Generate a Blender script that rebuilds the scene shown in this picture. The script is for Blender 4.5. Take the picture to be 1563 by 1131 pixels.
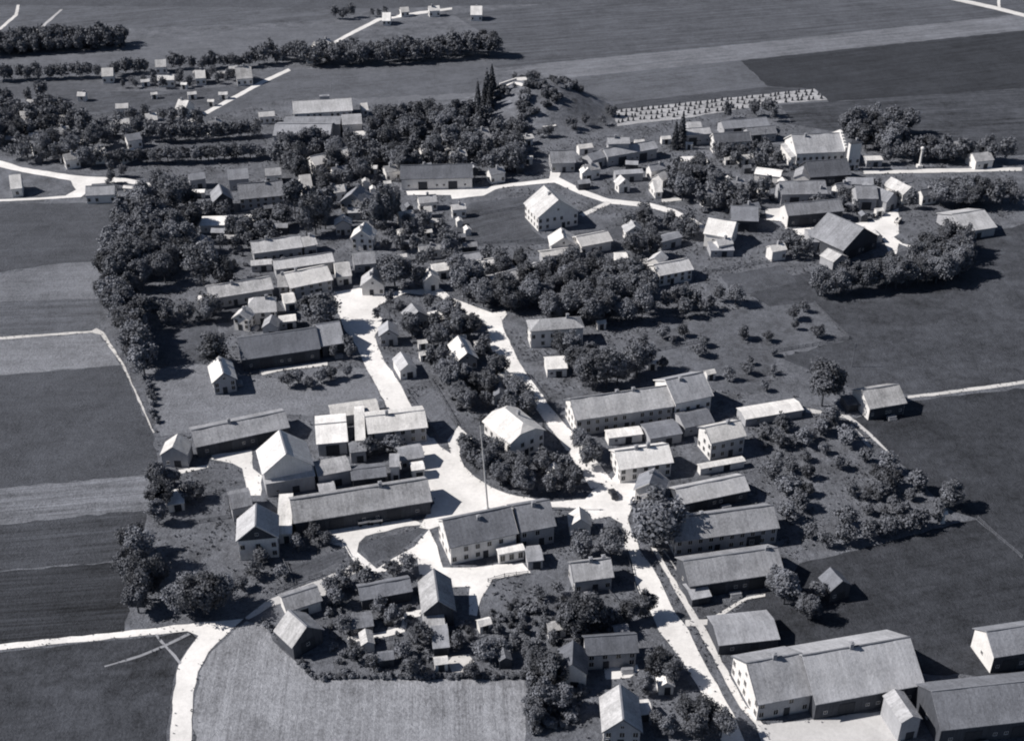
import bpy, bmesh, math, random
import numpy as np
from mathutils import Vector, Matrix
from mathutils.geometry import delaunay_2d_cdt
for o in list(bpy.data.objects): bpy.data.objects.remove(o, do_unlink=True)
scene = bpy.context.scene
col = scene.collection
# ------------------------------------------------------------------ camera, sky, sun, exposure
cam_d = bpy.data.cameras.new('camera'); cam = bpy.data.objects.new('camera', cam_d); col.objects.link(cam)
cam.location = (0, 0, 200.0); cam.rotation_euler = (math.radians(90 - 31.5), 0, 0)
cam_d.sensor_fit = 'HORIZONTAL'; cam_d.sensor_width = 36.0; cam_d.lens = 36.0 * 1900.0 / 1563.0
cam_d.clip_start = 1.0; cam_d.clip_end = 20000.0
scene.camera = cam
SUN_EL, SUN_AZ = math.radians(41), math.radians(-90)      # azimuth from +Y, clockwise: sun stands at the left
world = bpy.data.worlds.new('World'); scene.world = world; world.use_nodes = True
wn = world.node_tree; bg = wn.nodes['Background']; sky = wn.nodes.new('ShaderNodeTexSky')
sky.sky_type = 'NISHITA'; sky.sun_disc = False; sky.sun_elevation = SUN_EL; sky.sun_rotation = SUN_AZ; sky.air_density = .7; sky.dust_density = .4
wn.links.new(sky.outputs[0], bg.inputs[0]); bg.inputs[1].default_value = 0.05
sd = bpy.data.lights.new('sun', 'SUN'); sd.energy = 5.0; sd.angle = math.radians(0.5); sd.color = (1.0, 0.955, 0.91)
sun = bpy.data.objects.new('sun', sd); col.objects.link(sun); sun.location = (-300, 300, 400)
sdir = Vector((math.sin(SUN_AZ) * math.cos(SUN_EL), math.cos(SUN_AZ) * math.cos(SUN_EL), math.sin(SUN_EL)))
sun.rotation_euler = sdir.to_track_quat('Z', 'Y').to_euler()
vs = scene.view_settings; vs.view_transform = 'Standard'; vs.look = 'None'; vs.exposure = 0.2; vs.gamma = 1.0; vs.use_curve_mapping = False
scene.cycles.filter_width = 2.0
# ------------------------------------------------------------------ survey, in metres
HILL = (11.17, 559.08, 38.0, 36.0, 13.0)
HULL = [
 (-164.8, 458.98),
 (-164.28, 486.06),
 (-164.0, 540.07),
 (-117.16, 561.76),
 (-69.38, 575.47),
 (-6.39, 540.07),
 (44.16, 540.07),
 (129.37, 566.27),
 (172.96, 500.58),
 (212.37, 493.23),
 (196.19, 446.32),
 (160.82, 390.48),
 (104.28, 373.44),
 (106.61, 344.63),
 (82.69, 328.5),
 (86.32, 306.3),
 (98.18, 299.37),
 (114.56, 259.3),
 (110.42, 251.11),
 (74.23, 238.22),
 (61.79, 206.43),
 (52.71, 179.78),
 (3.19, 179.78),
 (1.94, 198.35),
 (-43.37, 197.95),
 (-57.78, 214.92),
 (-85.04, 214.92),
 (-97.79, 279.88),
 (-112.65, 328.5),
 (-139.0, 375.81)]
FIELDS = [
 ('field', [(-216.71, 451.32), (-146.37, 453.21), (-146.23, 428.33), (-146.42, 400.76), (-160.66, 399.71), (-192.98, 388.48)], 88, 0.067, 0.1, 0.25, 1.0),
 ('field', [(-192.98, 388.48), (-178.95, 390.99), (-160.66, 399.71), (-146.42, 400.76), (-138.34, 373.44), (-185.89, 369.71)], 124, 0.058, 0.15, 0.25, 1.0),
 ('field', [(-185.89, 369.71), (-138.34, 373.44), (-134.32, 351.41), (-177.38, 347.15)], 102, 0.056, 0.3, 0.25, 1.0),
 ('field', [(-176.27, 344.21), (-135.83, 349.27), (-133.05, 348.42), (-121.26, 329.67), (-167.73, 321.6)], 136, 0.067, 0.12, 0.25, 1.0),
 ('field', [(-167.73, 321.6), (-121.15, 329.28), (-112.04, 311.28), (-101.01, 290.05), (-96.17, 273.18), (-146.23, 264.68)], 86, 0.096, 0.06, 0.25, 1.0),
 ('field', [(-146.23, 264.68), (-96.73, 272.58), (-94.03, 258.74), (-93.99, 253.8), (-140.51, 249.52)], 124, 0.164, 0.45, 0.25, 1.0),
 ('field', [(-140.51, 249.52), (-94.81, 257.08), (-92.4, 237.72), (-133.84, 231.86)], 80, 0.147, 0.4, 0.25, 1.0),
 ('field', [(-133.84, 231.86), (-92.95, 236.73), (-88.84, 212.11), (-124.23, 206.43)], 64, 0.116, 0.55, 0.25, 1.0),
 ('field', [(-123.3, 203.96), (-83.1, 210.2), (-73.77, 211.9), (-71.86, 209.98), (-73.41, 205.6), (-74.35, 201.33), (-73.64, 193.3), (-70.62, 176.33), (-112.87, 176.33)], 74, 0.141, 0.15, 0.5, 1.0),
 ('field', [(-64.73, 210.2), (-61.49, 215.36), (-57.67, 214.27), (-50.1, 204.37), (-43.49, 196.78), (-31.76, 196.97), (2.65, 197.17), (3.46, 192.54), (2.87, 174.63), (-64.48, 174.63), (-68.37, 192.54), (-68.83, 199.33), (-67.63, 205.39)], 150, 1.625, 0.24, 0.3, 1.5),
 ('meadow', [(-113.57, 326.56), (-97.8, 330.06), (-91.39, 328.5), (-75.91, 320.85), (-44.76, 327.72), (-38.07, 309.13), (-53.3, 299.37), (-65.08, 302.12), (-95.16, 292.01), (-99.31, 290.7), (-109.47, 313.45)], 130, 0.142, 0.08, 0.25, 1.0),
 ('meadow', [(-118.8, 353.13), (-97.27, 357.5), (-89.91, 336.42), (-97.8, 330.06), (-113.25, 328.5)], 92, 0, 0, 0.4, 1.0),
 ('meadow', [(78.69, 380.61), (106.08, 393.01), (211.76, 440.2), (167.13, 321.6), (118.86, 312.72), (102.13, 316.38), (83.77, 334.42), (108.06, 345.46), (102.05, 370.17), (87.46, 366.48)], 80, 0.263, 0.06, 0.45, 1.0),
 ('meadow', [(44.31, 350.98), (78.68, 366.48), (102.05, 370.17), (108.06, 345.46), (84.29, 337.23), (74.06, 313.45), (47.06, 317.12), (32.08, 328.5)], 104, 0, 0, 0.45, 1.0),
 ('meadow', [(98.55, 299.37), (117.88, 309.13), (166.0, 318.6), (131.4, 226.65), (126.04, 238.22), (119.58, 253.53), (112.68, 258.74), (105.76, 279.26)], 68, 0, 0, 0.45, 1.0),
 ('meadow', [(70.51, 235.74), (110.03, 249.78), (119.4, 252.99), (131.14, 225.95), (120.75, 198.35), (91.95, 198.35), (60.67, 204.37), (52.61, 213.84), (47.93, 212.76), (55.55, 222.72), (62.37, 226.18)], 66, 0.255, 0.2, 0.45, 1.0),
 ('meadow', [(-22.62, 428.33), (-15.87, 452.58), (4.83, 458.98), (7.54, 428.33), (11.8, 419.76), (54.59, 434.2), (64.24, 431.25), (48.46, 421.45), (21.38, 415.85), (-19.57, 412.54)], 92, 0.533, 0.3, 0.3, 1.0),
 ('field', [(-146.75, 540.07), (-122.31, 595.61), (-112.0, 616.95), (-74.24, 624.34), (-15.81, 635.17), (-9.79, 616.95), (-10.78, 594.62), (-13.81, 584.92), (-69.38, 575.47), (-106.97, 575.47), (-119.47, 566.27)], 104, 0.341, 0.12, 0.25, 1.0),
 ('meadow', [(-75.45, 573.61), (-13.16, 583.96), (-9.89, 577.34), (-28.59, 573.61), (-68.47, 566.27)], 120, 0, 0, 0.2, 1.0),
 ('field', [(-284.9, 631.89), (-264.42, 636.27), (-210.95, 658.96), (-201.09, 668.42), (-96.78, 702.12), (-77.03, 708.68), (-102.76, 649.73), (-122.75, 634.07), (-186.18, 629.72), (-210.76, 621.16), (-279.26, 616.95)], 112, 0.223, 0.15, 0.25, 1.0),
 ('field', [(-270.83, 594.62), (-234.46, 601.58), (-205.5, 602.58), (-180.47, 606.63), (-184.44, 596.6), (-200.49, 584.92), (-226.01, 575.47), (-263.6, 575.47)], 98, 0, 0, 0.3, 1.0),
 ('field', [(-226.01, 575.47), (-200.49, 584.92), (-165.57, 584.92), (-126.35, 596.6), (-147.27, 545.15), (-160.08, 548.58), (-201.82, 557.31)], 92, 0.376, 0.25, 0.4, 1.0),
 ('field', [(-208.18, 668.42), (-219.15, 689.31), (-104.67, 706.04), (-80.95, 730.38), (-325.28, 738.81), (-304.22, 683.05), (-264.81, 673.24)], 102, 0.355, 0.3, 0.25, 1.0),
 ('field', [(-325.28, 738.81), (-366.33, 847.52), (51.59, 847.52), (46.03, 743.09), (-35.25, 735.98), (-79.04, 730.38)], 92, 0, 0.0, 0.25, 1.0),
 ('field', [(-15.83, 636.27), (-10.5, 670.83), (-34.57, 719.39), (46.42, 750.32), (296.24, 847.52), (373.73, 847.52), (323.33, 716.68), (287.55, 716.68), (130.02, 663.67), (16.35, 628.64), (-7.17, 620.1)], 96, 0.28, 0.35, 0.25, 1.0),
 ('field', [(-3.81, 614.86), (16.35, 628.64), (130.02, 663.67), (287.55, 716.68), (328.6, 730.38), (315.23, 695.66), (276.88, 685.54), (118.33, 634.07), (25.55, 602.58), (6.05, 606.63)], 124, 0.301, 0.3, 0.25, 1.0),
 ('field', [(19.04, 602.58), (118.16, 632.98), (125.34, 592.66), (68.44, 575.47), (37.93, 561.76), (24.99, 586.84)], 104, 0.345, 0.2, 0.25, 1.0),
 ('field', [(118.16, 632.98), (276.45, 684.3), (315.23, 695.66), (276.3, 594.62), (150.25, 569.92), (147.75, 587.8), (125.34, 592.66)], 66, 0.349, 0.25, 0.25, 1.0),
 ('field', [(37.88, 560.87), (68.35, 574.54), (125.16, 591.68), (147.12, 587.8), (47.75, 557.31)], 84, 0.242, 0.3, 0.25, 1.0),
 ('field', [(126.27, 566.27), (150.25, 569.92), (276.3, 594.62), (248.36, 522.09), (173.89, 514.24), (127.42, 540.07)], 80, 0.159, 0.5, 0.4, 1.0),
 ('field', [(177.61, 517.36), (250.52, 527.71), (241.51, 504.31), (181.34, 500.58)], 74, 0.177, 0.2, 0.25, 1.0),
 ('stubble_field', [(47.2, 558.2), (147.32, 588.77), (150.23, 572.68), (126.61, 568.09), (103.54, 559.08), (77.66, 546.86), (47.55, 537.56)], 176, 0.341, 0.12, 0.25, 1.0),
 ('garden', [(-107.87, 366.48), (-100.5, 373.44), (-96.52, 370.17), (-80.69, 374.86), (-74.25, 361.95), (-102.79, 353.13)], 88, 0, 0, 0.5, 1.0),
 ('field', [(-54.83, 235.25), (-42.63, 240.72), (-40.72, 238.22), (-51.98, 228.99)], 92, 0.554, 0.35, 0.25, 1.0),
 ('field', [(-47.9, 204.37), (-41.61, 206.84), (-38.23, 198.35), (-44.23, 197.95)], 112, 0.283, 0.3, 0.25, 1.0),
 ('field', [(-29.35, 309.13), (-23.93, 316.38), (-15.19, 292.67), (-16.89, 288.75), (-20.28, 290.05)], 112, 0.929, 0.25, 0.25, 1.0),
 ('garden', [(-38.83, 243.27), (-23.64, 249.78), (-21.62, 249.52), (-29.43, 238.71), (-34.7, 236.23)], 92, 0, 0, 0.3, 1.0),
 ('garden', [(-13.0, 256.26), (-10.26, 261.83), (-7.97, 259.3), (-8.41, 255.98)], 58, 0, 0, 0.4, 1.0),
 ('meadow', [(-130.54, 353.13), (-130.91, 366.48), (-110.2, 372.04), (-105.87, 367.4), (-117.19, 359.71)], 108, 0, 0, 0.3, 1.0),
 ('meadow', [(-157.6, 514.24), (-110.37, 522.09), (-107.59, 514.24), (-151.42, 500.58)], 98, 0, 0, 0.3, 1.0),
 ('garden', [(73.33, 390.48), (95.46, 398.15), (98.84, 385.5), (75.35, 373.44)], 90, 0, 0, 0.4, 1.0)]
ROADS = [
 ('road', 'west', [(-121.43, 206.84), (-114.77, 208.09), (-84.04, 212.76), (-71.76, 215.14), (-68.47, 215.36), (-62.26, 216.23), (-65.31, 210.83), (-68.21, 205.39), (-69.27, 199.33), (-68.96, 193.3), (-66.98, 182.97), (-65.39, 176.33), (-70.35, 176.33), (-71.46, 182.79), (-73.21, 193.3), (-73.96, 201.53), (-73.02, 205.81), (-71.54, 210.62), (-74.42, 212.11), (-83.26, 210.83), (-114.12, 206.22), (-120.83, 205.19)], 0.72),
 ('road', 'link', [(-62.26, 216.23), (-57.84, 222.5), (-53.34, 225.48), (-46.11, 229.94), (-41.76, 233.3), (-37.65, 236.73), (-34.92, 235.25), (-38.41, 231.86), (-44.26, 227.82), (-44.33, 223.41), (-46.37, 224.79), (-51.4, 222.95), (-56.84, 220.23), (-61.0, 216.01)], 0.5),
 ('farm_yard', 'court below plaza barn', [(-50.35, 247.15), (-46.87, 248.46), (-34.82, 251.38), (-26.39, 253.26), (-22.05, 251.11), (-27.19, 250.31), (-37.0, 246.36), (-38.39, 243.78), (-38.5, 240.22), (-35.02, 236.23), (-33.02, 233.79), (-29.34, 237.72), (-24.31, 242.24), (-21.09, 248.99), (-18.57, 241.99), (-16.89, 234.27), (-9.85, 234.27), (2.5, 236.23), (4.54, 232.34), (-4.67, 229.94), (-7.22, 223.41), (-8.16, 217.11), (-10.0, 217.56), (-10.13, 227.35), (-14.36, 227.11), (-16.68, 229.71), (-22.51, 231.86), (-23.39, 238.22), (-28.98, 233.3), (-35.66, 231.38), (-39.53, 237.72), (-41.77, 241.74), (-46.28, 243.78)], 0.72),
 ('plaza', 'plaza', [(-32.09, 299.37), (-25.52, 293.99), (-23.24, 290.05), (-22.11, 289.72), (-20.05, 285.54), (-16.99, 282.38), (-18.18, 288.75), (-15.31, 295.99), (-11.18, 289.4), (-14.44, 287.46), (-14.39, 280.81), (-13.16, 276.5), (-9.99, 271.39), (-7.64, 269.03), (-3.74, 265.54), (1.3, 262.96), (10.05, 260.42), (19.22, 261.55), (21.51, 265.54), (26.12, 269.32), (29.7, 274.98), (32.1, 273.78), (35.2, 266.69), (32.81, 265.25), (31.79, 259.3), (29.77, 253.26), (30.44, 247.15), (31.75, 241.23), (28.32, 241.23), (27.29, 247.15), (28.42, 251.11), (25.12, 254.34), (20.81, 252.99), (18.51, 257.63), (10.0, 258.19), (1.28, 258.74), (-7.03, 254.89), (-15.39, 252.18), (-21.09, 248.99), (-23.64, 249.78), (-20.51, 259.86), (-22.77, 269.32), (-25.13, 273.18), (-27.0, 279.88), (-29.26, 286.18)], 0.72),
 ('street', 'left street', [(-54.97, 353.13), (-59.26, 367.4), (-62.39, 374.86), (-60.73, 377.72), (-52.72, 380.61), (-40.56, 378.2), (-31.89, 379.64), (-24.73, 380.61), (-20.37, 373.44), (-10.19, 365.57), (-6.43, 362.85), (-2.52, 365.57), (-1.63, 361.95), (-3.34, 357.5), (-2.88, 353.13), (0.93, 336.42), (4.12, 325.41), (8.33, 314.18), (11.97, 304.2), (13.58, 300.74), (20.59, 285.22), (26.25, 271.39), (27.77, 267.86), (21.02, 266.12), (16.06, 281.75), (9.18, 299.03), (5.34, 310.2), (0.1, 323.5), (-3.35, 329.28), (-6.05, 334.42), (-7.02, 344.63), (-8.47, 355.31), (-13.32, 360.16), (-20.56, 367.4), (-24.89, 374.86), (-31.65, 375.81), (-36.64, 376.76), (-40.36, 372.97), (-44.83, 368.32), (-45.94, 363.75), (-42.67, 358.83), (-43.01, 353.13), (-44.24, 347.99), (-42.49, 340.49), (-39.88, 332.03), (-36.72, 325.79), (-33.5, 317.86), (-30.98, 310.2), (-27.71, 301.77), (-25.31, 293.66), (-31.63, 293.33), (-36.32, 304.54), (-40.74, 317.12), (-45.8, 330.06), (-49.14, 340.49)], 0.72),
 ('avenue', 'avenue', [(27.96, 247.15), (31.43, 245.07), (31.73, 240.98), (34.82, 232.58), (38.26, 217.78), (40.53, 212.54), (42.67, 202.54), (44.85, 195.22), (47.02, 186.95), (49.15, 174.63), (43.81, 174.63), (42.41, 188.79), (40.31, 195.42), (37.41, 203.76), (33.7, 211.9), (32.7, 217.11), (29.91, 227.35), (29.22, 238.22)], 0.72),
 ('footpath', 'avenue footpath', [(34.58, 241.74), (35.61, 242.24), (43.25, 216.23), (44.4, 213.4), (48.08, 196.78), (50.15, 189.16), (52.8, 184.22), (53.45, 176.33), (52.11, 176.33), (51.25, 184.04), (48.69, 188.79), (46.68, 196.0), (42.76, 212.33), (41.88, 214.92)], 0.62),
 ('footpath', 'crossing path', [(40.16, 215.8), (45.35, 216.01), (50.47, 219.78), (55.7, 223.64), (60.25, 224.79), (60.09, 223.87), (55.55, 222.72), (50.61, 218.67), (45.88, 214.27), (39.9, 213.62)], 0.6),
 ('footpath', 'side path', [(37.3, 241.23), (37.79, 241.23), (40.59, 232.82), (40.08, 232.58)], 0.5),
 ('track', 'east track', [(117.69, 312.0), (131.24, 314.91), (163.42, 322.36), (162.73, 320.47), (130.69, 313.09), (117.49, 310.56)], 0.55),
 ('track', 'orchard track', [(83.43, 306.3), (93.25, 302.81), (97.89, 301.43), (102.04, 292.01), (106.0, 280.19), (105.2, 279.88), (101.14, 291.35), (96.44, 300.05), (91.42, 301.43), (83.02, 304.2)], 0.5),
 ('track', 'orchard second track', [(96.98, 296.67), (97.81, 297.0), (100.66, 284.9), (99.85, 284.58)], 0.42),
 ('road', 'upper road', [(-12.31, 467.51), (-0.4, 472.21), (15.2, 476.99), (15.94, 484.65), (20.94, 487.48), (19.28, 478.37), (29.39, 464.86), (38.58, 456.4), (54.33, 452.58), (63.44, 446.32), (70.38, 436.58), (73.95, 429.5), (70.9, 428.91), (67.58, 434.2), (61.95, 442.02), (53.4, 448.18), (37.77, 451.95), (27.86, 460.28), (17.24, 472.89), (-0.4, 468.85), (-9.62, 464.86)], 0.72),
 ('footpath', 'farm spur', [(37.42, 454.48), (39.36, 452.58), (27.37, 439.59), (25.94, 441.41)], 0.6),
 ('footpath', 'upper lane', [(59.37, 456.4), (67.31, 457.69), (67.01, 455.12), (59.04, 453.21)], 0.6),
 ('farm_yard', 'bright strip yard', [(-42.53, 464.2), (-24.17, 466.18), (-7.83, 468.85), (-1.73, 469.52), (-6.99, 465.52), (-11.36, 459.63), (-23.77, 456.4), (-24.46, 460.28), (-41.72, 460.28)], 0.72),
 ('road', 'upper left road', [(-226.93, 500.58), (-216.15, 496.15), (-205.12, 488.91), (-183.0, 481.14), (-173.73, 479.06), (-160.59, 478.37), (-147.2, 472.21), (-146.04, 467.51), (-159.31, 473.57), (-171.03, 471.54), (-169.97, 464.2), (-171.4, 458.33), (-187.25, 455.76), (-209.68, 453.21), (-210.37, 455.12), (-187.87, 457.69), (-178.05, 459.63), (-175.63, 465.52), (-180.59, 474.93), (-203.45, 483.95), (-213.62, 488.91), (-224.25, 493.23)], 0.72),
 ('road', 'diagonal road', [(-156.66, 531.78), (-148.69, 543.45), (-123.97, 601.58), (-113.81, 620.1), (-112.0, 616.95), (-122.48, 596.6), (-146.75, 540.07), (-154.71, 528.52)], 0.65),
 ('road', 'far diagonal road', [(-104.18, 647.45), (-91.22, 679.35), (-77.15, 710.0), (-53.81, 724.85), (-35.14, 733.17), (-34.97, 728.99), (-52.71, 719.39), (-74.93, 706.04), (-89.95, 674.45), (-102.35, 644.06)], 0.65),
 ('track', 'far left track', [(-286.1, 688.05), (-286.5, 718.03), (-292.04, 738.81), (-290.49, 738.81), (-284.16, 716.68), (-283.69, 684.3)], 0.6),
 ('track', 'far second track', [(-264.09, 673.24), (-263.49, 728.99), (-261.96, 728.99), (-261.55, 672.03)], 0.45),
 ('road', 'far right road', [(265.59, 756.19), (284.53, 735.98), (299.77, 714.0), (297.39, 707.36), (281.45, 728.99), (261.86, 750.32)], 0.6),
 ('road', 'far right spur', [(293.99, 762.14), (295.58, 762.14), (285.82, 731.77), (284.28, 731.77)], 0.6),
 ('road', 'right lane', [(146.53, 486.06), (166.2, 486.06), (173.98, 487.48), (213.62, 488.91), (212.38, 485.36), (172.77, 483.24), (145.51, 481.84)], 0.6),
 ('farm_yard', 'right yard', [(128.28, 433.02), (140.39, 436.58), (143.88, 441.41), (151.08, 447.56), (144.91, 424.3), (142.21, 421.45), (144.12, 415.85), (148.91, 413.09), (147.44, 410.36), (142.67, 415.85), (139.41, 407.12), (137.03, 407.12), (137.64, 416.96), (135.87, 425.45), (131.12, 427.17)], 0.72),
 ('farm_yard', 'right inner yard', [(104.7, 428.33), (115.69, 430.08), (110.21, 422.59), (107.79, 414.19), (106.21, 414.74), (107.52, 422.59)], 0.72),
 ('farm_yard', 'right left yard', [(98.67, 446.32), (107.19, 448.18), (104.42, 429.5), (103.21, 428.33), (103.78, 435.39), (97.48, 436.58)], 0.72),
 ('farm_yard', 'left farm court', [(-83.19, 281.75), (-72.57, 284.27), (-70.61, 275.29), (-67.55, 271.98), (-66.4, 263.25), (-69.86, 263.25), (-73.47, 275.29), (-76.61, 277.72), (-82.74, 279.57)], 0.72),
 ('footpath', 'farm path', [(-92.93, 273.78), (-83.31, 277.11), (-82.88, 275.89), (-91.98, 271.98)], 0.7),
 ('footpath', 'lower garden path', [(-37.56, 210.2), (-30.8, 211.47), (-25.57, 213.62), (-25.17, 218.44), (-21.1, 219.34), (-21.26, 217.11), (-23.95, 216.23), (-24.54, 211.9), (-30.63, 209.56), (-37.04, 208.3)], 0.7),
 ('farm_yard', 'porch yard', [(20.37, 200.53), (27.71, 201.53), (28.15, 199.93), (25.93, 197.56), (20.43, 196.97)], 0.72),
 ('farm_yard', 'bottom right yard', [(52.08, 184.04), (63.38, 185.49), (81.38, 188.23), (79.55, 174.63), (51.15, 174.63)], 0.5),
 ('farm_yard', 'meadow barn yard', [(-77.63, 326.18), (-73.05, 327.72), (-57.38, 331.64), (-57.08, 329.28), (-70.78, 326.18), (-76.37, 323.5)], 0.6),
 ('footpath', 'field path', [(-170.74, 346.3), (-163.04, 347.15), (-136.32, 350.98), (-135.32, 352.7), (-132.26, 350.12), (-120.76, 330.85), (-111.64, 312.72), (-101.65, 292.67), (-101.94, 292.34), (-111.84, 312.0), (-120.85, 329.67), (-132.62, 348.42), (-135.95, 349.69), (-162.46, 345.46), (-170.13, 344.63)], 0.55),
 ('farm_yard', 'lower heap', [(-14.36, 202.34), (-13.41, 203.96), (-9.77, 204.78), (-8.38, 202.34), (-10.04, 199.33), (-13.21, 199.14)], 0.55),
 ('footpath', 'field cross path', [(-81.67, 211.04), (-81.27, 211.26), (-73.46, 201.93), (-73.81, 201.53)], 0.3),
 ('footpath', 'field cross second path', [(-74.02, 211.68), (-73.43, 211.04), (-78.57, 206.84), (-82.86, 203.96), (-90.17, 200.73), (-90.42, 201.13), (-83.31, 204.57), (-79.01, 207.46)], 0.28)]
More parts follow.
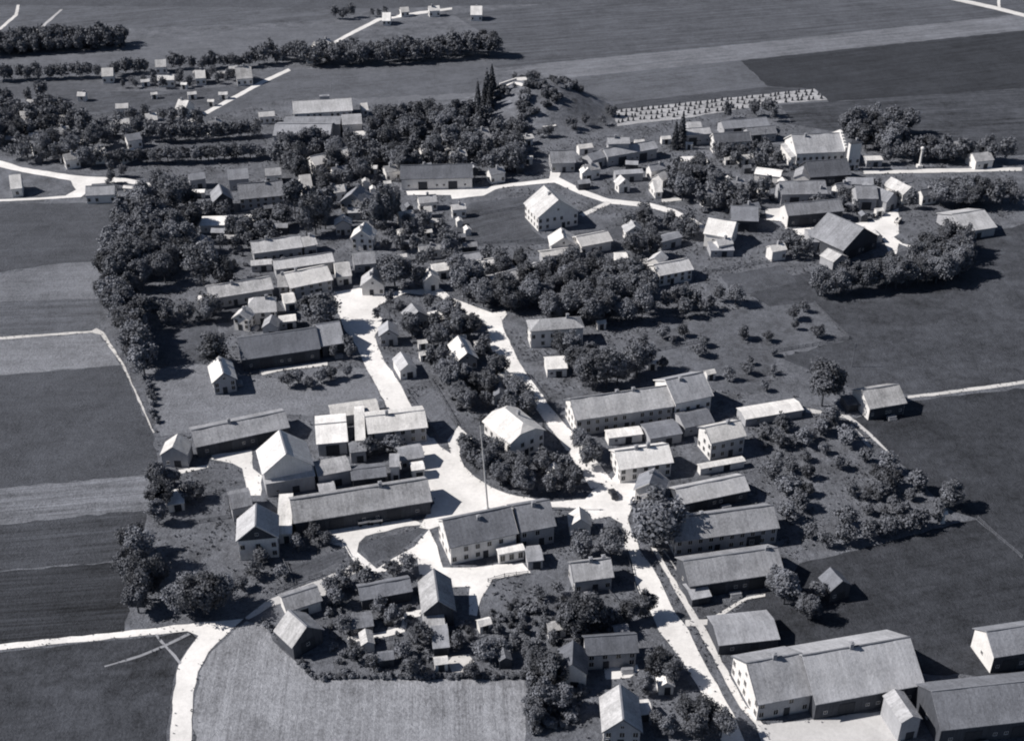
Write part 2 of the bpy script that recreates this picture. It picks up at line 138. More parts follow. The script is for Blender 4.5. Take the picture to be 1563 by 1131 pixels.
BUILD = [
 {'n': 'barn', 'l': 'huge barn with wide pale roof joined to a farmhouse beside the avenue', 'x': 73.57, 'y': 195.95, 'r': 0.227, 'L': 25.06, 'D': 17.24, 'h': 5.0, 's': 5.81, 'rf': 'gable', 'rt': 0.36, 'wt': 't', 'k': 'barn', 'ch': [(-0.05, 0)], 'c': 'barn'},
 {'n': 'farmhouse', 'l': 'two storey farmhouse with white gable end, joined to the huge pale barn', 'x': 55.59, 'y': 193.28, 'r': 0.235, 'L': 12.53, 'D': 14.88, 'h': 5.0, 's': 5.02, 'rf': 'gable', 'rt': 0.33, 'wt': 'g', 'k': 'house', 'ch': [(0.0, 0)], 'gw': 'w', 'c': 'farmhouse'},  # grey long walls paint in the front's shade; gable ends keep the white
 {'n': 'barn', 'l': 'broad mid grey barn roof in front of the huge pale barn', 'x': 98.89, 'y': 186.01, 'r': 0.139, 'L': 25.24, 'D': 13.32, 'h': 5.0, 's': 4.49, 'rf': 'gable', 'rt': 0.2, 'wt': 't', 'k': 'barn', 'ch': [], 'c': 'barn'},
 {'n': 'wing_house', 'l': 'small pale roofed wing wedged between two big barn roofs', 'x': 80.97, 'y': 183.69, 'r': 1.811, 'L': 7.86, 'D': 4.91, 'h': 5.5, 's': 1.42, 'rf': 'gable', 'rt': 0.4, 'wt': 'g', 'k': 'shed', 'ch': [], 'c': 'wing'},
 {'n': 'barn', 'l': 'barn with white left gable and black shaded front at the meadow edge', 'x': 111.45, 'y': 204.43, 'r': 0.193, 'L': 15.18, 'D': 9.48, 'h': 5.0, 's': 3.44, 'rf': 'gable', 'rt': 0.24, 'wt': 't', 'k': 'barn', 'ch': [], 'gw': 'w', 'c': 'barn'},
 {'n': 'hut', 'l': 'lone dark gabled hut beside two dark trees at the meadow edge', 'x': 76.44, 'y': 225.03, 'r': 1.943, 'L': 5.31, 'D': 6.01, 'h': 3.5, 's': 2.35, 'rf': 'gable', 'rt': 0.16, 'wt': 't', 'k': 'shed', 'ch': [], 'c': 'hut'},
 {'n': 'barn', 'l': 'long barn with mottled pale roof, lower one of the pair beside the avenue', 'x': 52.12, 'y': 230.12, 'r': 0.208, 'L': 23.85, 'D': 10.94, 'h': 4.2, 's': 3.42, 'rf': 'gable', 'rt': 0.33, 'wt': 't', 'k': 'barn', 'ch': [(0.38, 0.0)], 'c': 'barn'},
 {'n': 'lean_to_shed', 'l': 'small pale lean-to shed against the lower avenue barn', 'x': 43.7, 'y': 223.39, 'r': 0.266, 'L': 5.03, 'D': 5.82, 'h': 2.3, 's': 0.78, 'rf': 'gable', 'rt': 0.33, 'wt': 't', 'k': 'shed', 'ch': [], 'c': 'shed'},
 {'n': 'farmhouse', 'l': 'long farmhouse with white left gable and two chimneys beside the avenue', 'x': 52.18, 'y': 245.36, 'r': 0.205, 'L': 27.08, 'D': 10.31, 'h': 5.0, 's': 3.35, 'rf': 'gable', 'rt': 0.34, 'wt': 'g', 'k': 'farm', 'ch': [(-0.34, 0), (-0.2, 0)], 'gw': 'w', 'c': 'farmhouse'},
 {'n': 'barn', 'l': 'narrow pale roofed barn behind the long farmhouse with two chimneys', 'x': 51.52, 'y': 261.21, 'r': 0.315, 'L': 19.73, 'D': 8.0, 'h': 3.5, 's': 2.31, 'rf': 'gable', 'rt': 0.42, 'wt': 't', 'k': 'barn', 'ch': [], 'c': 'barn'},
 {'n': 'house', 'l': 'small pale roofed house standing alone among garden trees by the avenue', 'x': 18.69, 'y': 228.72, 'r': 0.189, 'L': 9.85, 'D': 7.6, 'h': 4.0, 's': 2.76, 'rf': 'gable', 'rt': 0.4, 'wt': 'g', 'k': 'house', 'ch': [(0, 0), (0.35, 0.15)], 'c': 'house'},
 {'n': 'house', 'l': 'dark roofed house with a white framed porch in the lower gardens', 'x': 21.7, 'y': 203.17, 'r': 0.091, 'L': 11.65, 'D': 6.61, 'h': 4.5, 's': 2.58, 'rf': 'gable', 'rt': 0.13, 'wt': 'g', 'k': 'house', 'ch': [], 'c': 'house'},
 {'n': 'house_wing', 'l': 'dark cross wing with narrow lit slope on the dark roofed garden house', 'x': 13.13, 'y': 197.69, 'r': 1.496, 'L': 7.31, 'D': 6.87, 'h': 4.5, 's': 2.88, 'rf': 'gable', 'rt': 0.13, 'wt': 'w', 'k': 'shed', 'ch': [], 'c': 'wing'},
 {'n': 'house', 'l': 'tall house showing a bright slatted roof slope at the bottom of the gardens', 'x': 22.5, 'y': 182.53, 'r': 1.571, 'L': 9.74, 'D': 8.43, 'h': 4.5, 's': 3.79, 'rf': 'gable', 'rt': 0.45, 'wt': 'g', 'k': 'house', 'ch': [], 'c': 'house'},
 {'n': 'shed', 'l': 'small white roofed shed beside the bright slatted roof house', 'x': 27.37, 'y': 186.71, 'r': 0.13, 'L': 3.71, 'D': 4.22, 'h': 2.3, 's': 0.85, 'rf': 'gable', 'rt': 0.6, 'wt': 'w', 'k': 'shed', 'ch': [], 'c': 'shed'},
 {'n': 'garden_hut', 'l': 'tiny bright gabled garden hut beside the avenue carriageway', 'x': 33.07, 'y': 193.87, 'r': 1.638, 'L': 3.2, 'D': 3.77, 'h': 2.4, 's': 1.32, 'rf': 'gable', 'rt': 0.65, 'wt': 'w', 'k': 'shed', 'ch': [], 'c': 'hut'},
 {'n': 'shed', 'l': 'long low pale shed just beyond the footpath crossing', 'x': 52.33, 'y': 210.01, 'r': 0.145, 'L': 14.23, 'D': 9.76, 'h': 3.0, 's': 1.59, 'rf': 'gable', 'rt': 0.3, 'wt': 't', 'k': 'shed', 'ch': [], 'c': 'shed'},
 {'n': 'barn', 'l': 'steep barn with one bright slope and one black slope beside the inn yard', 'x': -17.46, 'y': 218.62, 'r': 1.716, 'L': 11.28, 'D': 7.95, 'h': 4.6, 's': 3.58, 'rf': 'gable', 'rt': 0.42, 'wt': 't', 'k': 'barn', 'ch': [], 'c': 'barn'},
 {'n': 'shed', 'l': 'flat pale roofed shed in front of the steep two-tone barn', 'x': -18.14, 'y': 213.88, 'r': 0.159, 'L': 4.99, 'D': 7.49, 'h': 2.6, 's': 1.22, 'rf': 'gable', 'rt': 0.42, 'wt': 'g', 'k': 'shed', 'ch': [], 'c': 'shed'},
 {'n': 'shed', 'l': 'small grey shed behind the heap at the lower gardens', 'x': -16.3, 'y': 208.14, 'r': 0.14, 'L': 3.88, 'D': 8.21, 'h': 2.4, 's': 1.49, 'rf': 'gable', 'rt': 0.26, 'wt': 't', 'k': 'shed', 'ch': [], 'c': 'shed'},
 {'n': 'barn', 'l': 'low grey barn running up to the steep two-tone barn', 'x': -30.05, 'y': 223.06, 'r': 0.272, 'L': 12.46, 'D': 6.01, 'h': 3.2, 's': 1.74, 'rf': 'gable', 'rt': 0.19, 'wt': 't', 'k': 'barn', 'ch': [], 'c': 'barn'},
 {'n': 'shed', 'l': 'narrow grey lean-to among bushes below the low grey barn', 'x': -34.69, 'y': 213.25, 'r': 0.226, 'L': 5.55, 'D': 5.19, 'h': 2.2, 's': 0.74, 'rf': 'gable', 'rt': 0.2, 'wt': 't', 'k': 'shed', 'ch': [], 'c': 'shed'},
 {'n': 'barn', 'l': 'barn with pale left slope standing at the corner of the light field', 'x': -47.89, 'y': 208.21, 'r': 2.307, 'L': 7.5, 'D': 8.82, 'h': 3.8, 's': 3.7, 'rf': 'gable', 'rt': 0.45, 'wt': 't', 'k': 'barn', 'ch': [], 'c': 'barn'},
 {'n': 'barn', 'l': 'long pale roofed stable behind the barn at the light field corner', 'x': -49.4, 'y': 219.74, 'r': 0.463, 'L': 8.8, 'D': 6.8, 'h': 3.2, 's': 1.81, 'rf': 'gable', 'rt': 0.33, 'wt': 'w', 'k': 'barn', 'ch': [], 'gw': 'w', 'c': 'barn'},
 {'n': 'farmhouse', 'l': 'tall farmhouse with white lower wall and dark gable by the left tree belt', 'x': -62.76, 'y': 241.53, 'r': 1.724, 'L': 8.87, 'D': 10.44, 'h': 6.2, 's': 4.38, 'rf': 'gable', 'rt': 0.4, 'wt': 'w', 'k': 'farm', 'ch': [], 'gw': 't', 'c': 'farmhouse'},
 {'n': 'annex', 'l': 'flat white annex against the tall dark gabled farmhouse', 'x': -57.78, 'y': 251.59, 'r': 0.132, 'L': 3.64, 'D': 16.8, 'h': 3.0, 's': 1.18, 'rf': 'gable', 'rt': 0.65, 'wt': 'w', 'k': 'shed', 'ch': [], 'c': 'annex'},
 {'n': 'outhouse', 'l': 'grey outhouse roof behind the tall dark gabled farmhouse', 'x': -70.17, 'y': 256.32, 'r': 0.332, 'L': 5.51, 'D': 7.99, 'h': 4.2, 's': 1.78, 'rf': 'gable', 'rt': 0.26, 'wt': 'g', 'k': 'shed', 'ch': [], 'c': 'outhouse'},
 {'n': 'barn', 'l': 'great barn with blinding white left slope in the left farm court', 'x': -60.56, 'y': 270.72, 'r': 1.886, 'L': 11.67, 'D': 13.72, 'h': 6.6, 's': 5.36, 'rf': 'gable', 'rt': 0.5, 'wt': 'g', 'k': 'barn', 'ch': [], 'gw': 'w', 'c': 'barn'},
 {'n': 'barn_annex', 'l': 'low pale annex across the front of the great white sloped barn', 'x': -59.13, 'y': 266.9, 'r': 0.287, 'L': 13.22, 'D': 6.21, 'h': 4.4, 's': 0.77, 'rf': 'gable', 'rt': 0.42, 'wt': 'g', 'k': 'shed', 'ch': [], 'c': 'barn'},
 {'n': 'stable', 'l': 'low pale stable roof next to the great barn front annex', 'x': -48.12, 'y': 270.33, 'r': 0.323, 'L': 9.05, 'D': 7.15, 'h': 4.4, 's': 0.89, 'rf': 'gable', 'rt': 0.4, 'wt': 'g', 'k': 'shed', 'ch': [], 'c': 'stable'},
 {'n': 'stable', 'l': 'wide white roofed stable between the great barn and the street', 'x': -50.54, 'y': 288.16, 'r': 0.164, 'L': 8.73, 'D': 14.28, 'h': 4.2, 's': 1.78, 'rf': 'gable', 'rt': 0.7, 'wt': 'g', 'k': 'barn', 'ch': [], 'c': 'stable'},
 {'n': 'outhouse', 'l': 'narrow white roofed outhouse beside the wide white roofed stable', 'x': -42.86, 'y': 291.08, 'r': 0.125, 'L': 2.87, 'D': 17.56, 'h': 4.2, 's': 1.87, 'rf': 'gable', 'rt': 0.7, 'wt': 'g', 'k': 'shed', 'ch': [], 'c': 'outhouse'},
 {'n': 'house', 'l': 'white roofed house running up to the left street', 'x': -32.82, 'y': 291.47, 'r': 0.205, 'L': 16.81, 'D': 11.4, 'h': 5.0, 's': 2.07, 'rf': 'gable', 'rt': 0.72, 'wt': 'g', 'k': 'house', 'ch': [], 'c': 'house'},
 {'n': 'shed', 'l': 'long narrow white roofed shed behind the white roofed street house', 'x': -45.64, 'y': 300.59, 'r': 0.261, 'L': 13.94, 'D': 6.85, 'h': 3.0, 's': 1.11, 'rf': 'gable', 'rt': 0.62, 'wt': 'g', 'k': 'shed', 'ch': [], 'c': 'shed'},
 {'n': 'shed', 'l': 'small grey roofed shed below the narrow white roofed outhouse', 'x': -42.5, 'y': 280.48, 'r': 0.207, 'L': 4.68, 'D': 5.5, 'h': 3.6, 's': 0.89, 'rf': 'gable', 'rt': 0.28, 'wt': 'g', 'k': 'shed', 'ch': [], 'c': 'shed'},
 {'n': 'stable', 'l': 'dark grey stable in the shade between farm court and plaza barn', 'x': -38.46, 'y': 269.63, 'r': 0.197, 'L': 9.46, 'D': 6.63, 'h': 3.0, 's': 1.21, 'rf': 'gable', 'rt': 0.17, 'wt': 't', 'k': 'barn', 'ch': [], 'c': 'stable'},
 {'n': 'shed', 'l': 'small pale shed behind the long barn by the plaza', 'x': -48.83, 'y': 263.42, 'r': 0.278, 'L': 4.39, 'D': 4.48, 'h': 2.5, 's': 0.64, 'rf': 'gable', 'rt': 0.36, 'wt': 'g', 'k': 'shed', 'ch': [], 'c': 'shed'},
 {'n': 'outhouse', 'l': 'narrow upright outhouse with pale roof in the court near the plaza', 'x': -31.52, 'y': 272.05, 'r': 0.078, 'L': 2.7, 'D': 6.25, 'h': 5.0, 's': 1.26, 'rf': 'gable', 'rt': 0.34, 'wt': 'w', 'k': 'shed', 'ch': [], 'c': 'outhouse'},
 {'n': 'house', 'l': 'small grey roofed house on the edge of the plaza', 'x': -27.91, 'y': 277.97, 'r': 0.276, 'L': 6.78, 'D': 6.76, 'h': 3.4, 's': 1.51, 'rf': 'gable', 'rt': 0.3, 'wt': 'g', 'k': 'house', 'ch': [], 'c': 'house'},
 {'n': 'shed', 'l': 'tiny white roofed shed by the plaza edge', 'x': -25.53, 'y': 272.27, 'r': 0.23, 'L': 3.69, 'D': 4.01, 'h': 3.0, 's': 0.58, 'rf': 'gable', 'rt': 0.7, 'wt': 'w', 'k': 'shed', 'ch': [], 'c': 'shed'},
 {'n': 'barn', 'l': 'long light grey barn ending at the bright plaza', 'x': -39.05, 'y': 255.86, 'r': 0.26, 'L': 35.5, 'D': 11.3, 'h': 4.2, 's': 3.26, 'rf': 'gable', 'rt': 0.38, 'wt': 't', 'k': 'barn', 'ch': [(0.15, 0.0)], 'c': 'barn'},
 {'n': 'barn', 'l': 'long pale barn roof behind the left farm court and meadow', 'x': -76.46, 'y': 289.36, 'r': 0.386, 'L': 26.32, 'D': 10.59, 'h': 3.8, 's': 2.36, 'rf': 'gable', 'rt': 0.33, 'wt': 't', 'k': 'barn', 'ch': [(-0.1, 0.0)], 'c': 'barn'},
 {'n': 'stable', 'l': 'small white sloped stable at the field end of the long pale barn', 'x': -91.74, 'y': 278.9, 'r': 1.571, 'L': 6.41, 'D': 7.54, 'h': 4.0, 's': 2.74, 'rf': 'gable', 'rt': 0.55, 'wt': 'g', 'k': 'shed', 'ch': [], 'c': 'stable'},
 {'n': 'house', 'l': 'lone house with one bright white roof slope on the open meadow', 'x': -86.86, 'y': 317.85, 'r': 1.898, 'L': 10.43, 'D': 7.55, 'h': 4.2, 's': 2.95, 'rf': 'gable', 'rt': 0.6, 'wt': 'g', 'k': 'house', 'ch': [], 'gw': 'g', 'c': 'house'},
 {'n': 'barn', 'l': 'long dark roofed barn along the upper edge of the meadow', 'x': -72.87, 'y': 335.23, 'r': 0.293, 'L': 24.48, 'D': 13.86, 'h': 4.2, 's': 4.0, 'rf': 'gable', 'rt': 0.14, 'wt': 't', 'k': 'barn', 'ch': [], 'c': 'barn'},
 {'n': 'barn', 'l': 'pale roofed end barn joined to the long dark barn by the street', 'x': -57.91, 'y': 341.25, 'r': 0.322, 'L': 7.64, 'D': 14.12, 'h': 4.2, 's': 4.08, 'rf': 'gable', 'rt': 0.3, 'wt': 't', 'k': 'barn', 'ch': [], 'c': 'barn'},
 {'n': 'inn', 'l': 'big inn with mottled dark roof and rows of small windows below the plaza', 'x': -8.67, 'y': 242.98, 'r': 0.326, 'L': 17.69, 'D': 11.79, 'h': 5.6, 's': 4.28, 'rf': 'gable', 'rt': 0.2, 'wt': 'w', 'k': 'house', 'ch': [(0.0, -0.1)], 'gw': 'w', 'c': 'inn'},
 {'n': 'inn_wing', 'l': 'lighter grey roofed wing on the right end of the inn', 'x': 4.86, 'y': 247.76, 'r': 0.28, 'L': 9.48, 'D': 11.83, 'h': 5.4, 's': 3.99, 'rf': 'gable', 'rt': 0.24, 'wt': 'g', 'k': 'house', 'ch': [], 'c': 'inn'},
 {'n': 'veranda', 'l': 'low white annex with a row of windows in front of the inn', 'x': -0.39, 'y': 237.55, 'r': 0.285, 'L': 6.85, 'D': 2.78, 'h': 3.0, 's': 0.25, 'rf': 'gable', 'rt': 0.72, 'wt': 'w', 'k': 'veranda', 'ch': [], 'c': 'veranda'},
 {'n': 'shed', 'l': 'flat grey shed beside the white windowed annex of the inn', 'x': 5.24, 'y': 236.39, 'r': 0.168, 'L': 4.12, 'D': 5.91, 'h': 2.6, 's': 0.85, 'rf': 'gable', 'rt': 0.3, 'wt': 'g', 'k': 'shed', 'ch': [], 'c': 'shed'},
 {'n': 'house', 'l': 'large central house with dazzling white half-hipped roof between the two streets', 'x': 0.52, 'y': 286.89, 'r': 2.171, 'L': 13.83, 'D': 12.25, 'h': 6.0, 's': 3.54, 'rf': 'half', 'rt': 0.6, 'wt': 'w', 'k': 'house', 'ch': [(0.1, -0.2)], 'c': 'house'},
 {'n': 'house', 'l': 'small grey gabled house on the left street bend', 'x': -39.27, 'y': 343.92, 'r': 1.69, 'L': 6.13, 'D': 6.46, 'h': 3.6, 's': 2.35, 'rf': 'gable', 'rt': 0.32, 'wt': 'g', 'k': 'house', 'ch': [], 'c': 'house'},
 {'n': 'house', 'l': 'small two-tone gabled house near the street head', 'x': -31.53, 'y': 355.04, 'r': 1.999, 'L': 6.38, 'D': 7.51, 'h': 3.6, 's': 2.73, 'rf': 'gable', 'rt': 0.36, 'wt': 'g', 'k': 'house', 'ch': [], 'c': 'house'},
 {'n': 'shed', 'l': 'small white shed among trees beside the centre street', 'x': -25.09, 'y': 355.36, 'r': 0.422, 'L': 4.23, 'D': 6.24, 'h': 3.0, 's': 1.26, 'rf': 'gable', 'rt': 0.7, 'wt': 'w', 'k': 'shed', 'ch': [], 'c': 'shed'},
 {'n': 'house', 'l': 'narrow house with bright white left slope in the garden between the streets', 'x': -15.17, 'y': 331.67, 'r': 1.863, 'L': 11.29, 'D': 7.15, 'h': 3.4, 's': 2.79, 'rf': 'gable', 'rt': 0.62, 'wt': 'g', 'k': 'house', 'ch': [], 'c': 'house'},
 {'n': 'house', 'l': 'small pale gabled house beside the wide bright left street', 'x': -32.83, 'y': 325.31, 'r': 1.935, 'L': 8.12, 'D': 5.65, 'h': 3.0, 's': 2.05, 'rf': 'gable', 'rt': 0.4, 'wt': 'w', 'k': 'shed', 'ch': [], 'c': 'house'},
 {'n': 'house', 'l': 'small grey roof half hidden in trees behind the central white house', 'x': -3.67, 'y': 309.64, 'r': 1.571, 'L': 6.42, 'D': 3.81, 'h': 3.0, 's': 1.39, 'rf': 'gable', 'rt': 0.18, 'wt': 'g', 'k': 'shed', 'ch': [], 'c': 'house'},
 {'n': 'house', 'l': 'square white walled villa with pale hipped roof beside the centre street', 'x': 13.74, 'y': 344.25, 'r': 0.145, 'L': 17.59, 'D': 7.54, 'h': 6.2, 's': 2.0, 'rf': 'hip', 'rt': 0.38, 'wt': 'w', 'k': 'house', 'ch': [], 'c': 'house'},
 {'n': 'house', 'l': 'little white pavilion with dark open porch beside the centre street', 'x': 13.32, 'y': 325.92, 'r': 0.109, 'L': 6.49, 'D': 7.53, 'h': 3.0, 's': 1.37, 'rf': 'gable', 'rt': 0.7, 'wt': 'w', 'k': 'shed', 'ch': [], 'c': 'house'},
 {'n': 'house', 'l': 'long row house with pale roof, two chimneys and shaded window row', 'x': 30.65, 'y': 299.28, 'r': 0.251, 'L': 29.4, 'D': 11.52, 'h': 5.6, 's': 3.6, 'rf': 'gable', 'rt': 0.42, 'wt': 'g', 'k': 'house', 'ch': [(-0.02, 0.05), (0.14, 0.0)], 'gw': 'w', 'c': 'house'},
 {'n': 'house', 'l': 'taller grey roofed house closing the right end of the row house', 'x': 49.68, 'y': 305.43, 'r': 0.364, 'L': 12.33, 'D': 14.01, 'h': 6.8, 's': 4.04, 'rf': 'gable', 'rt': 0.3, 'wt': 'w', 'k': 'house', 'ch': [], 'gw': 'w', 'c': 'house'},
 {'n': 'annex', 'l': 'dark grey annex roof below the taller row end house', 'x': 51.62, 'y': 296.01, 'r': 0.331, 'L': 9.45, 'D': 9.14, 'h': 3.0, 's': 1.66, 'rf': 'gable', 'rt': 0.16, 'wt': 'g', 'k': 'shed', 'ch': [], 'c': 'annex'},
 {'n': 'shed', 'l': 'low white roofed shed in front of the long row house', 'x': 31.38, 'y': 288.91, 'r': 0.211, 'L': 10.2, 'D': 4.28, 'h': 2.6, 's': 0.45, 'rf': 'gable', 'rt': 0.75, 'wt': 'w', 'k': 'shed', 'ch': [], 'c': 'shed'},
 {'n': 'shed', 'l': 'flat dark grey shed in front of the row house', 'x': 42.02, 'y': 289.94, 'r': 0.28, 'L': 9.88, 'D': 7.79, 'h': 3.0, 's': 0.97, 'rf': 'gable', 'rt': 0.17, 'wt': 'g', 'k': 'shed', 'ch': [], 'c': 'shed'},
 {'n': 'house', 'l': 'white roofed house with two chimneys at the road junction', 'x': 34.83, 'y': 274.44, 'r': 0.231, 'L': 15.14, 'D': 9.8, 'h': 4.6, 's': 2.83, 'rf': 'gable', 'rt': 0.7, 'wt': 'w', 'k': 'house', 'ch': [(-0.1, 0.0), (0.12, 0.0)], 'c': 'house'},
 {'n': 'house', 'l': 'gabled house with bright bargeboard and dark slope at the junction', 'x': 36.45, 'y': 262.31, 'r': 1.272, 'L': 6.87, 'D': 8.08, 'h': 4.0, 's': 2.94, 'rf': 'gable', 'rt': 0.2, 'wt': 'w', 'k': 'house', 'ch': [], 'c': 'house'},
 {'n': 'house', 'l': 'square white gabled house with dark upper windows beside the orchard', 'x': 57.95, 'y': 284.21, 'r': 0.334, 'L': 10.92, 'D': 8.63, 'h': 6.0, 's': 2.49, 'rf': 'gable', 'rt': 0.6, 'wt': 'g', 'k': 'house', 'ch': [], 'gw': 'w', 'c': 'house'},
 {'n': 'shed', 'l': 'long thin white roofed shed behind the junction houses', 'x': 56.8, 'y': 274.87, 'r': 0.284, 'L': 13.4, 'D': 2.52, 'h': 2.2, 's': 0.22, 'rf': 'gable', 'rt': 0.72, 'wt': 'w', 'k': 'shed', 'ch': [], 'c': 'shed'},
 {'n': 'shed', 'l': 'long low white roofed shed along the orchard top', 'x': 74.51, 'y': 300.74, 'r': 0.281, 'L': 18.36, 'D': 6.34, 'h': 2.6, 's': 0.79, 'rf': 'gable', 'rt': 0.68, 'wt': 'g', 'k': 'shed', 'ch': [], 'c': 'shed'},
 {'n': 'barn', 'l': 'lone pale roofed barn on the track between the right meadows', 'x': 106.82, 'y': 305.22, 'r': 0.275, 'L': 12.1, 'D': 11.08, 'h': 4.0, 's': 3.2, 'rf': 'gable', 'rt': 0.46, 'wt': 't', 'k': 'barn', 'ch': [], 'gw': 'w', 'c': 'barn'},
 {'n': 'hut', 'l': 'dark small hut next to the lone barn on the track', 'x': 98.63, 'y': 305.72, 'r': 0.202, 'L': 3.68, 'D': 5.4, 'h': 2.4, 's': 0.57, 'rf': 'gable', 'rt': 0.12, 'wt': 't', 'k': 'shed', 'ch': [], 'c': 'hut'},
 {'n': 'house', 'l': 'long pale roofed house with dark window row above the plaza trees', 'x': -85.11, 'y': 406.32, 'r': 0.305, 'L': 18.01, 'D': 10.04, 'h': 4.0, 's': 2.45, 'rf': 'gable', 'rt': 0.45, 'wt': 'g', 'k': 'house', 'ch': [(-0.18, 0.0)], 'c': 'house'},
 {'n': 'house', 'l': 'short pale house end joined to the long house with dark window row', 'x': -74.06, 'y': 409.08, 'r': 0.413, 'L': 5.32, 'D': 8.24, 'h': 4.0, 's': 2.01, 'rf': 'gable', 'rt': 0.5, 'wt': 'g', 'k': 'house', 'ch': [], 'c': 'house'},
 {'n': 'house', 'l': 'long grey white roofed row above the bright street houses', 'x': -73.52, 'y': 393.27, 'r': 0.313, 'L': 20.96, 'D': 8.24, 'h': 4.0, 's': 1.83, 'rf': 'gable', 'rt': 0.45, 'wt': 'g', 'k': 'barn', 'ch': [], 'c': 'house'},
 {'n': 'shed', 'l': 'low pale shed beside the long grey white roofed row', 'x': -88.61, 'y': 395.01, 'r': 0.197, 'L': 7.4, 'D': 4.43, 'h': 2.6, 's': 0.55, 'rf': 'gable', 'rt': 0.45, 'wt': 'g', 'k': 'shed', 'ch': [], 'c': 'shed'},
 {'n': 'house', 'l': 'very long pale roofed row house reaching to the left tree belt', 'x': -92.18, 'y': 373.24, 'r': 0.348, 'L': 21.64, 'D': 10.16, 'h': 4.0, 's': 2.26, 'rf': 'gable', 'rt': 0.46, 'wt': 'g', 'k': 'house', 'ch': [], 'c': 'house'},
 {'n': 'house', 'l': 'narrow pale roofed house between the long row and the bright house', 'x': -78.04, 'y': 377.88, 'r': 0.127, 'L': 3.71, 'D': 9.68, 'h': 4.2, 's': 2.36, 'rf': 'gable', 'rt': 0.46, 'wt': 'g', 'k': 'house', 'ch': [(0, 0)], 'c': 'house'},
 {'n': 'house', 'l': 'broad bright roofed house next to the street head', 'x': -70.42, 'y': 380.02, 'r': 0.434, 'L': 15.28, 'D': 12.32, 'h': 4.6, 's': 2.74, 'rf': 'gable', 'rt': 0.62, 'wt': 'g', 'k': 'house', 'ch': [(-0.2, 0.1)], 'c': 'house'},
 {'n': 'shed', 'l': 'small bright white shed at the tree belt end of the long row', 'x': -103.18, 'y': 367.28, 'r': 0.187, 'L': 3.47, 'D': 6.42, 'h': 2.6, 's': 0.92, 'rf': 'gable', 'rt': 0.75, 'wt': 'w', 'k': 'shed', 'ch': [], 'c': 'shed'},
 {'n': 'house', 'l': 'white walled house with small windows and one bright slope near the meadow barn', 'x': -86.94, 'y': 353.29, 'r': 1.325, 'L': 5.36, 'D': 6.3, 'h': 4.2, 's': 2.29, 'rf': 'gable', 'rt': 0.5, 'wt': 'w', 'k': 'house', 'ch': [], 'c': 'house'},
 {'n': 'house', 'l': 'pale steep hipped cottage among the clustered houses', 'x': -81.73, 'y': 359.43, 'r': 0.138, 'L': 9.06, 'D': 9.32, 'h': 4.4, 's': 3.39, 'rf': 'half', 'rt': 0.45, 'wt': 'w', 'k': 'house', 'ch': [], 'c': 'house'},
 {'n': 'house', 'l': 'low house with dark right slope in front of the steep hipped cottage', 'x': -77.48, 'y': 349.34, 'r': 1.571, 'L': 5.68, 'D': 5.34, 'h': 3.4, 's': 1.94, 'rf': 'gable', 'rt': 0.34, 'wt': 'w', 'k': 'shed', 'ch': [], 'c': 'house'},
 {'n': 'shed', 'l': 'bright white shed by the dark round tree', 'x': -73.08, 'y': 354.13, 'r': 0.219, 'L': 5.65, 'D': 4.76, 'h': 2.8, 's': 0.87, 'rf': 'gable', 'rt': 0.68, 'wt': 'w', 'k': 'shed', 'ch': [], 'c': 'shed'},
 {'n': 'shed', 'l': 'pale broken roofed shed below the bright roofed house', 'x': -74.8, 'y': 367.99, 'r': 0.327, 'L': 4.02, 'D': 7.58, 'h': 2.8, 's': 1.38, 'rf': 'gable', 'rt': 0.55, 'wt': 'w', 'k': 'shed', 'ch': [], 'c': 'shed'},
 {'n': 'house', 'l': 'long grey house with a row of many windows and a tall tree at its end', 'x': -98.44, 'y': 452.35, 'r': 0.232, 'L': 17.4, 'D': 11.42, 'h': 4.6, 's': 4.15, 'rf': 'gable', 'rt': 0.28, 'wt': 'g', 'k': 'house', 'ch': [], 'c': 'house'},
 {'n': 'barn', 'l': 'dark gabled barn with lit left roof slope beside the many windowed house', 'x': -112.58, 'y': 446.83, 'r': 1.893, 'L': 9.92, 'D': 8.29, 'h': 5.0, 's': 3.48, 'rf': 'gable', 'rt': 0.28, 'wt': 't', 'k': 'barn', 'ch': [], 'c': 'barn'},
 {'n': 'house', 'l': 'grey roofed house behind the many windowed house', 'x': -110.37, 'y': 468.84, 'r': 0.233, 'L': 8.22, 'D': 8.08, 'h': 4.6, 's': 2.94, 'rf': 'gable', 'rt': 0.26, 'wt': 'g', 'k': 'shed', 'ch': [], 'c': 'house'},
 {'n': 'house', 'l': 'grey roof half hidden by trees of the left belt', 'x': -127.19, 'y': 468.68, 'r': 0.366, 'L': 6.63, 'D': 5.53, 'h': 4.0, 's': 1.73, 'rf': 'gable', 'rt': 0.24, 'wt': 'g', 'k': 'shed', 'ch': [], 'c': 'house'},
 {'n': 'shed', 'l': 'bright white flat roofed shed inside the left tree belt', 'x': -112.43, 'y': 429.12, 'r': 0.061, 'L': 9.42, 'D': 8.57, 'h': 3.0, 's': 0.91, 'rf': 'gable', 'rt': 0.72, 'wt': 'w', 'k': 'shed', 'ch': [], 'c': 'shed'},
 {'n': 'shed', 'l': 'pale yard shed below the many windowed house', 'x': -98.16, 'y': 433.34, 'r': 0.024, 'L': 6.98, 'D': 5.74, 'h': 2.4, 's': 0.61, 'rf': 'gable', 'rt': 0.62, 'wt': 'w', 'k': 'shed', 'ch': [], 'c': 'shed'},
 {'n': 'shed', 'l': 'tiny white shed in the upper tree belt', 'x': -124.9, 'y': 458.27, 'r': 0.105, 'L': 6.13, 'D': 3.69, 'h': 2.4, 's': 0.39, 'rf': 'gable', 'rt': 0.68, 'wt': 'w', 'k': 'shed', 'ch': [], 'c': 'shed'},
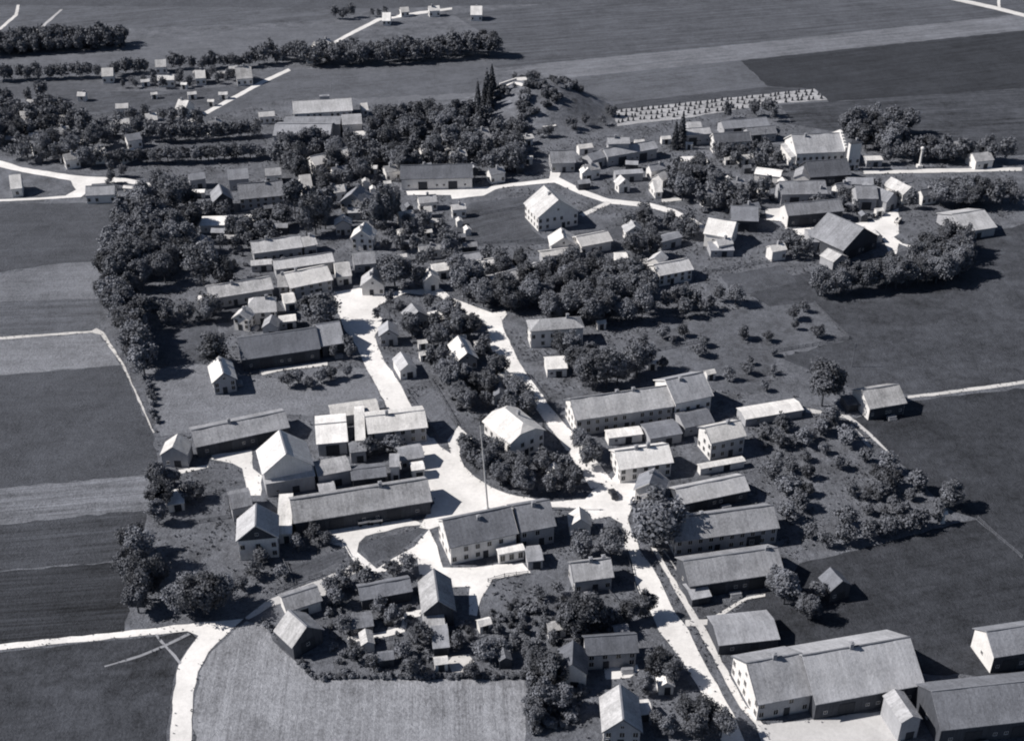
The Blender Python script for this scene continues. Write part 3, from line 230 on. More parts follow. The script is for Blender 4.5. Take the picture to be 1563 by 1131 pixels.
 {'n': 'shed', 'l': 'bright little shed at the outer edge of the tree belt', 'x': -133.67, 'y': 460.5, 'r': 0.241, 'L': 2.68, 'D': 6.49, 'h': 2.4, 's': 0.81, 'rf': 'gable', 'rt': 0.75, 'wt': 'w', 'k': 'shed', 'ch': [], 'c': 'shed'},
 {'n': 'house', 'l': 'grey sloped house hidden behind the big belt tree', 'x': -111.77, 'y': 406.42, 'r': 1.711, 'L': 6.92, 'D': 8.14, 'h': 4.0, 's': 2.75, 'rf': 'gable', 'rt': 0.2, 'wt': 'g', 'k': 'shed', 'ch': [], 'c': 'house'},
 {'n': 'house', 'l': 'gabled house facing down the street from the street head', 'x': -47.39, 'y': 378.44, 'r': 1.601, 'L': 7.25, 'D': 8.53, 'h': 3.6, 's': 3.33, 'rf': 'gable', 'rt': 0.42, 'wt': 'w', 'k': 'house', 'ch': [], 'c': 'house'},
 {'n': 'house', 'l': 'narrow white gabled house at the start of the centre street', 'x': -27.98, 'y': 380.76, 'r': 1.787, 'L': 5.64, 'D': 6.0, 'h': 4.0, 's': 2.18, 'rf': 'gable', 'rt': 0.6, 'wt': 'w', 'k': 'house', 'ch': [], 'c': 'house'},
 {'n': 'shed', 'l': 'white roof directly behind the narrow white gabled house', 'x': -25.17, 'y': 390.52, 'r': 0.275, 'L': 5.89, 'D': 6.2, 'h': 3.0, 's': 1.13, 'rf': 'gable', 'rt': 0.6, 'wt': 'w', 'k': 'shed', 'ch': [], 'c': 'shed'},
 {'n': 'house', 'l': 'small pale house in the gardens right of the street head', 'x': -11.09, 'y': 392.53, 'r': 0.316, 'L': 11.23, 'D': 6.53, 'h': 3.2, 's': 1.32, 'rf': 'gable', 'rt': 0.6, 'wt': 'w', 'k': 'house', 'ch': [], 'c': 'house'},
 {'n': 'barn', 'l': 'long pale roof behind the dense garden trees', 'x': 0.75, 'y': 385.01, 'r': 0.573, 'L': 20.13, 'D': 8.86, 'h': 3.0, 's': 1.79, 'rf': 'gable', 'rt': 0.42, 'wt': 'g', 'k': 'barn', 'ch': [], 'c': 'barn'},
 {'n': 'shed', 'l': 'striped grey shed above the street head gable', 'x': -52.59, 'y': 397.31, 'r': 0.206, 'L': 7.95, 'D': 9.54, 'h': 3.0, 's': 1.74, 'rf': 'gable', 'rt': 0.3, 'wt': 'g', 'k': 'shed', 'ch': [], 'c': 'shed'},
 {'n': 'shed', 'l': 'pale open shed beside the bright roofed street house', 'x': -59.17, 'y': 388.28, 'r': 0.244, 'L': 5.4, 'D': 11.3, 'h': 3.2, 's': 2.52, 'rf': 'gable', 'rt': 0.5, 'wt': 'w', 'k': 'shed', 'ch': [], 'c': 'shed'},
 {'n': 'house', 'l': 'tall narrow house with white left slope above the street head', 'x': -54.18, 'y': 413.46, 'r': 1.481, 'L': 7.38, 'D': 8.69, 'h': 4.6, 's': 3.39, 'rf': 'gable', 'rt': 0.6, 'wt': 'w', 'k': 'house', 'ch': [], 'c': 'house'},
 {'n': 'house', 'l': 'house with bright white square roof slope under the tall dark trees', 'x': -63.1, 'y': 425.4, 'r': 1.693, 'L': 5.67, 'D': 6.67, 'h': 4.0, 's': 2.09, 'rf': 'gable', 'rt': 0.62, 'wt': 'g', 'k': 'house', 'ch': [], 'c': 'house'},
 {'n': 'shed', 'l': 'low pale shed roof under the tall dark trees', 'x': -58.03, 'y': 439.2, 'r': 0.087, 'L': 9.85, 'D': 5.56, 'h': 3.0, 's': 0.8, 'rf': 'gable', 'rt': 0.38, 'wt': 'g', 'k': 'shed', 'ch': [], 'c': 'shed'},
 {'n': 'shed', 'l': 'small white shed above the tall dark trees', 'x': -67.54, 'y': 459.11, 'r': 0.126, 'L': 3.64, 'D': 6.11, 'h': 3.0, 's': 0.88, 'rf': 'gable', 'rt': 0.68, 'wt': 'w', 'k': 'shed', 'ch': [], 'c': 'shed'},
 {'n': 'house', 'l': 'grey house with white roof edge above the low pale shed', 'x': -60.26, 'y': 446.1, 'r': 1.333, 'L': 9.45, 'D': 11.11, 'h': 4.2, 's': 4.34, 'rf': 'gable', 'rt': 0.25, 'wt': 'g', 'k': 'house', 'ch': [], 'c': 'house'},
 {'n': 'shed', 'l': 'pale hut beside the tall dark tree column', 'x': -50.86, 'y': 430.47, 'r': 1.09, 'L': 4.57, 'D': 5.38, 'h': 3.0, 's': 1.31, 'rf': 'gable', 'rt': 0.5, 'wt': 'g', 'k': 'shed', 'ch': [], 'c': 'shed'},
 {'n': 'farmhouse', 'l': 'big lone farmhouse with bright square roof slope on the green below the road fork', 'x': 14.94, 'y': 435.36, 'r': 1.93, 'L': 14.54, 'D': 17.11, 'h': 5.6, 's': 6.21, 'rf': 'gable', 'rt': 0.5, 'wt': 'w', 'k': 'house', 'ch': [], 'skipw': 0, 'c': 'farmhouse'},
 {'n': 'house', 'l': 'white gabled house on the lower edge of the green', 'x': 18.39, 'y': 410.67, 'r': 1.647, 'L': 8.58, 'D': 10.09, 'h': 3.4, 's': 3.4, 'rf': 'gable', 'rt': 0.7, 'wt': 'w', 'k': 'house', 'ch': [], 'c': 'house'},
 {'n': 'house', 'l': 'pale roofed house joined to the white gabled house by the green', 'x': 29.05, 'y': 411.94, 'r': 0.404, 'L': 12.71, 'D': 9.19, 'h': 3.6, 's': 2.05, 'rf': 'gable', 'rt': 0.52, 'wt': 'w', 'k': 'house', 'ch': [], 'c': 'house'},
 {'n': 'barn', 'l': 'long pale barn roof just below the white gabled house by the green', 'x': 17.22, 'y': 402.81, 'r': 0.275, 'L': 15.1, 'D': 5.35, 'h': 3.0, 's': 0.87, 'rf': 'gable', 'rt': 0.55, 'wt': 'g', 'k': 'barn', 'ch': [], 'c': 'barn'},
 {'n': 'shed', 'l': 'little bright shed among trees below the green', 'x': 38.83, 'y': 399.76, 'r': 0.079, 'L': 4.64, 'D': 6.34, 'h': 2.6, 's': 0.79, 'rf': 'gable', 'rt': 0.72, 'wt': 'w', 'k': 'shed', 'ch': [], 'c': 'shed'},
 {'n': 'house', 'l': 'house with bright roof edge behind a dark garden tree by the green', 'x': 44.76, 'y': 420.08, 'r': 1.738, 'L': 6.11, 'D': 7.19, 'h': 3.8, 's': 2.43, 'rf': 'gable', 'rt': 0.4, 'wt': 'w', 'k': 'house', 'ch': [], 'c': 'house'},
 {'n': 'shed', 'l': 'pale shed strip in front of the dense garden wood', 'x': 2.1, 'y': 387.17, 'r': 0.578, 'L': 9.63, 'D': 5.83, 'h': 2.8, 's': 0.73, 'rf': 'gable', 'rt': 0.6, 'wt': 'g', 'k': 'shed', 'ch': [], 'c': 'shed'},
 {'n': 'house', 'l': 'pale roofed house with white side walls above the orchard meadow', 'x': 55.16, 'y': 387.79, 'r': 0.377, 'L': 13.32, 'D': 9.09, 'h': 4.2, 's': 2.22, 'rf': 'gable', 'rt': 0.45, 'wt': 'w', 'k': 'house', 'ch': [], 'gw': 'w', 'c': 'house'},
 {'n': 'house', 'l': 'small pale gabled wing on the house above the orchard meadow', 'x': 51.37, 'y': 395.41, 'r': 1.039, 'L': 6.56, 'D': 5.72, 'h': 3.6, 's': 1.93, 'rf': 'gable', 'rt': 0.45, 'wt': 'w', 'k': 'shed', 'ch': [], 'c': 'house'},
 {'n': 'barn', 'l': 'massive white roofed barn with pitch black shaded end', 'x': 77.08, 'y': 417.65, 'r': -0.382, 'L': 10.49, 'D': 13.12, 'h': 5.0, 's': 3.79, 'rf': 'gable', 'rt': 0.66, 'wt': 'w', 'k': 'barn', 'ch': [], 'c': 'barn'},
 {'n': 'barn', 'l': 'dark grey barn roof behind the massive white roofed barn', 'x': 87.38, 'y': 431.17, 'r': -0.08, 'L': 10.28, 'D': 11.86, 'h': 4.6, 's': 3.42, 'rf': 'gable', 'rt': 0.2, 'wt': 't', 'k': 'barn', 'ch': [], 'c': 'barn'},
 {'n': 'barn', 'l': 'grey low barn left of the massive white roofed barn', 'x': 57.04, 'y': 414.17, 'r': 0.514, 'L': 9.52, 'D': 5.42, 'h': 3.4, 's': 1.09, 'rf': 'gable', 'rt': 0.24, 'wt': 'g', 'k': 'shed', 'ch': [], 'c': 'barn'},
 {'n': 'shed', 'l': 'grey flat shed in front of the massive white roofed barn', 'x': 75.61, 'y': 408.32, 'r': 0.043, 'L': 8.74, 'D': 7.79, 'h': 2.6, 's': 0.69, 'rf': 'gable', 'rt': 0.24, 'wt': 'g', 'k': 'shed', 'ch': [], 'c': 'shed'},
 {'n': 'barn', 'l': 'long dark roofed barn above the bright yard strip', 'x': -30.52, 'y': 471.39, 'r': 0.061, 'L': 29.22, 'D': 11.76, 'h': 4.6, 's': 3.68, 'rf': 'gable', 'rt': 0.14, 'wt': 'w', 'k': 'barn', 'ch': [], 'c': 'barn'},
 {'n': 'barn', 'l': 'long pale barn roof below the stubble field with stooks', 'x': 49.33, 'y': 497.59, 'r': 0.419, 'L': 24.36, 'D': 8.05, 'h': 4.4, 's': 2.33, 'rf': 'gable', 'rt': 0.32, 'wt': 'g', 'k': 'barn', 'ch': [], 'c': 'barn'},
 {'n': 'house', 'l': 'tall pale block roof rising behind the long pale barn', 'x': 44.65, 'y': 498.0, 'r': 0.055, 'L': 9.58, 'D': 6.69, 'h': 8.0, 's': 1.78, 'rf': 'gable', 'rt': 0.36, 'wt': 'g', 'k': 'house', 'ch': [], 'c': 'house'},
 {'n': 'barn', 'l': 'grey low barn running to the long pale barn', 'x': 34.38, 'y': 491.52, 'r': 0.633, 'L': 7.78, 'D': 7.08, 'h': 3.8, 's': 1.88, 'rf': 'gable', 'rt': 0.24, 'wt': 'g', 'k': 'shed', 'ch': [], 'c': 'barn'},
 {'n': 'barn', 'l': 'mid grey shed roof above the upper road', 'x': 47.47, 'y': 475.61, 'r': 0.165, 'L': 11.82, 'D': 4.39, 'h': 3.4, 's': 1.07, 'rf': 'gable', 'rt': 0.32, 'wt': 'g', 'k': 'shed', 'ch': [], 'c': 'barn'},
 {'n': 'house', 'l': 'bright white sloped cottage', 'x': 60.2, 'y': 470.54, 'r': 0.866, 'L': 5.01, 'D': 5.89, 'h': 3.0, 's': 2.14, 'rf': 'gable', 'rt': 0.7, 'wt': 'w', 'k': 'shed', 'ch': [], 'c': 'house'},
 {'n': 'house', 'l': 'cottage with bright bent roof edge beside the upper road', 'x': 44.31, 'y': 464.83, 'r': 1.898, 'L': 4.95, 'D': 5.82, 'h': 3.2, 's': 2.44, 'rf': 'gable', 'rt': 0.5, 'wt': 'w', 'k': 'house', 'ch': [], 'c': 'house'},
 {'n': 'shed', 'l': 'thin pale shed roof at the foot of the shrubby hill', 'x': 16.69, 'y': 530.56, 'r': 0.391, 'L': 6.1, 'D': 2.0, 'h': 2.6, 's': 0.29, 'rf': 'gable', 'rt': 0.6, 'wt': 'g', 'k': 'shed', 'ch': [], 'c': 'shed'},
 {'n': 'house', 'l': 'small white gabled cottage at the upper road fork', 'x': 30.63, 'y': 477.16, 'r': 1.751, 'L': 4.62, 'D': 5.43, 'h': 3.0, 's': 2.28, 'rf': 'gable', 'rt': 0.68, 'wt': 'w', 'k': 'shed', 'ch': [], 'c': 'house'},
 {'n': 'house', 'l': 'large grey roof behind the upper road fork', 'x': 20.76, 'y': 488.86, 'r': 0.097, 'L': 10.43, 'D': 11.08, 'h': 4.0, 's': 3.46, 'rf': 'gable', 'rt': 0.28, 'wt': 'g', 'k': 'house', 'ch': [], 'c': 'house'},
 {'n': 'house', 'l': 'pale house roof among trees left of the shrubby hill', 'x': 6.58, 'y': 516.0, 'r': 0.357, 'L': 4.75, 'D': 5.2, 'h': 3.0, 's': 0.84, 'rf': 'gable', 'rt': 0.5, 'wt': 'w', 'k': 'house', 'ch': [], 'c': 'house'},
 {'n': 'barn', 'l': 'pale barn roof beside the tall dark trees under the stubble field', 'x': 80.37, 'y': 517.79, 'r': 0.205, 'L': 12.04, 'D': 6.86, 'h': 4.6, 's': 1.82, 'rf': 'gable', 'rt': 0.4, 'wt': 'g', 'k': 'barn', 'ch': [], 'c': 'barn'},
 {'n': 'house', 'l': 'small upper roof block on the pale barn under the stubble field', 'x': 79.93, 'y': 522.93, 'r': 0.092, 'L': 6.18, 'D': 7.25, 'h': 6.0, 's': 1.18, 'rf': 'gable', 'rt': 0.4, 'wt': 'g', 'k': 'shed', 'ch': [], 'c': 'house'},
 {'n': 'farmhouse', 'l': 'dark roofed farmhouse with tall white left gable', 'x': 93.81, 'y': 507.38, 'r': 0.133, 'L': 16.28, 'D': 7.9, 'h': 5.4, 's': 2.87, 'rf': 'gable', 'rt': 0.15, 'wt': 'w', 'k': 'house', 'ch': [], 'gw': 'w', 'c': 'farmhouse'},
 {'n': 'barn', 'l': 'long grey barn behind the dark farmhouse with tall white gable', 'x': 103.11, 'y': 530.62, 'r': 0.213, 'L': 21.75, 'D': 9.38, 'h': 3.6, 's': 2.29, 'rf': 'gable', 'rt': 0.22, 'wt': 'g', 'k': 'barn', 'ch': [], 'c': 'barn'},
 {'n': 'barn', 'l': 'grey green barn end beside the long grey barn', 'x': 108.9, 'y': 521.16, 'r': 0.212, 'L': 13.33, 'D': 8.03, 'h': 3.6, 's': 2.14, 'rf': 'gable', 'rt': 0.24, 'wt': 'g', 'k': 'barn', 'ch': [], 'c': 'barn'},
 {'n': 'shed', 'l': 'low bright shed in front of the tall white gable', 'x': 76.24, 'y': 490.66, 'r': 0.048, 'L': 10.49, 'D': 7.82, 'h': 2.6, 's': 0.69, 'rf': 'gable', 'rt': 0.7, 'wt': 'w', 'k': 'shed', 'ch': [], 'c': 'shed'},
 {'n': 'shed', 'l': 'long bright white flat shed in the right farm court', 'x': 105.07, 'y': 477.01, 'r': -0.322, 'L': 10.71, 'D': 7.63, 'h': 2.8, 's': 0.67, 'rf': 'gable', 'rt': 0.75, 'wt': 'w', 'k': 'shed', 'ch': [], 'c': 'shed'},
 {'n': 'church', 'l': 'long pale church-like building ending in a white stepped wall', 'x': 127.54, 'y': 497.2, 'r': 0.112, 'L': 21.25, 'D': 17.58, 'h': 6.5, 's': 5.07, 'rf': 'gable', 'rt': 0.36, 'wt': 'w', 'k': 'house', 'ch': [], 'parapet': 1, 'c': 'church'},
 {'n': 'tower', 'l': 'square pale tower block beside the white stepped wall', 'x': 141.66, 'y': 486.73, 'r': 0.211, 'L': 5.95, 'D': 3.05, 'h': 12, 's': 0.95, 'rf': 'hip', 'rt': 0.07, 'wt': 'w', 'k': 'house', 'ch': [], 'c': 'building'},
 {'n': 'porch_wing', 'l': 'pale flat wing on the long church-like building', 'x': 118.09, 'y': 496.25, 'r': 1.664, 'L': 15.67, 'D': 5.53, 'h': 4.5, 's': 0.79, 'rf': 'gable', 'rt': 0.42, 'wt': 'w', 'k': 'shed', 'ch': [], 'c': 'wing'},
 {'n': 'barn', 'l': 'wide dark roofed barn in front of the white stepped wall', 'x': 127.81, 'y': 476.05, 'r': 0.163, 'L': 17.71, 'D': 13.1, 'h': 4.0, 's': 4.42, 'rf': 'gable', 'rt': 0.12, 'wt': 't', 'k': 'barn', 'ch': [], 'c': 'barn'},
 {'n': 'house', 'l': 'house with bright L shaped roof edge before the wide dark barn', 'x': 118.1, 'y': 473.12, 'r': 1.279, 'L': 9.39, 'D': 6.63, 'h': 3.4, 's': 1.92, 'rf': 'gable', 'rt': 0.34, 'wt': 'w', 'k': 'shed', 'ch': [], 'c': 'house'},
 {'n': 'barn', 'l': 'long mid grey barn, upper one of the right farm pair', 'x': 113.85, 'y': 455.4, 'r': 0.049, 'L': 18.47, 'D': 10.72, 'h': 4.6, 's': 3.35, 'rf': 'gable', 'rt': 0.28, 'wt': 'g', 'k': 'barn', 'ch': [(0.38, -0.3)], 'c': 'barn'},
 {'n': 'barn', 'l': 'long mid grey barn with white left gable, lower one of the right farm pair', 'x': 113.96, 'y': 435.97, 'r': 0.205, 'L': 22.79, 'D': 9.02, 'h': 4.8, 's': 3.04, 'rf': 'gable', 'rt': 0.28, 'wt': 't', 'k': 'barn', 'ch': [], 'gw': 'w', 'c': 'barn'},
 {'n': 'barn', 'l': 'square grey barn roof beside the right farm yard', 'x': 137.66, 'y': 450.45, 'r': 0.0, 'L': 8.43, 'D': 10.64, 'h': 4.8, 's': 3.32, 'rf': 'gable', 'rt': 0.28, 'wt': 'g', 'k': 'barn', 'ch': [], 'c': 'barn'},
 {'n': 'barn', 'l': 'grey roof strip behind the square grey barn', 'x': 138.38, 'y': 462.06, 'r': -0.045, 'L': 10.37, 'D': 6.23, 'h': 5.0, 's': 1.66, 'rf': 'gable', 'rt': 0.26, 'wt': 'g', 'k': 'shed', 'ch': [], 'c': 'barn'},
 {'n': 'house', 'l': 'narrow dark house with bright roof edge beside the square grey barn', 'x': 143.17, 'y': 451.36, 'r': 2.22, 'L': 14.37, 'D': 7.31, 'h': 4.0, 's': 3.07, 'rf': 'gable', 'rt': 0.26, 'wt': 'g', 'k': 'shed', 'ch': [], 'c': 'house'},
 {'n': 'house', 'l': 'pale gabled house at the right farm yard end', 'x': 153.49, 'y': 457.38, 'r': 2.06, 'L': 11.4, 'D': 7.71, 'h': 4.0, 's': 2.8, 'rf': 'gable', 'rt': 0.5, 'wt': 'w', 'k': 'shed', 'ch': [], 'c': 'house'},
 {'n': 'barn', 'l': 'big diamond shaped grey barn roof casting a black shadow on the yard', 'x': 120.87, 'y': 412.69, 'r': 2.213, 'L': 16.83, 'D': 19.81, 'h': 4.6, 's': 6.19, 'rf': 'gable', 'rt': 0.28, 'wt': 't', 'k': 'barn', 'ch': [], 'c': 'barn'},
 {'n': 'barn', 'l': 'grey side roof joined to the big diamond shaped barn', 'x': 111.49, 'y': 414.81, 'r': 0.0, 'L': 6.73, 'D': 11.0, 'h': 3.6, 's': 2.22, 'rf': 'gable', 'rt': 0.28, 'wt': 'g', 'k': 'shed', 'ch': [], 'c': 'barn'},
 {'n': 'shed', 'l': 'pale gabled shed below the big diamond shaped barn', 'x': 114.67, 'y': 399.03, 'r': 2.161, 'L': 6.73, 'D': 7.91, 'h': 3.0, 's': 1.93, 'rf': 'gable', 'rt': 0.48, 'wt': 'g', 'k': 'shed', 'ch': [], 'c': 'shed'},
 {'n': 'barn', 'l': 'long pale triangular roof half hidden by the right hand trees', 'x': 170.94, 'y': 428.76, 'r': 0.315, 'L': 14.31, 'D': 18.0, 'h': 3.4, 's': 3.28, 'rf': 'gable', 'rt': 0.42, 'wt': 'g', 'k': 'barn', 'ch': [], 'c': 'barn'},
 {'n': 'shed', 'l': 'thin pale shed behind the church-like building', 'x': 151.47, 'y': 491.61, 'r': 0.072, 'L': 7.11, 'D': 5.01, 'h': 3.0, 's': 0.62, 'rf': 'gable', 'rt': 0.6, 'wt': 'g', 'k': 'shed', 'ch': [], 'c': 'shed'},
 {'n': 'house', 'l': 'pale roofed house among dark trees at the right rim', 'x': 185.16, 'y': 502.51, 'r': 0.289, 'L': 10.5, 'D': 7.41, 'h': 3.6, 's': 2.14, 'rf': 'gable', 'rt': 0.4, 'wt': 'w', 'k': 'shed', 'ch': [], 'c': 'house'},
 {'n': 'house', 'l': 'grey white house at the far right edge of the village', 'x': 196.08, 'y': 491.23, 'r': 0.253, 'L': 8.61, 'D': 7.99, 'h': 3.4, 's': 2.31, 'rf': 'gable', 'rt': 0.42, 'wt': 'w', 'k': 'shed', 'ch': [], 'c': 'house'},
 {'n': 'factory_hall', 'l': 'long pale roofed factory hall with roof block beside the big meadow', 'x': -86.79, 'y': 548.78, 'r': 0.171, 'L': 26.63, 'D': 17.97, 'h': 5.5, 's': 2.92, 'rf': 'gable', 'rt': 0.42, 'wt': 'w', 'k': 'house', 'ch': [(0.05, 0.1)], 'bigch': 1, 'c': 'factory'},
 {'n': 'factory_hall', 'l': 'wide grey shed roof in front of the pale factory hall', 'x': -91.12, 'y': 520.36, 'r': 0.0, 'L': 24.96, 'D': 16.76, 'h': 5.0, 's': 2.4, 'rf': 'gable', 'rt': 0.28, 'wt': 'g', 'k': 'barn', 'ch': [], 'c': 'factory'},
 {'n': 'factory_hall', 'l': 'flat grey roof between the two factory sheds', 'x': -88.52, 'y': 529.62, 'r': 0.034, 'L': 25.18, 'D': 10.41, 'h': 5.5, 's': 1.3, 'rf': 'gable', 'rt': 0.26, 'wt': 'g', 'k': 'shed', 'ch': [], 'c': 'factory'},
 {'n': 'factory_hall', 'l': 'pale square roof at the end of the factory sheds', 'x': -71.45, 'y': 531.22, 'r': 0.146, 'L': 8.92, 'D': 13.31, 'h': 5.5, 's': 1.91, 'rf': 'gable', 'rt': 0.36, 'wt': 'w', 'k': 'shed', 'ch': [], 'c': 'factory'},
 {'n': 'shed', 'l': 'thin bright shed at the corner of the factory', 'x': -65.73, 'y': 520.29, 'r': 0.241, 'L': 8.77, 'D': 6.29, 'h': 3.0, 's': 0.55, 'rf': 'gable', 'rt': 0.72, 'wt': 'w', 'k': 'shed', 'ch': [], 'c': 'shed'},
 {'n': 'house', 'l': 'bright white roofed house with white gable below the factory', 'x': -75.92, 'y': 486.45, 'r': 0.614, 'L': 17.37, 'D': 8.4, 'h': 5.0, 's': 2.63, 'rf': 'gable', 'rt': 0.62, 'wt': 'w', 'k': 'house', 'ch': [], 'gw': 'w', 'c': 'house'},
 {'n': 'hut', 'l': 'small steep hut with one white slope at the end of the inn', 'x': 17.12, 'y': 248.99, 'r': 1.594, 'L': 5.1, 'D': 5.91, 'h': 2.8, 's': 2.48, 'rf': 'gable', 'rt': 0.62, 'wt': 'w', 'k': 'shed', 'ch': [], 'c': 'hut'},
 {'n': 'garden_hut', 'l': 'little white tent shaped hut in the triangle garden at the junction', 'x': 11.28, 'y': 270.1, 'r': 1.571, 'L': 5.03, 'D': 3.98, 'h': 2.4, 's': 1.67, 'rf': 'gable', 'rt': 0.66, 'wt': 'w', 'k': 'shed', 'ch': [], 'c': 'hut'},
 {'n': 'hut', 'l': 'white open hut at the field edge of the left farm garden', 'x': -87.74, 'y': 259.34, 'r': 0.265, 'L': 4.47, 'D': 6.63, 'h': 2.4, 's': 0.71, 'rf': 'gable', 'rt': 0.62, 'wt': 'w', 'k': 'shed', 'ch': [], 'c': 'hut'},
 {'n': 'house', 'l': 'white house at the end of the far hedge row', 'x': -199.46, 'y': 600.62, 'r': 0.18, 'L': 5.61, 'D': 7.73, 'h': 3.4, 's': 3.02, 'rf': 'gable', 'rt': 0.6, 'wt': 'w', 'k': 'far', 'ch': [], 'c': 'house'},
 {'n': 'house', 'l': 'pale house behind the far hedge row', 'x': -176.67, 'y': 614.69, 'r': 0.193, 'L': 5.43, 'D': 7.28, 'h': 3.4, 's': 2.84, 'rf': 'gable', 'rt': 0.5, 'wt': 'w', 'k': 'far', 'ch': [], 'c': 'house'},
 {'n': 'house', 'l': 'long low white house in the far hamlet', 'x': -169.02, 'y': 593.49, 'r': 0.121, 'L': 8.13, 'D': 5.29, 'h': 3.4, 's': 2.07, 'rf': 'gable', 'rt': 0.65, 'wt': 'w', 'k': 'far', 'ch': [], 'c': 'house'},
 {'n': 'house', 'l': 'white gabled house in the far hamlet', 'x': -153.17, 'y': 597.57, 'r': 0.199, 'L': 5.02, 'D': 7.63, 'h': 3.4, 's': 2.98, 'rf': 'gable', 'rt': 0.6, 'wt': 'w', 'k': 'far', 'ch': [], 'c': 'house'},
 {'n': 'house', 'l': 'pale tall house where the diagonal road leaves the far hamlet', 'x': -132.09, 'y': 598.72, 'r': 0.254, 'L': 7.9, 'D': 11.13, 'h': 3.4, 's': 4.35, 'rf': 'gable', 'rt': 0.5, 'wt': 'w', 'k': 'far', 'ch': [], 'c': 'house'},
 {'n': 'house', 'l': 'white gabled house in the field below the far hamlet', 'x': -150.99, 'y': 552.94, 'r': -0.323, 'L': 5.49, 'D': 8.93, 'h': 3.4, 's': 3.49, 'rf': 'gable', 'rt': 0.65, 'wt': 'w', 'k': 'far', 'ch': [], 'c': 'house'},
 {'n': 'house', 'l': 'pale low house in the far garden plots', 'x': -179.74, 'y': 553.05, 'r': 0.15, 'L': 5.86, 'D': 4.36, 'h': 3.4, 's': 1.7, 'rf': 'gable', 'rt': 0.5, 'wt': 'w', 'k': 'far', 'ch': [], 'c': 'house'},
 {'n': 'shed', 'l': 'long pale shed in the far garden plots', 'x': -175.23, 'y': 532.64, 'r': 0.196, 'L': 8.48, 'D': 5.25, 'h': 3.4, 's': 2.05, 'rf': 'gable', 'rt': 0.5, 'wt': 'w', 'k': 'far', 'ch': [], 'c': 'shed'},
 {'n': 'house', 'l': 'white house by the far garden plots', 'x': -162.66, 'y': 538.02, 'r': 0.33, 'L': 5.16, 'D': 6.29, 'h': 3.4, 's': 2.46, 'rf': 'gable', 'rt': 0.6, 'wt': 'w', 'k': 'far', 'ch': [], 'c': 'house'},
 {'n': 'house', 'l': 'white gabled house beside the far left trees', 'x': -219.22, 'y': 538.98, 'r': 0.339, 'L': 5.03, 'D': 8.35, 'h': 3.4, 's': 3.26, 'rf': 'gable', 'rt': 0.6, 'wt': 'w', 'k': 'far', 'ch': [], 'c': 'house'},
 {'n': 'house', 'l': 'pale wide roofed house among the far left trees', 'x': -218.28, 'y': 525.42, 'r': 0.298, 'L': 8.19, 'D': 8.13, 'h': 3.4, 's': 3.18, 'rf': 'gable', 'rt': 0.45, 'wt': 'w', 'k': 'far', 'ch': [], 'c': 'house'},
 {'n': 'shed', 'l': 'tiny white shed among the far left trees', 'x': -208.37, 'y': 516.69, 'r': 0.181, 'L': 4.38, 'D': 3.08, 'h': 3.4, 's': 1.2, 'rf': 'gable', 'rt': 0.65, 'wt': 'w', 'k': 'far', 'ch': [], 'c': 'shed'},
 {'n': 'shed', 'l': 'tiny pale hut in the far left field', 'x': -203.98, 'y': 571.83, 'r': 0.0, 'L': 4.03, 'D': 3.98, 'h': 2.6, 's': 1.56, 'rf': 'gable', 'rt': 0.5, 'wt': 'w', 'k': 'far', 'ch': [], 'c': 'shed'},
 {'n': 'house', 'l': 'white cottage above the upper left road', 'x': -173.83, 'y': 495.82, 'r': 0.162, 'L': 4.53, 'D': 6.88, 'h': 3.4, 's': 2.69, 'rf': 'gable', 'rt': 0.6, 'wt': 'w', 'k': 'far', 'ch': [], 'c': 'house'},
 {'n': 'shed', 'l': 'small bright shed beside the alley trees', 'x': -162.63, 'y': 496.01, 'r': 0.977, 'L': 7.12, 'D': 3.56, 'h': 3.4, 's': 1.39, 'rf': 'gable', 'rt': 0.7, 'wt': 'w', 'k': 'far', 'ch': [], 'c': 'shed'},
 {'n': 'house', 'l': 'bright white house below the bend of the upper left road', 'x': -197.96, 'y': 463.1, 'r': 0.299, 'L': 4.43, 'D': 10.13, 'h': 3.4, 's': 3.96, 'rf': 'gable', 'rt': 0.7, 'wt': 'w', 'k': 'far', 'ch': [], 'c': 'house'},
 {'n': 'house', 'l': 'grey cottage row at the upper left crossroads', 'x': -161.92, 'y': 455.21, 'r': 0.113, 'L': 11.27, 'D': 6.84, 'h': 3.4, 's': 2.67, 'rf': 'gable', 'rt': 0.32, 'wt': 'w', 'k': 'far', 'ch': [], 'c': 'house'},
 {'n': 'shed', 'l': 'long bright shed beside the left tree belt top', 'x': -148.8, 'y': 459.08, 'r': -0.174, 'L': 11.32, 'D': 2.32, 'h': 3.4, 's': 0.9, 'rf': 'gable', 'rt': 0.72, 'wt': 'w', 'k': 'far', 'ch': [], 'c': 'shed'},
 {'n': 'shed', 'l': 'tiny bright shed above the tree belt', 'x': -133.36, 'y': 458.57, 'r': 0.198, 'L': 3.28, 'D': 4.12, 'h': 2.6, 's': 1.61, 'rf': 'gable', 'rt': 0.7, 'wt': 'w', 'k': 'far', 'ch': [], 'c': 'shed'},
 {'n': 'house', 'l': 'white gabled house on the far road under the horizon fields', 'x': -70.35, 'y': 700.06, 'r': 0.0, 'L': 4.76, 'D': 8.98, 'h': 2.6, 's': 3.51, 'rf': 'gable', 'rt': 0.75, 'wt': 'w', 'k': 'far', 'ch': [], 'c': 'house'},
 {'n': 'house', 'l': 'bright white house in the far top field', 'x': -20.18, 'y': 709.4, 'r': 0.0, 'L': 6.66, 'D': 9.79, 'h': 3.4, 's': 3.82, 'rf': 'gable', 'rt': 0.7, 'wt': 'w', 'k': 'far', 'ch': [], 'c': 'house'},
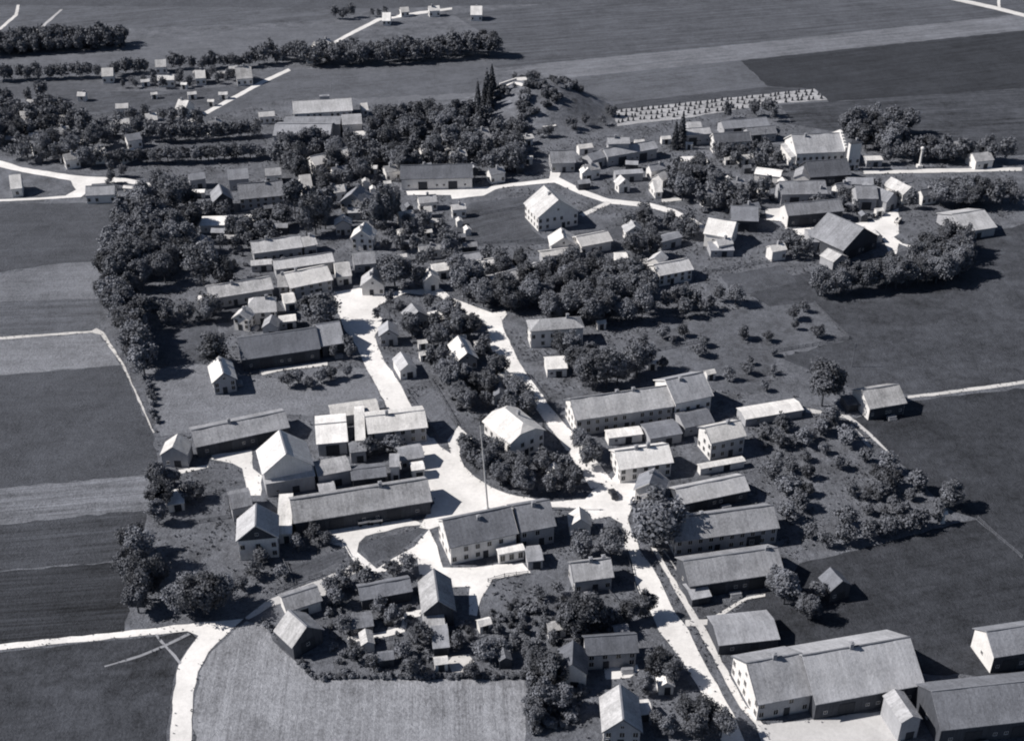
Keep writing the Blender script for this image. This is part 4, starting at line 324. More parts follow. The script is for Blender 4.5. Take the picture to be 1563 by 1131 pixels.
 {'n': 'house', 'l': 'pale house beside the far top road', 'x': -61.79, 'y': 716.07, 'r': 0.276, 'L': 4.96, 'D': 5.56, 'h': 2.6, 's': 2.17, 'rf': 'gable', 'rt': 0.55, 'wt': 'w', 'k': 'far', 'ch': [], 'c': 'house'},
 {'n': 'house', 'l': 'pale farm at the far end of the top road', 'x': -44.73, 'y': 715.91, 'r': 0.212, 'L': 6.43, 'D': 5.54, 'h': 3.4, 's': 2.17, 'rf': 'gable', 'rt': 0.6, 'wt': 'w', 'k': 'far', 'ch': [], 'c': 'house'},
 {'n': 'house', 'l': 'bright farm beside the far wood', 'x': -98.97, 'y': 643.33, 'r': 0.533, 'L': 8.83, 'D': 10.78, 'h': 3.4, 's': 4.21, 'rf': 'gable', 'rt': 0.6, 'wt': 'w', 'k': 'far', 'ch': [], 'c': 'house'},
 {'n': 'house', 'l': 'small white house at the corner of the far wood', 'x': -104.83, 'y': 631.49, 'r': 0.298, 'L': 3.71, 'D': 6.16, 'h': 2.6, 's': 2.41, 'rf': 'gable', 'rt': 0.65, 'wt': 'w', 'k': 'far', 'ch': [], 'c': 'house'},
 {'n': 'house', 'l': 'pale house behind the far wood corner trees', 'x': -121.17, 'y': 635.55, 'r': 0.331, 'L': 3.39, 'D': 5.56, 'h': 2.6, 's': 2.17, 'rf': 'gable', 'rt': 0.45, 'wt': 'w', 'k': 'far', 'ch': [], 'c': 'house'},
 {'n': 'house', 'l': 'white cottage behind the factory halls', 'x': -68.28, 'y': 553.62, 'r': 0.29, 'L': 3.05, 'D': 6.5, 'h': 2.6, 's': 2.54, 'rf': 'gable', 'rt': 0.65, 'wt': 'w', 'k': 'far', 'ch': [], 'c': 'house'},
 {'n': 'house', 'l': 'white house among the upper centre trees', 'x': -45.21, 'y': 496.94, 'r': 0.785, 'L': 7.29, 'D': 6.49, 'h': 3.4, 's': 2.54, 'rf': 'gable', 'rt': 0.65, 'wt': 'w', 'k': 'far', 'ch': [], 'c': 'house'},
 {'n': 'house', 'l': 'small white cottage among the upper centre trees', 'x': -37.22, 'y': 497.91, 'r': 0.397, 'L': 3.8, 'D': 6.74, 'h': 2.6, 's': 2.63, 'rf': 'gable', 'rt': 0.65, 'wt': 'w', 'k': 'far', 'ch': [], 'c': 'house'},
 {'n': 'house', 'l': 'pale house in the upper wood edge', 'x': -26.63, 'y': 514.82, 'r': 0.171, 'L': 4.58, 'D': 4.04, 'h': 3.4, 's': 1.58, 'rf': 'gable', 'rt': 0.5, 'wt': 'w', 'k': 'far', 'ch': [], 'c': 'house'},
 {'n': 'house', 'l': 'pale villa in the upper wood below the hill', 'x': -13.88, 'y': 514.78, 'r': 0.431, 'L': 7.41, 'D': 10.27, 'h': 3.4, 's': 4.01, 'rf': 'gable', 'rt': 0.4, 'wt': 'w', 'k': 'far', 'ch': [], 'c': 'house'},
 {'n': 'house', 'l': 'bright house at the foot of the hill', 'x': 1.09, 'y': 509.01, 'r': 0.424, 'L': 7.41, 'D': 7.7, 'h': 3.4, 's': 3.01, 'rf': 'gable', 'rt': 0.55, 'wt': 'w', 'k': 'far', 'ch': [], 'c': 'house'},
 {'n': 'house', 'l': 'white villa beside the tall belt trees', 'x': -82.56, 'y': 463.1, 'r': 0.282, 'L': 4.68, 'D': 10.08, 'h': 3.4, 's': 3.94, 'rf': 'gable', 'rt': 0.6, 'wt': 'w', 'k': 'far', 'ch': [], 'c': 'house'},
 {'n': 'house', 'l': 'small white roofed house above the tall dark tree group', 'x': -68.97, 'y': 457.16, 'r': 0.373, 'L': 5.3, 'D': 5.28, 'h': 3.4, 's': 2.06, 'rf': 'gable', 'rt': 0.6, 'wt': 'w', 'k': 'far', 'ch': [], 'c': 'house'},
 {'n': 'house', 'l': 'pale house behind the many windowed house', 'x': -97.29, 'y': 474.35, 'r': 0.209, 'L': 6.56, 'D': 5.62, 'h': 3.4, 's': 2.2, 'rf': 'gable', 'rt': 0.4, 'wt': 'w', 'k': 'far', 'ch': [], 'c': 'house'},
 {'n': 'shed', 'l': 'pale shed left of the factory', 'x': -111.42, 'y': 542.42, 'r': 0.234, 'L': 7.33, 'D': 4.77, 'h': 3.4, 's': 1.86, 'rf': 'gable', 'rt': 0.5, 'wt': 'w', 'k': 'far', 'ch': [], 'c': 'shed'},
 {'n': 'house', 'l': 'pale house below the bright yard strip', 'x': -33.01, 'y': 447.14, 'r': 0.261, 'L': 7.24, 'D': 5.3, 'h': 3.4, 's': 2.07, 'rf': 'gable', 'rt': 0.42, 'wt': 'w', 'k': 'far', 'ch': [], 'c': 'house'},
 {'n': 'shed', 'l': 'small bright hut below the bright yard strip', 'x': -32.36, 'y': 439.71, 'r': 0.201, 'L': 3.04, 'D': 3.93, 'h': 2.6, 's': 1.54, 'rf': 'gable', 'rt': 0.65, 'wt': 'w', 'k': 'far', 'ch': [], 'c': 'shed'},
 {'n': 'shed', 'l': 'low pale hut on the green', 'x': -20.6, 'y': 440.02, 'r': 0.218, 'L': 5.6, 'D': 3.88, 'h': 3.4, 's': 1.52, 'rf': 'gable', 'rt': 0.5, 'wt': 'w', 'k': 'far', 'ch': [], 'c': 'shed'},
 {'n': 'shed', 'l': 'long thin pale shed in the middle gardens', 'x': -27.82, 'y': 405.11, 'r': 0.226, 'L': 11.91, 'D': 4.08, 'h': 3.4, 's': 1.28, 'rf': 'gable', 'rt': 0.4, 'wt': 'w', 'k': 'far', 'ch': [], 'c': 'shed'},
 {'n': 'shed', 'l': 'tiny white hut in the middle gardens', 'x': -41.12, 'y': 420.43, 'r': 0.45, 'L': 2.6, 'D': 3.66, 'h': 2.6, 's': 1.14, 'rf': 'gable', 'rt': 0.65, 'wt': 'w', 'k': 'far', 'ch': [], 'c': 'shed'},
 {'n': 'house', 'l': 'grey barn roof in the middle gardens', 'x': -15.46, 'y': 397.56, 'r': 0.252, 'L': 8.3, 'D': 5.34, 'h': 3.4, 's': 1.67, 'rf': 'gable', 'rt': 0.3, 'wt': 'w', 'k': 'far', 'ch': [], 'c': 'house'},
 {'n': 'shed', 'l': 'tiny pale hut below the green trees', 'x': 46.56, 'y': 395.32, 'r': 0.344, 'L': 3.04, 'D': 3.9, 'h': 2.6, 's': 1.22, 'rf': 'gable', 'rt': 0.6, 'wt': 'w', 'k': 'far', 'ch': [], 'c': 'shed'},
 {'n': 'house', 'l': 'white sloped cottage beside the upper road trees', 'x': 57.27, 'y': 461.01, 'r': 0.201, 'L': 3.24, 'D': 9.11, 'h': 2.6, 's': 3.56, 'rf': 'gable', 'rt': 0.7, 'wt': 'w', 'k': 'far', 'ch': [], 'c': 'house'},
 {'n': 'house', 'l': 'pale grey house among the trees behind the grey barn', 'x': 88.85, 'y': 459.41, 'r': 0.289, 'L': 6.79, 'D': 8.48, 'h': 3.4, 's': 3.31, 'rf': 'gable', 'rt': 0.34, 'wt': 'w', 'k': 'far', 'ch': [], 'c': 'house'},
 {'n': 'shed', 'l': 'pale shed front of the church-like building', 'x': 119.35, 'y': 500.78, 'r': 0.137, 'L': 5.47, 'D': 4.94, 'h': 3.4, 's': 1.93, 'rf': 'gable', 'rt': 0.45, 'wt': 'w', 'k': 'far', 'ch': [], 'c': 'shed'},
 {'n': 'house', 'l': 'grey roofed cottage deep in the upper left grove', 'x': -202.66, 'y': 504.5, 'r': 0.507, 'L': 6.23, 'D': 5.25, 'h': 3.8, 's': 2.2, 'rf': 'gable', 'rt': 0.3, 'wt': 'w', 'k': 'far', 'ch': [], 'c': 'house'},
 {'n': 'house', 'l': 'pale cottage in the middle of the upper left grove', 'x': -197.42, 'y': 520.03, 'r': 0.515, 'L': 6.44, 'D': 5.39, 'h': 3.8, 's': 2.26, 'rf': 'gable', 'rt': 0.5, 'wt': 'w', 'k': 'far', 'ch': [], 'c': 'house'},
 {'n': 'house', 'l': 'grey house between the two alley rows', 'x': -164.12, 'y': 512.18, 'r': 0.497, 'L': 6.49, 'D': 5.31, 'h': 3.8, 's': 2.23, 'rf': 'gable', 'rt': 0.3, 'wt': 'w', 'k': 'far', 'ch': [], 'c': 'house'},
 {'n': 'house', 'l': 'pale house just above the upper left road', 'x': -184.18, 'y': 489.7, 'r': 0.49, 'L': 6.12, 'D': 5.11, 'h': 3.8, 's': 2.14, 'rf': 'gable', 'rt': 0.5, 'wt': 'w', 'k': 'far', 'ch': [], 'c': 'house'},
 {'n': 'house', 'l': 'pale cottage behind the upper alley row', 'x': -132.02, 'y': 528.11, 'r': 0.496, 'L': 6.83, 'D': 5.44, 'h': 3.8, 's': 2.28, 'rf': 'gable', 'rt': 0.45, 'wt': 'w', 'k': 'far', 'ch': [], 'c': 'house'},
 {'n': 'house', 'l': 'dark roofed house under the factory trees', 'x': -70.57, 'y': 475.6, 'r': 0.442, 'L': 6.42, 'D': 4.93, 'h': 3.8, 's': 2.07, 'rf': 'gable', 'rt': 0.2, 'wt': 'w', 'k': 'far', 'ch': [], 'c': 'house'},
 {'n': 'house', 'l': 'pale roofed house left of the long dark barn', 'x': -49.36, 'y': 476.99, 'r': 0.437, 'L': 6.53, 'D': 4.93, 'h': 3.8, 's': 2.07, 'rf': 'gable', 'rt': 0.45, 'wt': 'w', 'k': 'far', 'ch': [], 'c': 'house'},
 {'n': 'house', 'l': 'grey roofed house directly behind the long dark barn', 'x': -36.09, 'y': 478.38, 'r': 0.434, 'L': 6.6, 'D': 4.94, 'h': 3.8, 's': 2.07, 'rf': 'gable', 'rt': 0.28, 'wt': 'w', 'k': 'far', 'ch': [], 'c': 'house'},
 {'n': 'house', 'l': 'pale house among the upper village trees', 'x': -22.71, 'y': 492.63, 'r': 0.439, 'L': 6.85, 'D': 5.06, 'h': 3.8, 's': 2.12, 'rf': 'gable', 'rt': 0.5, 'wt': 'w', 'k': 'far', 'ch': [], 'c': 'house'},
 {'n': 'house', 'l': 'grey roofed house beside the tall trees above the street head', 'x': -53.39, 'y': 449.24, 'r': 0.42, 'L': 6.16, 'D': 4.67, 'h': 3.8, 's': 1.96, 'rf': 'gable', 'rt': 0.3, 'wt': 'w', 'k': 'far', 'ch': [], 'c': 'house'},
 {'n': 'house', 'l': 'pale cottage below the bright yard strip end', 'x': -40.27, 'y': 432.43, 'r': 0.405, 'L': 6.0, 'D': 5.16, 'h': 3.8, 's': 1.74, 'rf': 'gable', 'rt': 0.5, 'wt': 'w', 'k': 'far', 'ch': [], 'c': 'house'},
 {'n': 'house', 'l': 'grey roofed house inside the upper road thicket', 'x': 76.87, 'y': 451.77, 'r': 0.386, 'L': 6.72, 'D': 4.64, 'h': 3.8, 's': 1.95, 'rf': 'gable', 'rt': 0.28, 'wt': 'w', 'k': 'far', 'ch': [], 'c': 'house'},
 {'n': 'house', 'l': 'pale house at the left end of the right farm barns', 'x': 113.7, 'y': 456.91, 'r': 0.38, 'L': 6.94, 'D': 4.67, 'h': 3.8, 's': 1.96, 'rf': 'gable', 'rt': 0.45, 'wt': 'w', 'k': 'far', 'ch': [], 'c': 'house'},
 {'n': 'house', 'l': 'grey roofed store between the right farm barns', 'x': 130.92, 'y': 458.85, 'r': 0.378, 'L': 7.04, 'D': 4.68, 'h': 3.8, 's': 1.96, 'rf': 'gable', 'rt': 0.28, 'wt': 'w', 'k': 'far', 'ch': [], 'c': 'house'},
 {'n': 'house', 'l': 'dark roofed house beside the right thicket', 'x': 91.49, 'y': 439.34, 'r': 0.375, 'L': 6.62, 'D': 4.51, 'h': 3.8, 's': 1.89, 'rf': 'gable', 'rt': 0.18, 'wt': 'w', 'k': 'far', 'ch': [], 'c': 'house'},
 {'n': 'house', 'l': 'grey roofed house at the lane end of the right farms', 'x': 155.36, 'y': 458.2, 'r': 0.371, 'L': 7.14, 'D': 4.66, 'h': 3.8, 's': 1.95, 'rf': 'gable', 'rt': 0.3, 'wt': 'w', 'k': 'far', 'ch': [], 'c': 'house'},
 {'n': 'house', 'l': 'pale roofed house below the massive white barn', 'x': 76.43, 'y': 408.57, 'r': 0.36, 'L': 6.15, 'D': 4.8, 'h': 3.8, 's': 1.62, 'rf': 'gable', 'rt': 0.45, 'wt': 'w', 'k': 'far', 'ch': [], 'c': 'house'},
 {'n': 'house', 'l': 'white gabled house left of the big diamond barn', 'x': 94.95, 'y': 403.72, 'r': 0.352, 'L': 6.15, 'D': 4.74, 'h': 3.8, 's': 1.6, 'rf': 'gable', 'rt': 0.6, 'wt': 'w', 'k': 'far', 'ch': [], 'c': 'house'},
 {'n': 'house', 'l': 'dark roofed house in the right rim copse', 'x': 162.95, 'y': 453.05, 'r': 0.367, 'L': 7.1, 'D': 4.61, 'h': 3.8, 's': 1.93, 'rf': 'gable', 'rt': 0.16, 'wt': 'w', 'k': 'far', 'ch': [], 'c': 'house'},
 {'n': 'house', 'l': 'grey roofed house beside the tall thicket trees', 'x': 58.99, 'y': 478.38, 'r': 0.407, 'L': 7.01, 'D': 4.89, 'h': 3.8, 's': 2.05, 'rf': 'gable', 'rt': 0.28, 'wt': 'w', 'k': 'far', 'ch': [], 'c': 'house'},
 {'n': 'house', 'l': 'pale cottage above the upper road bend', 'x': 32.21, 'y': 478.38, 'r': 0.414, 'L': 6.89, 'D': 4.9, 'h': 3.8, 's': 2.06, 'rf': 'gable', 'rt': 0.45, 'wt': 'w', 'k': 'far', 'ch': [], 'c': 'house'},
 {'n': 'house', 'l': 'grey house at the right end of the long dark barn', 'x': -6.58, 'y': 474.23, 'r': 0.422, 'L': 6.67, 'D': 4.88, 'h': 3.8, 's': 2.05, 'rf': 'gable', 'rt': 0.3, 'wt': 'w', 'k': 'far', 'ch': [], 'c': 'house'}]
_TL = [
 ('bush', 'bush between the right farms', 'bushes of the right farms'),
 ('bush', 'bush in the left cluster gardens', 'bushes of the left cluster'),
 ('bush', 'bush in the upper village gardens', 'bushes of the upper village'),
 ('bush', 'garden bush between the two streets', 'bushes between the two streets'),
 ('bush', 'garden bush in the plots below the inn', 'bushes below the inn'),
 ('bush', 'hedge bush along the light field', 'hedge along the light field'),
 ('bush', 'low bush in the lower left plots', 'low bushes of the lower left plots'),
 ('bush', 'low bush on the rough meadow', 'low bushes on the rough meadow'),
 ('bush', 'low hedge bush along the path at the meadow edge', 'hedge bushes at the meadow edge'),
 ('bush', 'small shrub growing on the slope of the hill', 'shrubs on the hill'),
 ('bush', 'wild bush in the overgrown bottom gardens', 'wild bottom bushes'),
 ('con', 'dark conifer in the far wood at the upper left', 'conifers of the far left wood'),
 ('con', 'single dark conifer behind the tall dark trees above the street head', 'single conifer above the street head'),
 ('con', 'tall dark conifer at the hill end of the far wood', 'hill end conifers'),
 ('con', 'tall dark conifer pair under the stubble field', 'tall conifers under the stubble field'),
 ('dec', 'big dark round tree on the street head corner', 'street head tree'),
 ('dec', 'big round leafy tree at the fork of the west road', 'big trees at the west road fork'),
 ('dec', 'black looking tree beside the lone dark hut', 'trees beside the lone hut'),
 ('dec', 'broad tree behind the gabled street head house', 'tree behind the street head house'),
 ('dec', 'dark hedge tree along the lower edge of the large orchard', 'orchard lower hedge trees'),
 ('dec', 'dark leafy tree behind the dark roofed garden house', 'trees behind the garden house'),
 ('dec', 'dark leafy tree behind the row house with two chimneys', 'dark trees behind the row house'),
 ('dec', 'dark round end tree of the far road wood', 'far wood end tree'),
 ('dec', 'dark tree along the lane at the right rim', 'right lane trees'),
 ('dec', 'dark tree beside the huge broad tree above the long row house', 'dark row house tree'),
 ('dec', 'dark tree in the copse at the right rim below the lane', 'right rim copse trees'),
 ('dec', 'dark tree in the copse behind the church-like building', 'copse behind the church-like building'),
 ('dec', 'dark tree of the far wood at the upper left', 'trees of the far left wood'),
 ('dec', 'dark tree of the wood below the big far meadow', 'trees of the wood below the big meadow'),
 ('dec', 'dense dark tree beside the pale house on the green', 'dense green side tree'),
 ('dec', 'dense low tree along the foot of the hill', 'hill foot trees'),
 ('dec', 'great chestnut-like tree beside the junction', 'great junction tree'),
 ('dec', 'huge broad tree above the long row house', 'huge row house tree'),
 ('dec', 'leafy garden tree in the plots below the inn', 'garden trees below the inn'),
 ('dec', 'leafy tree clustered left of the central white house', 'trees left of the central white house'),
 ('dec', 'leafy tree in front of the lower avenue barn', 'lower barn tree'),
 ('dec', 'leafy tree in the dense garden wood in the middle of the village', 'trees of the garden wood'),
 ('dec', 'leafy tree in the dense gardens between the two streets', 'trees between the two streets'),
 ('dec', 'leafy tree in the middle gardens above the street head', 'middle garden trees'),
 ('dec', 'leafy tree in the overgrown bottom gardens beside the avenue', 'overgrown bottom garden trees'),
 ('dec', 'leafy tree in the scattered groves of the upper left hamlet', 'upper left grove trees'),
 ('dec', 'leafy tree in the triangle garden at the junction', 'triangle garden trees'),
 ('dec', 'leafy tree in the upper village between the yard strip and the hill', 'upper village trees'),
 ('dec', 'leafy tree of the far wood beside the diagonal road', 'trees of the far road wood'),
 ('dec', 'leafy tree on the field edge below the left farm', 'trees below the left farm'),
 ('dec', 'leafy tree standing among the houses under the factory', 'trees under the factory'),
 ('dec', 'low leafy tree on the upper edge of the orchard meadow', 'upper orchard edge trees'),
 ('dec', 'round tree at the lower edge of the stubble field', 'stubble field edge trees'),
 ('dec', 'round tree below the junction, next to the inn wing', 'round junction tree'),
 ('dec', 'round tree below the junction, on the avenue corner', 'round avenue corner tree'),
 ('dec', 'small clump tree in the far top field', 'far top clump'),
 ('dec', 'small round tree on the crest of the hill', 'hill crest trees'),
 ('dec', 'small tree around the far hamlet houses', 'far hamlet trees'),
 ('dec', 'smaller round tree leaning on the big dark street head tree', 'smaller street head tree'),
 ('dec', 'smaller tree touching the lower avenue barn front', 'smaller lower barn tree'),
 ('dec', 'solitary great tree on the upper meadow beside the dark barn', 'great meadow tree'),
 ('dec', 'tall airy tree beside the track to the lone barn', 'tall airy track tree'),
 ('dec', 'tall dark tree at the far corner of the large orchard', 'orchard corner tree'),
 ('dec', 'tall dark tree in the group above the street head', 'tall trees above the street head'),
 ('dec', 'tall dark tree in the long row screening the right farm yard', 'trees screening the right farm yard'),
 ('dec', 'tall leafy tree in the dense belt between the left fields and the village', 'trees of the left belt'),
 ('dec', 'tree at the corner of the far road wood', 'far wood corner trees'),
 ('dec', 'tree at the fork between the two streets', 'fork trees'),
 ('dec', 'tree at the street side of the dark barn', 'barn street trees'),
 ('dec', 'tree beside the farthest road house', 'farthest road trees'),
 ('dec', 'tree beside the houses below the upper road', 'trees below the upper road'),
 ('dec', 'tree in front of the row house beside the centre street', 'row house front trees'),
 ('dec', 'tree in the court garden of the right farms', 'court garden trees'),
 ('dec', 'tree in the dark strip below the long row house', 'dark strip trees'),
 ('dec', 'tree in the far hedge row beyond the hamlet', 'far hedge row trees'),
 ('dec', 'tree in the gardens below the many windowed house', 'gardens below the windowed house'),
 ('dec', 'tree in the thicket between the upper road and the right farms', 'thicket of the upper road'),
 ('dec', 'tree left of the big diamond shaped barn', 'trees by the diamond barn'),
 ('dec', 'tree standing between the right farm barns', 'trees between the right barns'),
 ('dec', 'young round tree in the straight alley rows by the upper meadow', 'alley trees of the upper meadow'),
 ('orch', 'fruit tree on the meadow below the long dark barn', 'meadow fruit trees'),
 ('orch', 'garden tree among the lower left plots beside the link road', 'lower left garden trees'),
 ('orch', 'small dark tree growing in the large orchard', 'trees of the large orchard'),
 ('orch', 'small dark tree in the left farm garden', 'left farm garden trees'),
 ('orch', 'small orchard tree scattered on the rough meadow behind the row house', 'orchard trees on the rough meadow'),
 ('orch', 'small tree in the plot between farmhouse and link road', 'plot trees by the farmhouse'),
 ('orch', 'small tree in the shaded court before the white roofed street house', 'shaded court trees'),
 ('orch', 'young round tree in the straight alley rows by the upper meadow', 'alley trees of the upper meadow'),
 ('pop', 'tall dark tree with bare trunk at the end of the many windowed house', 'tall bare trunk tree')]
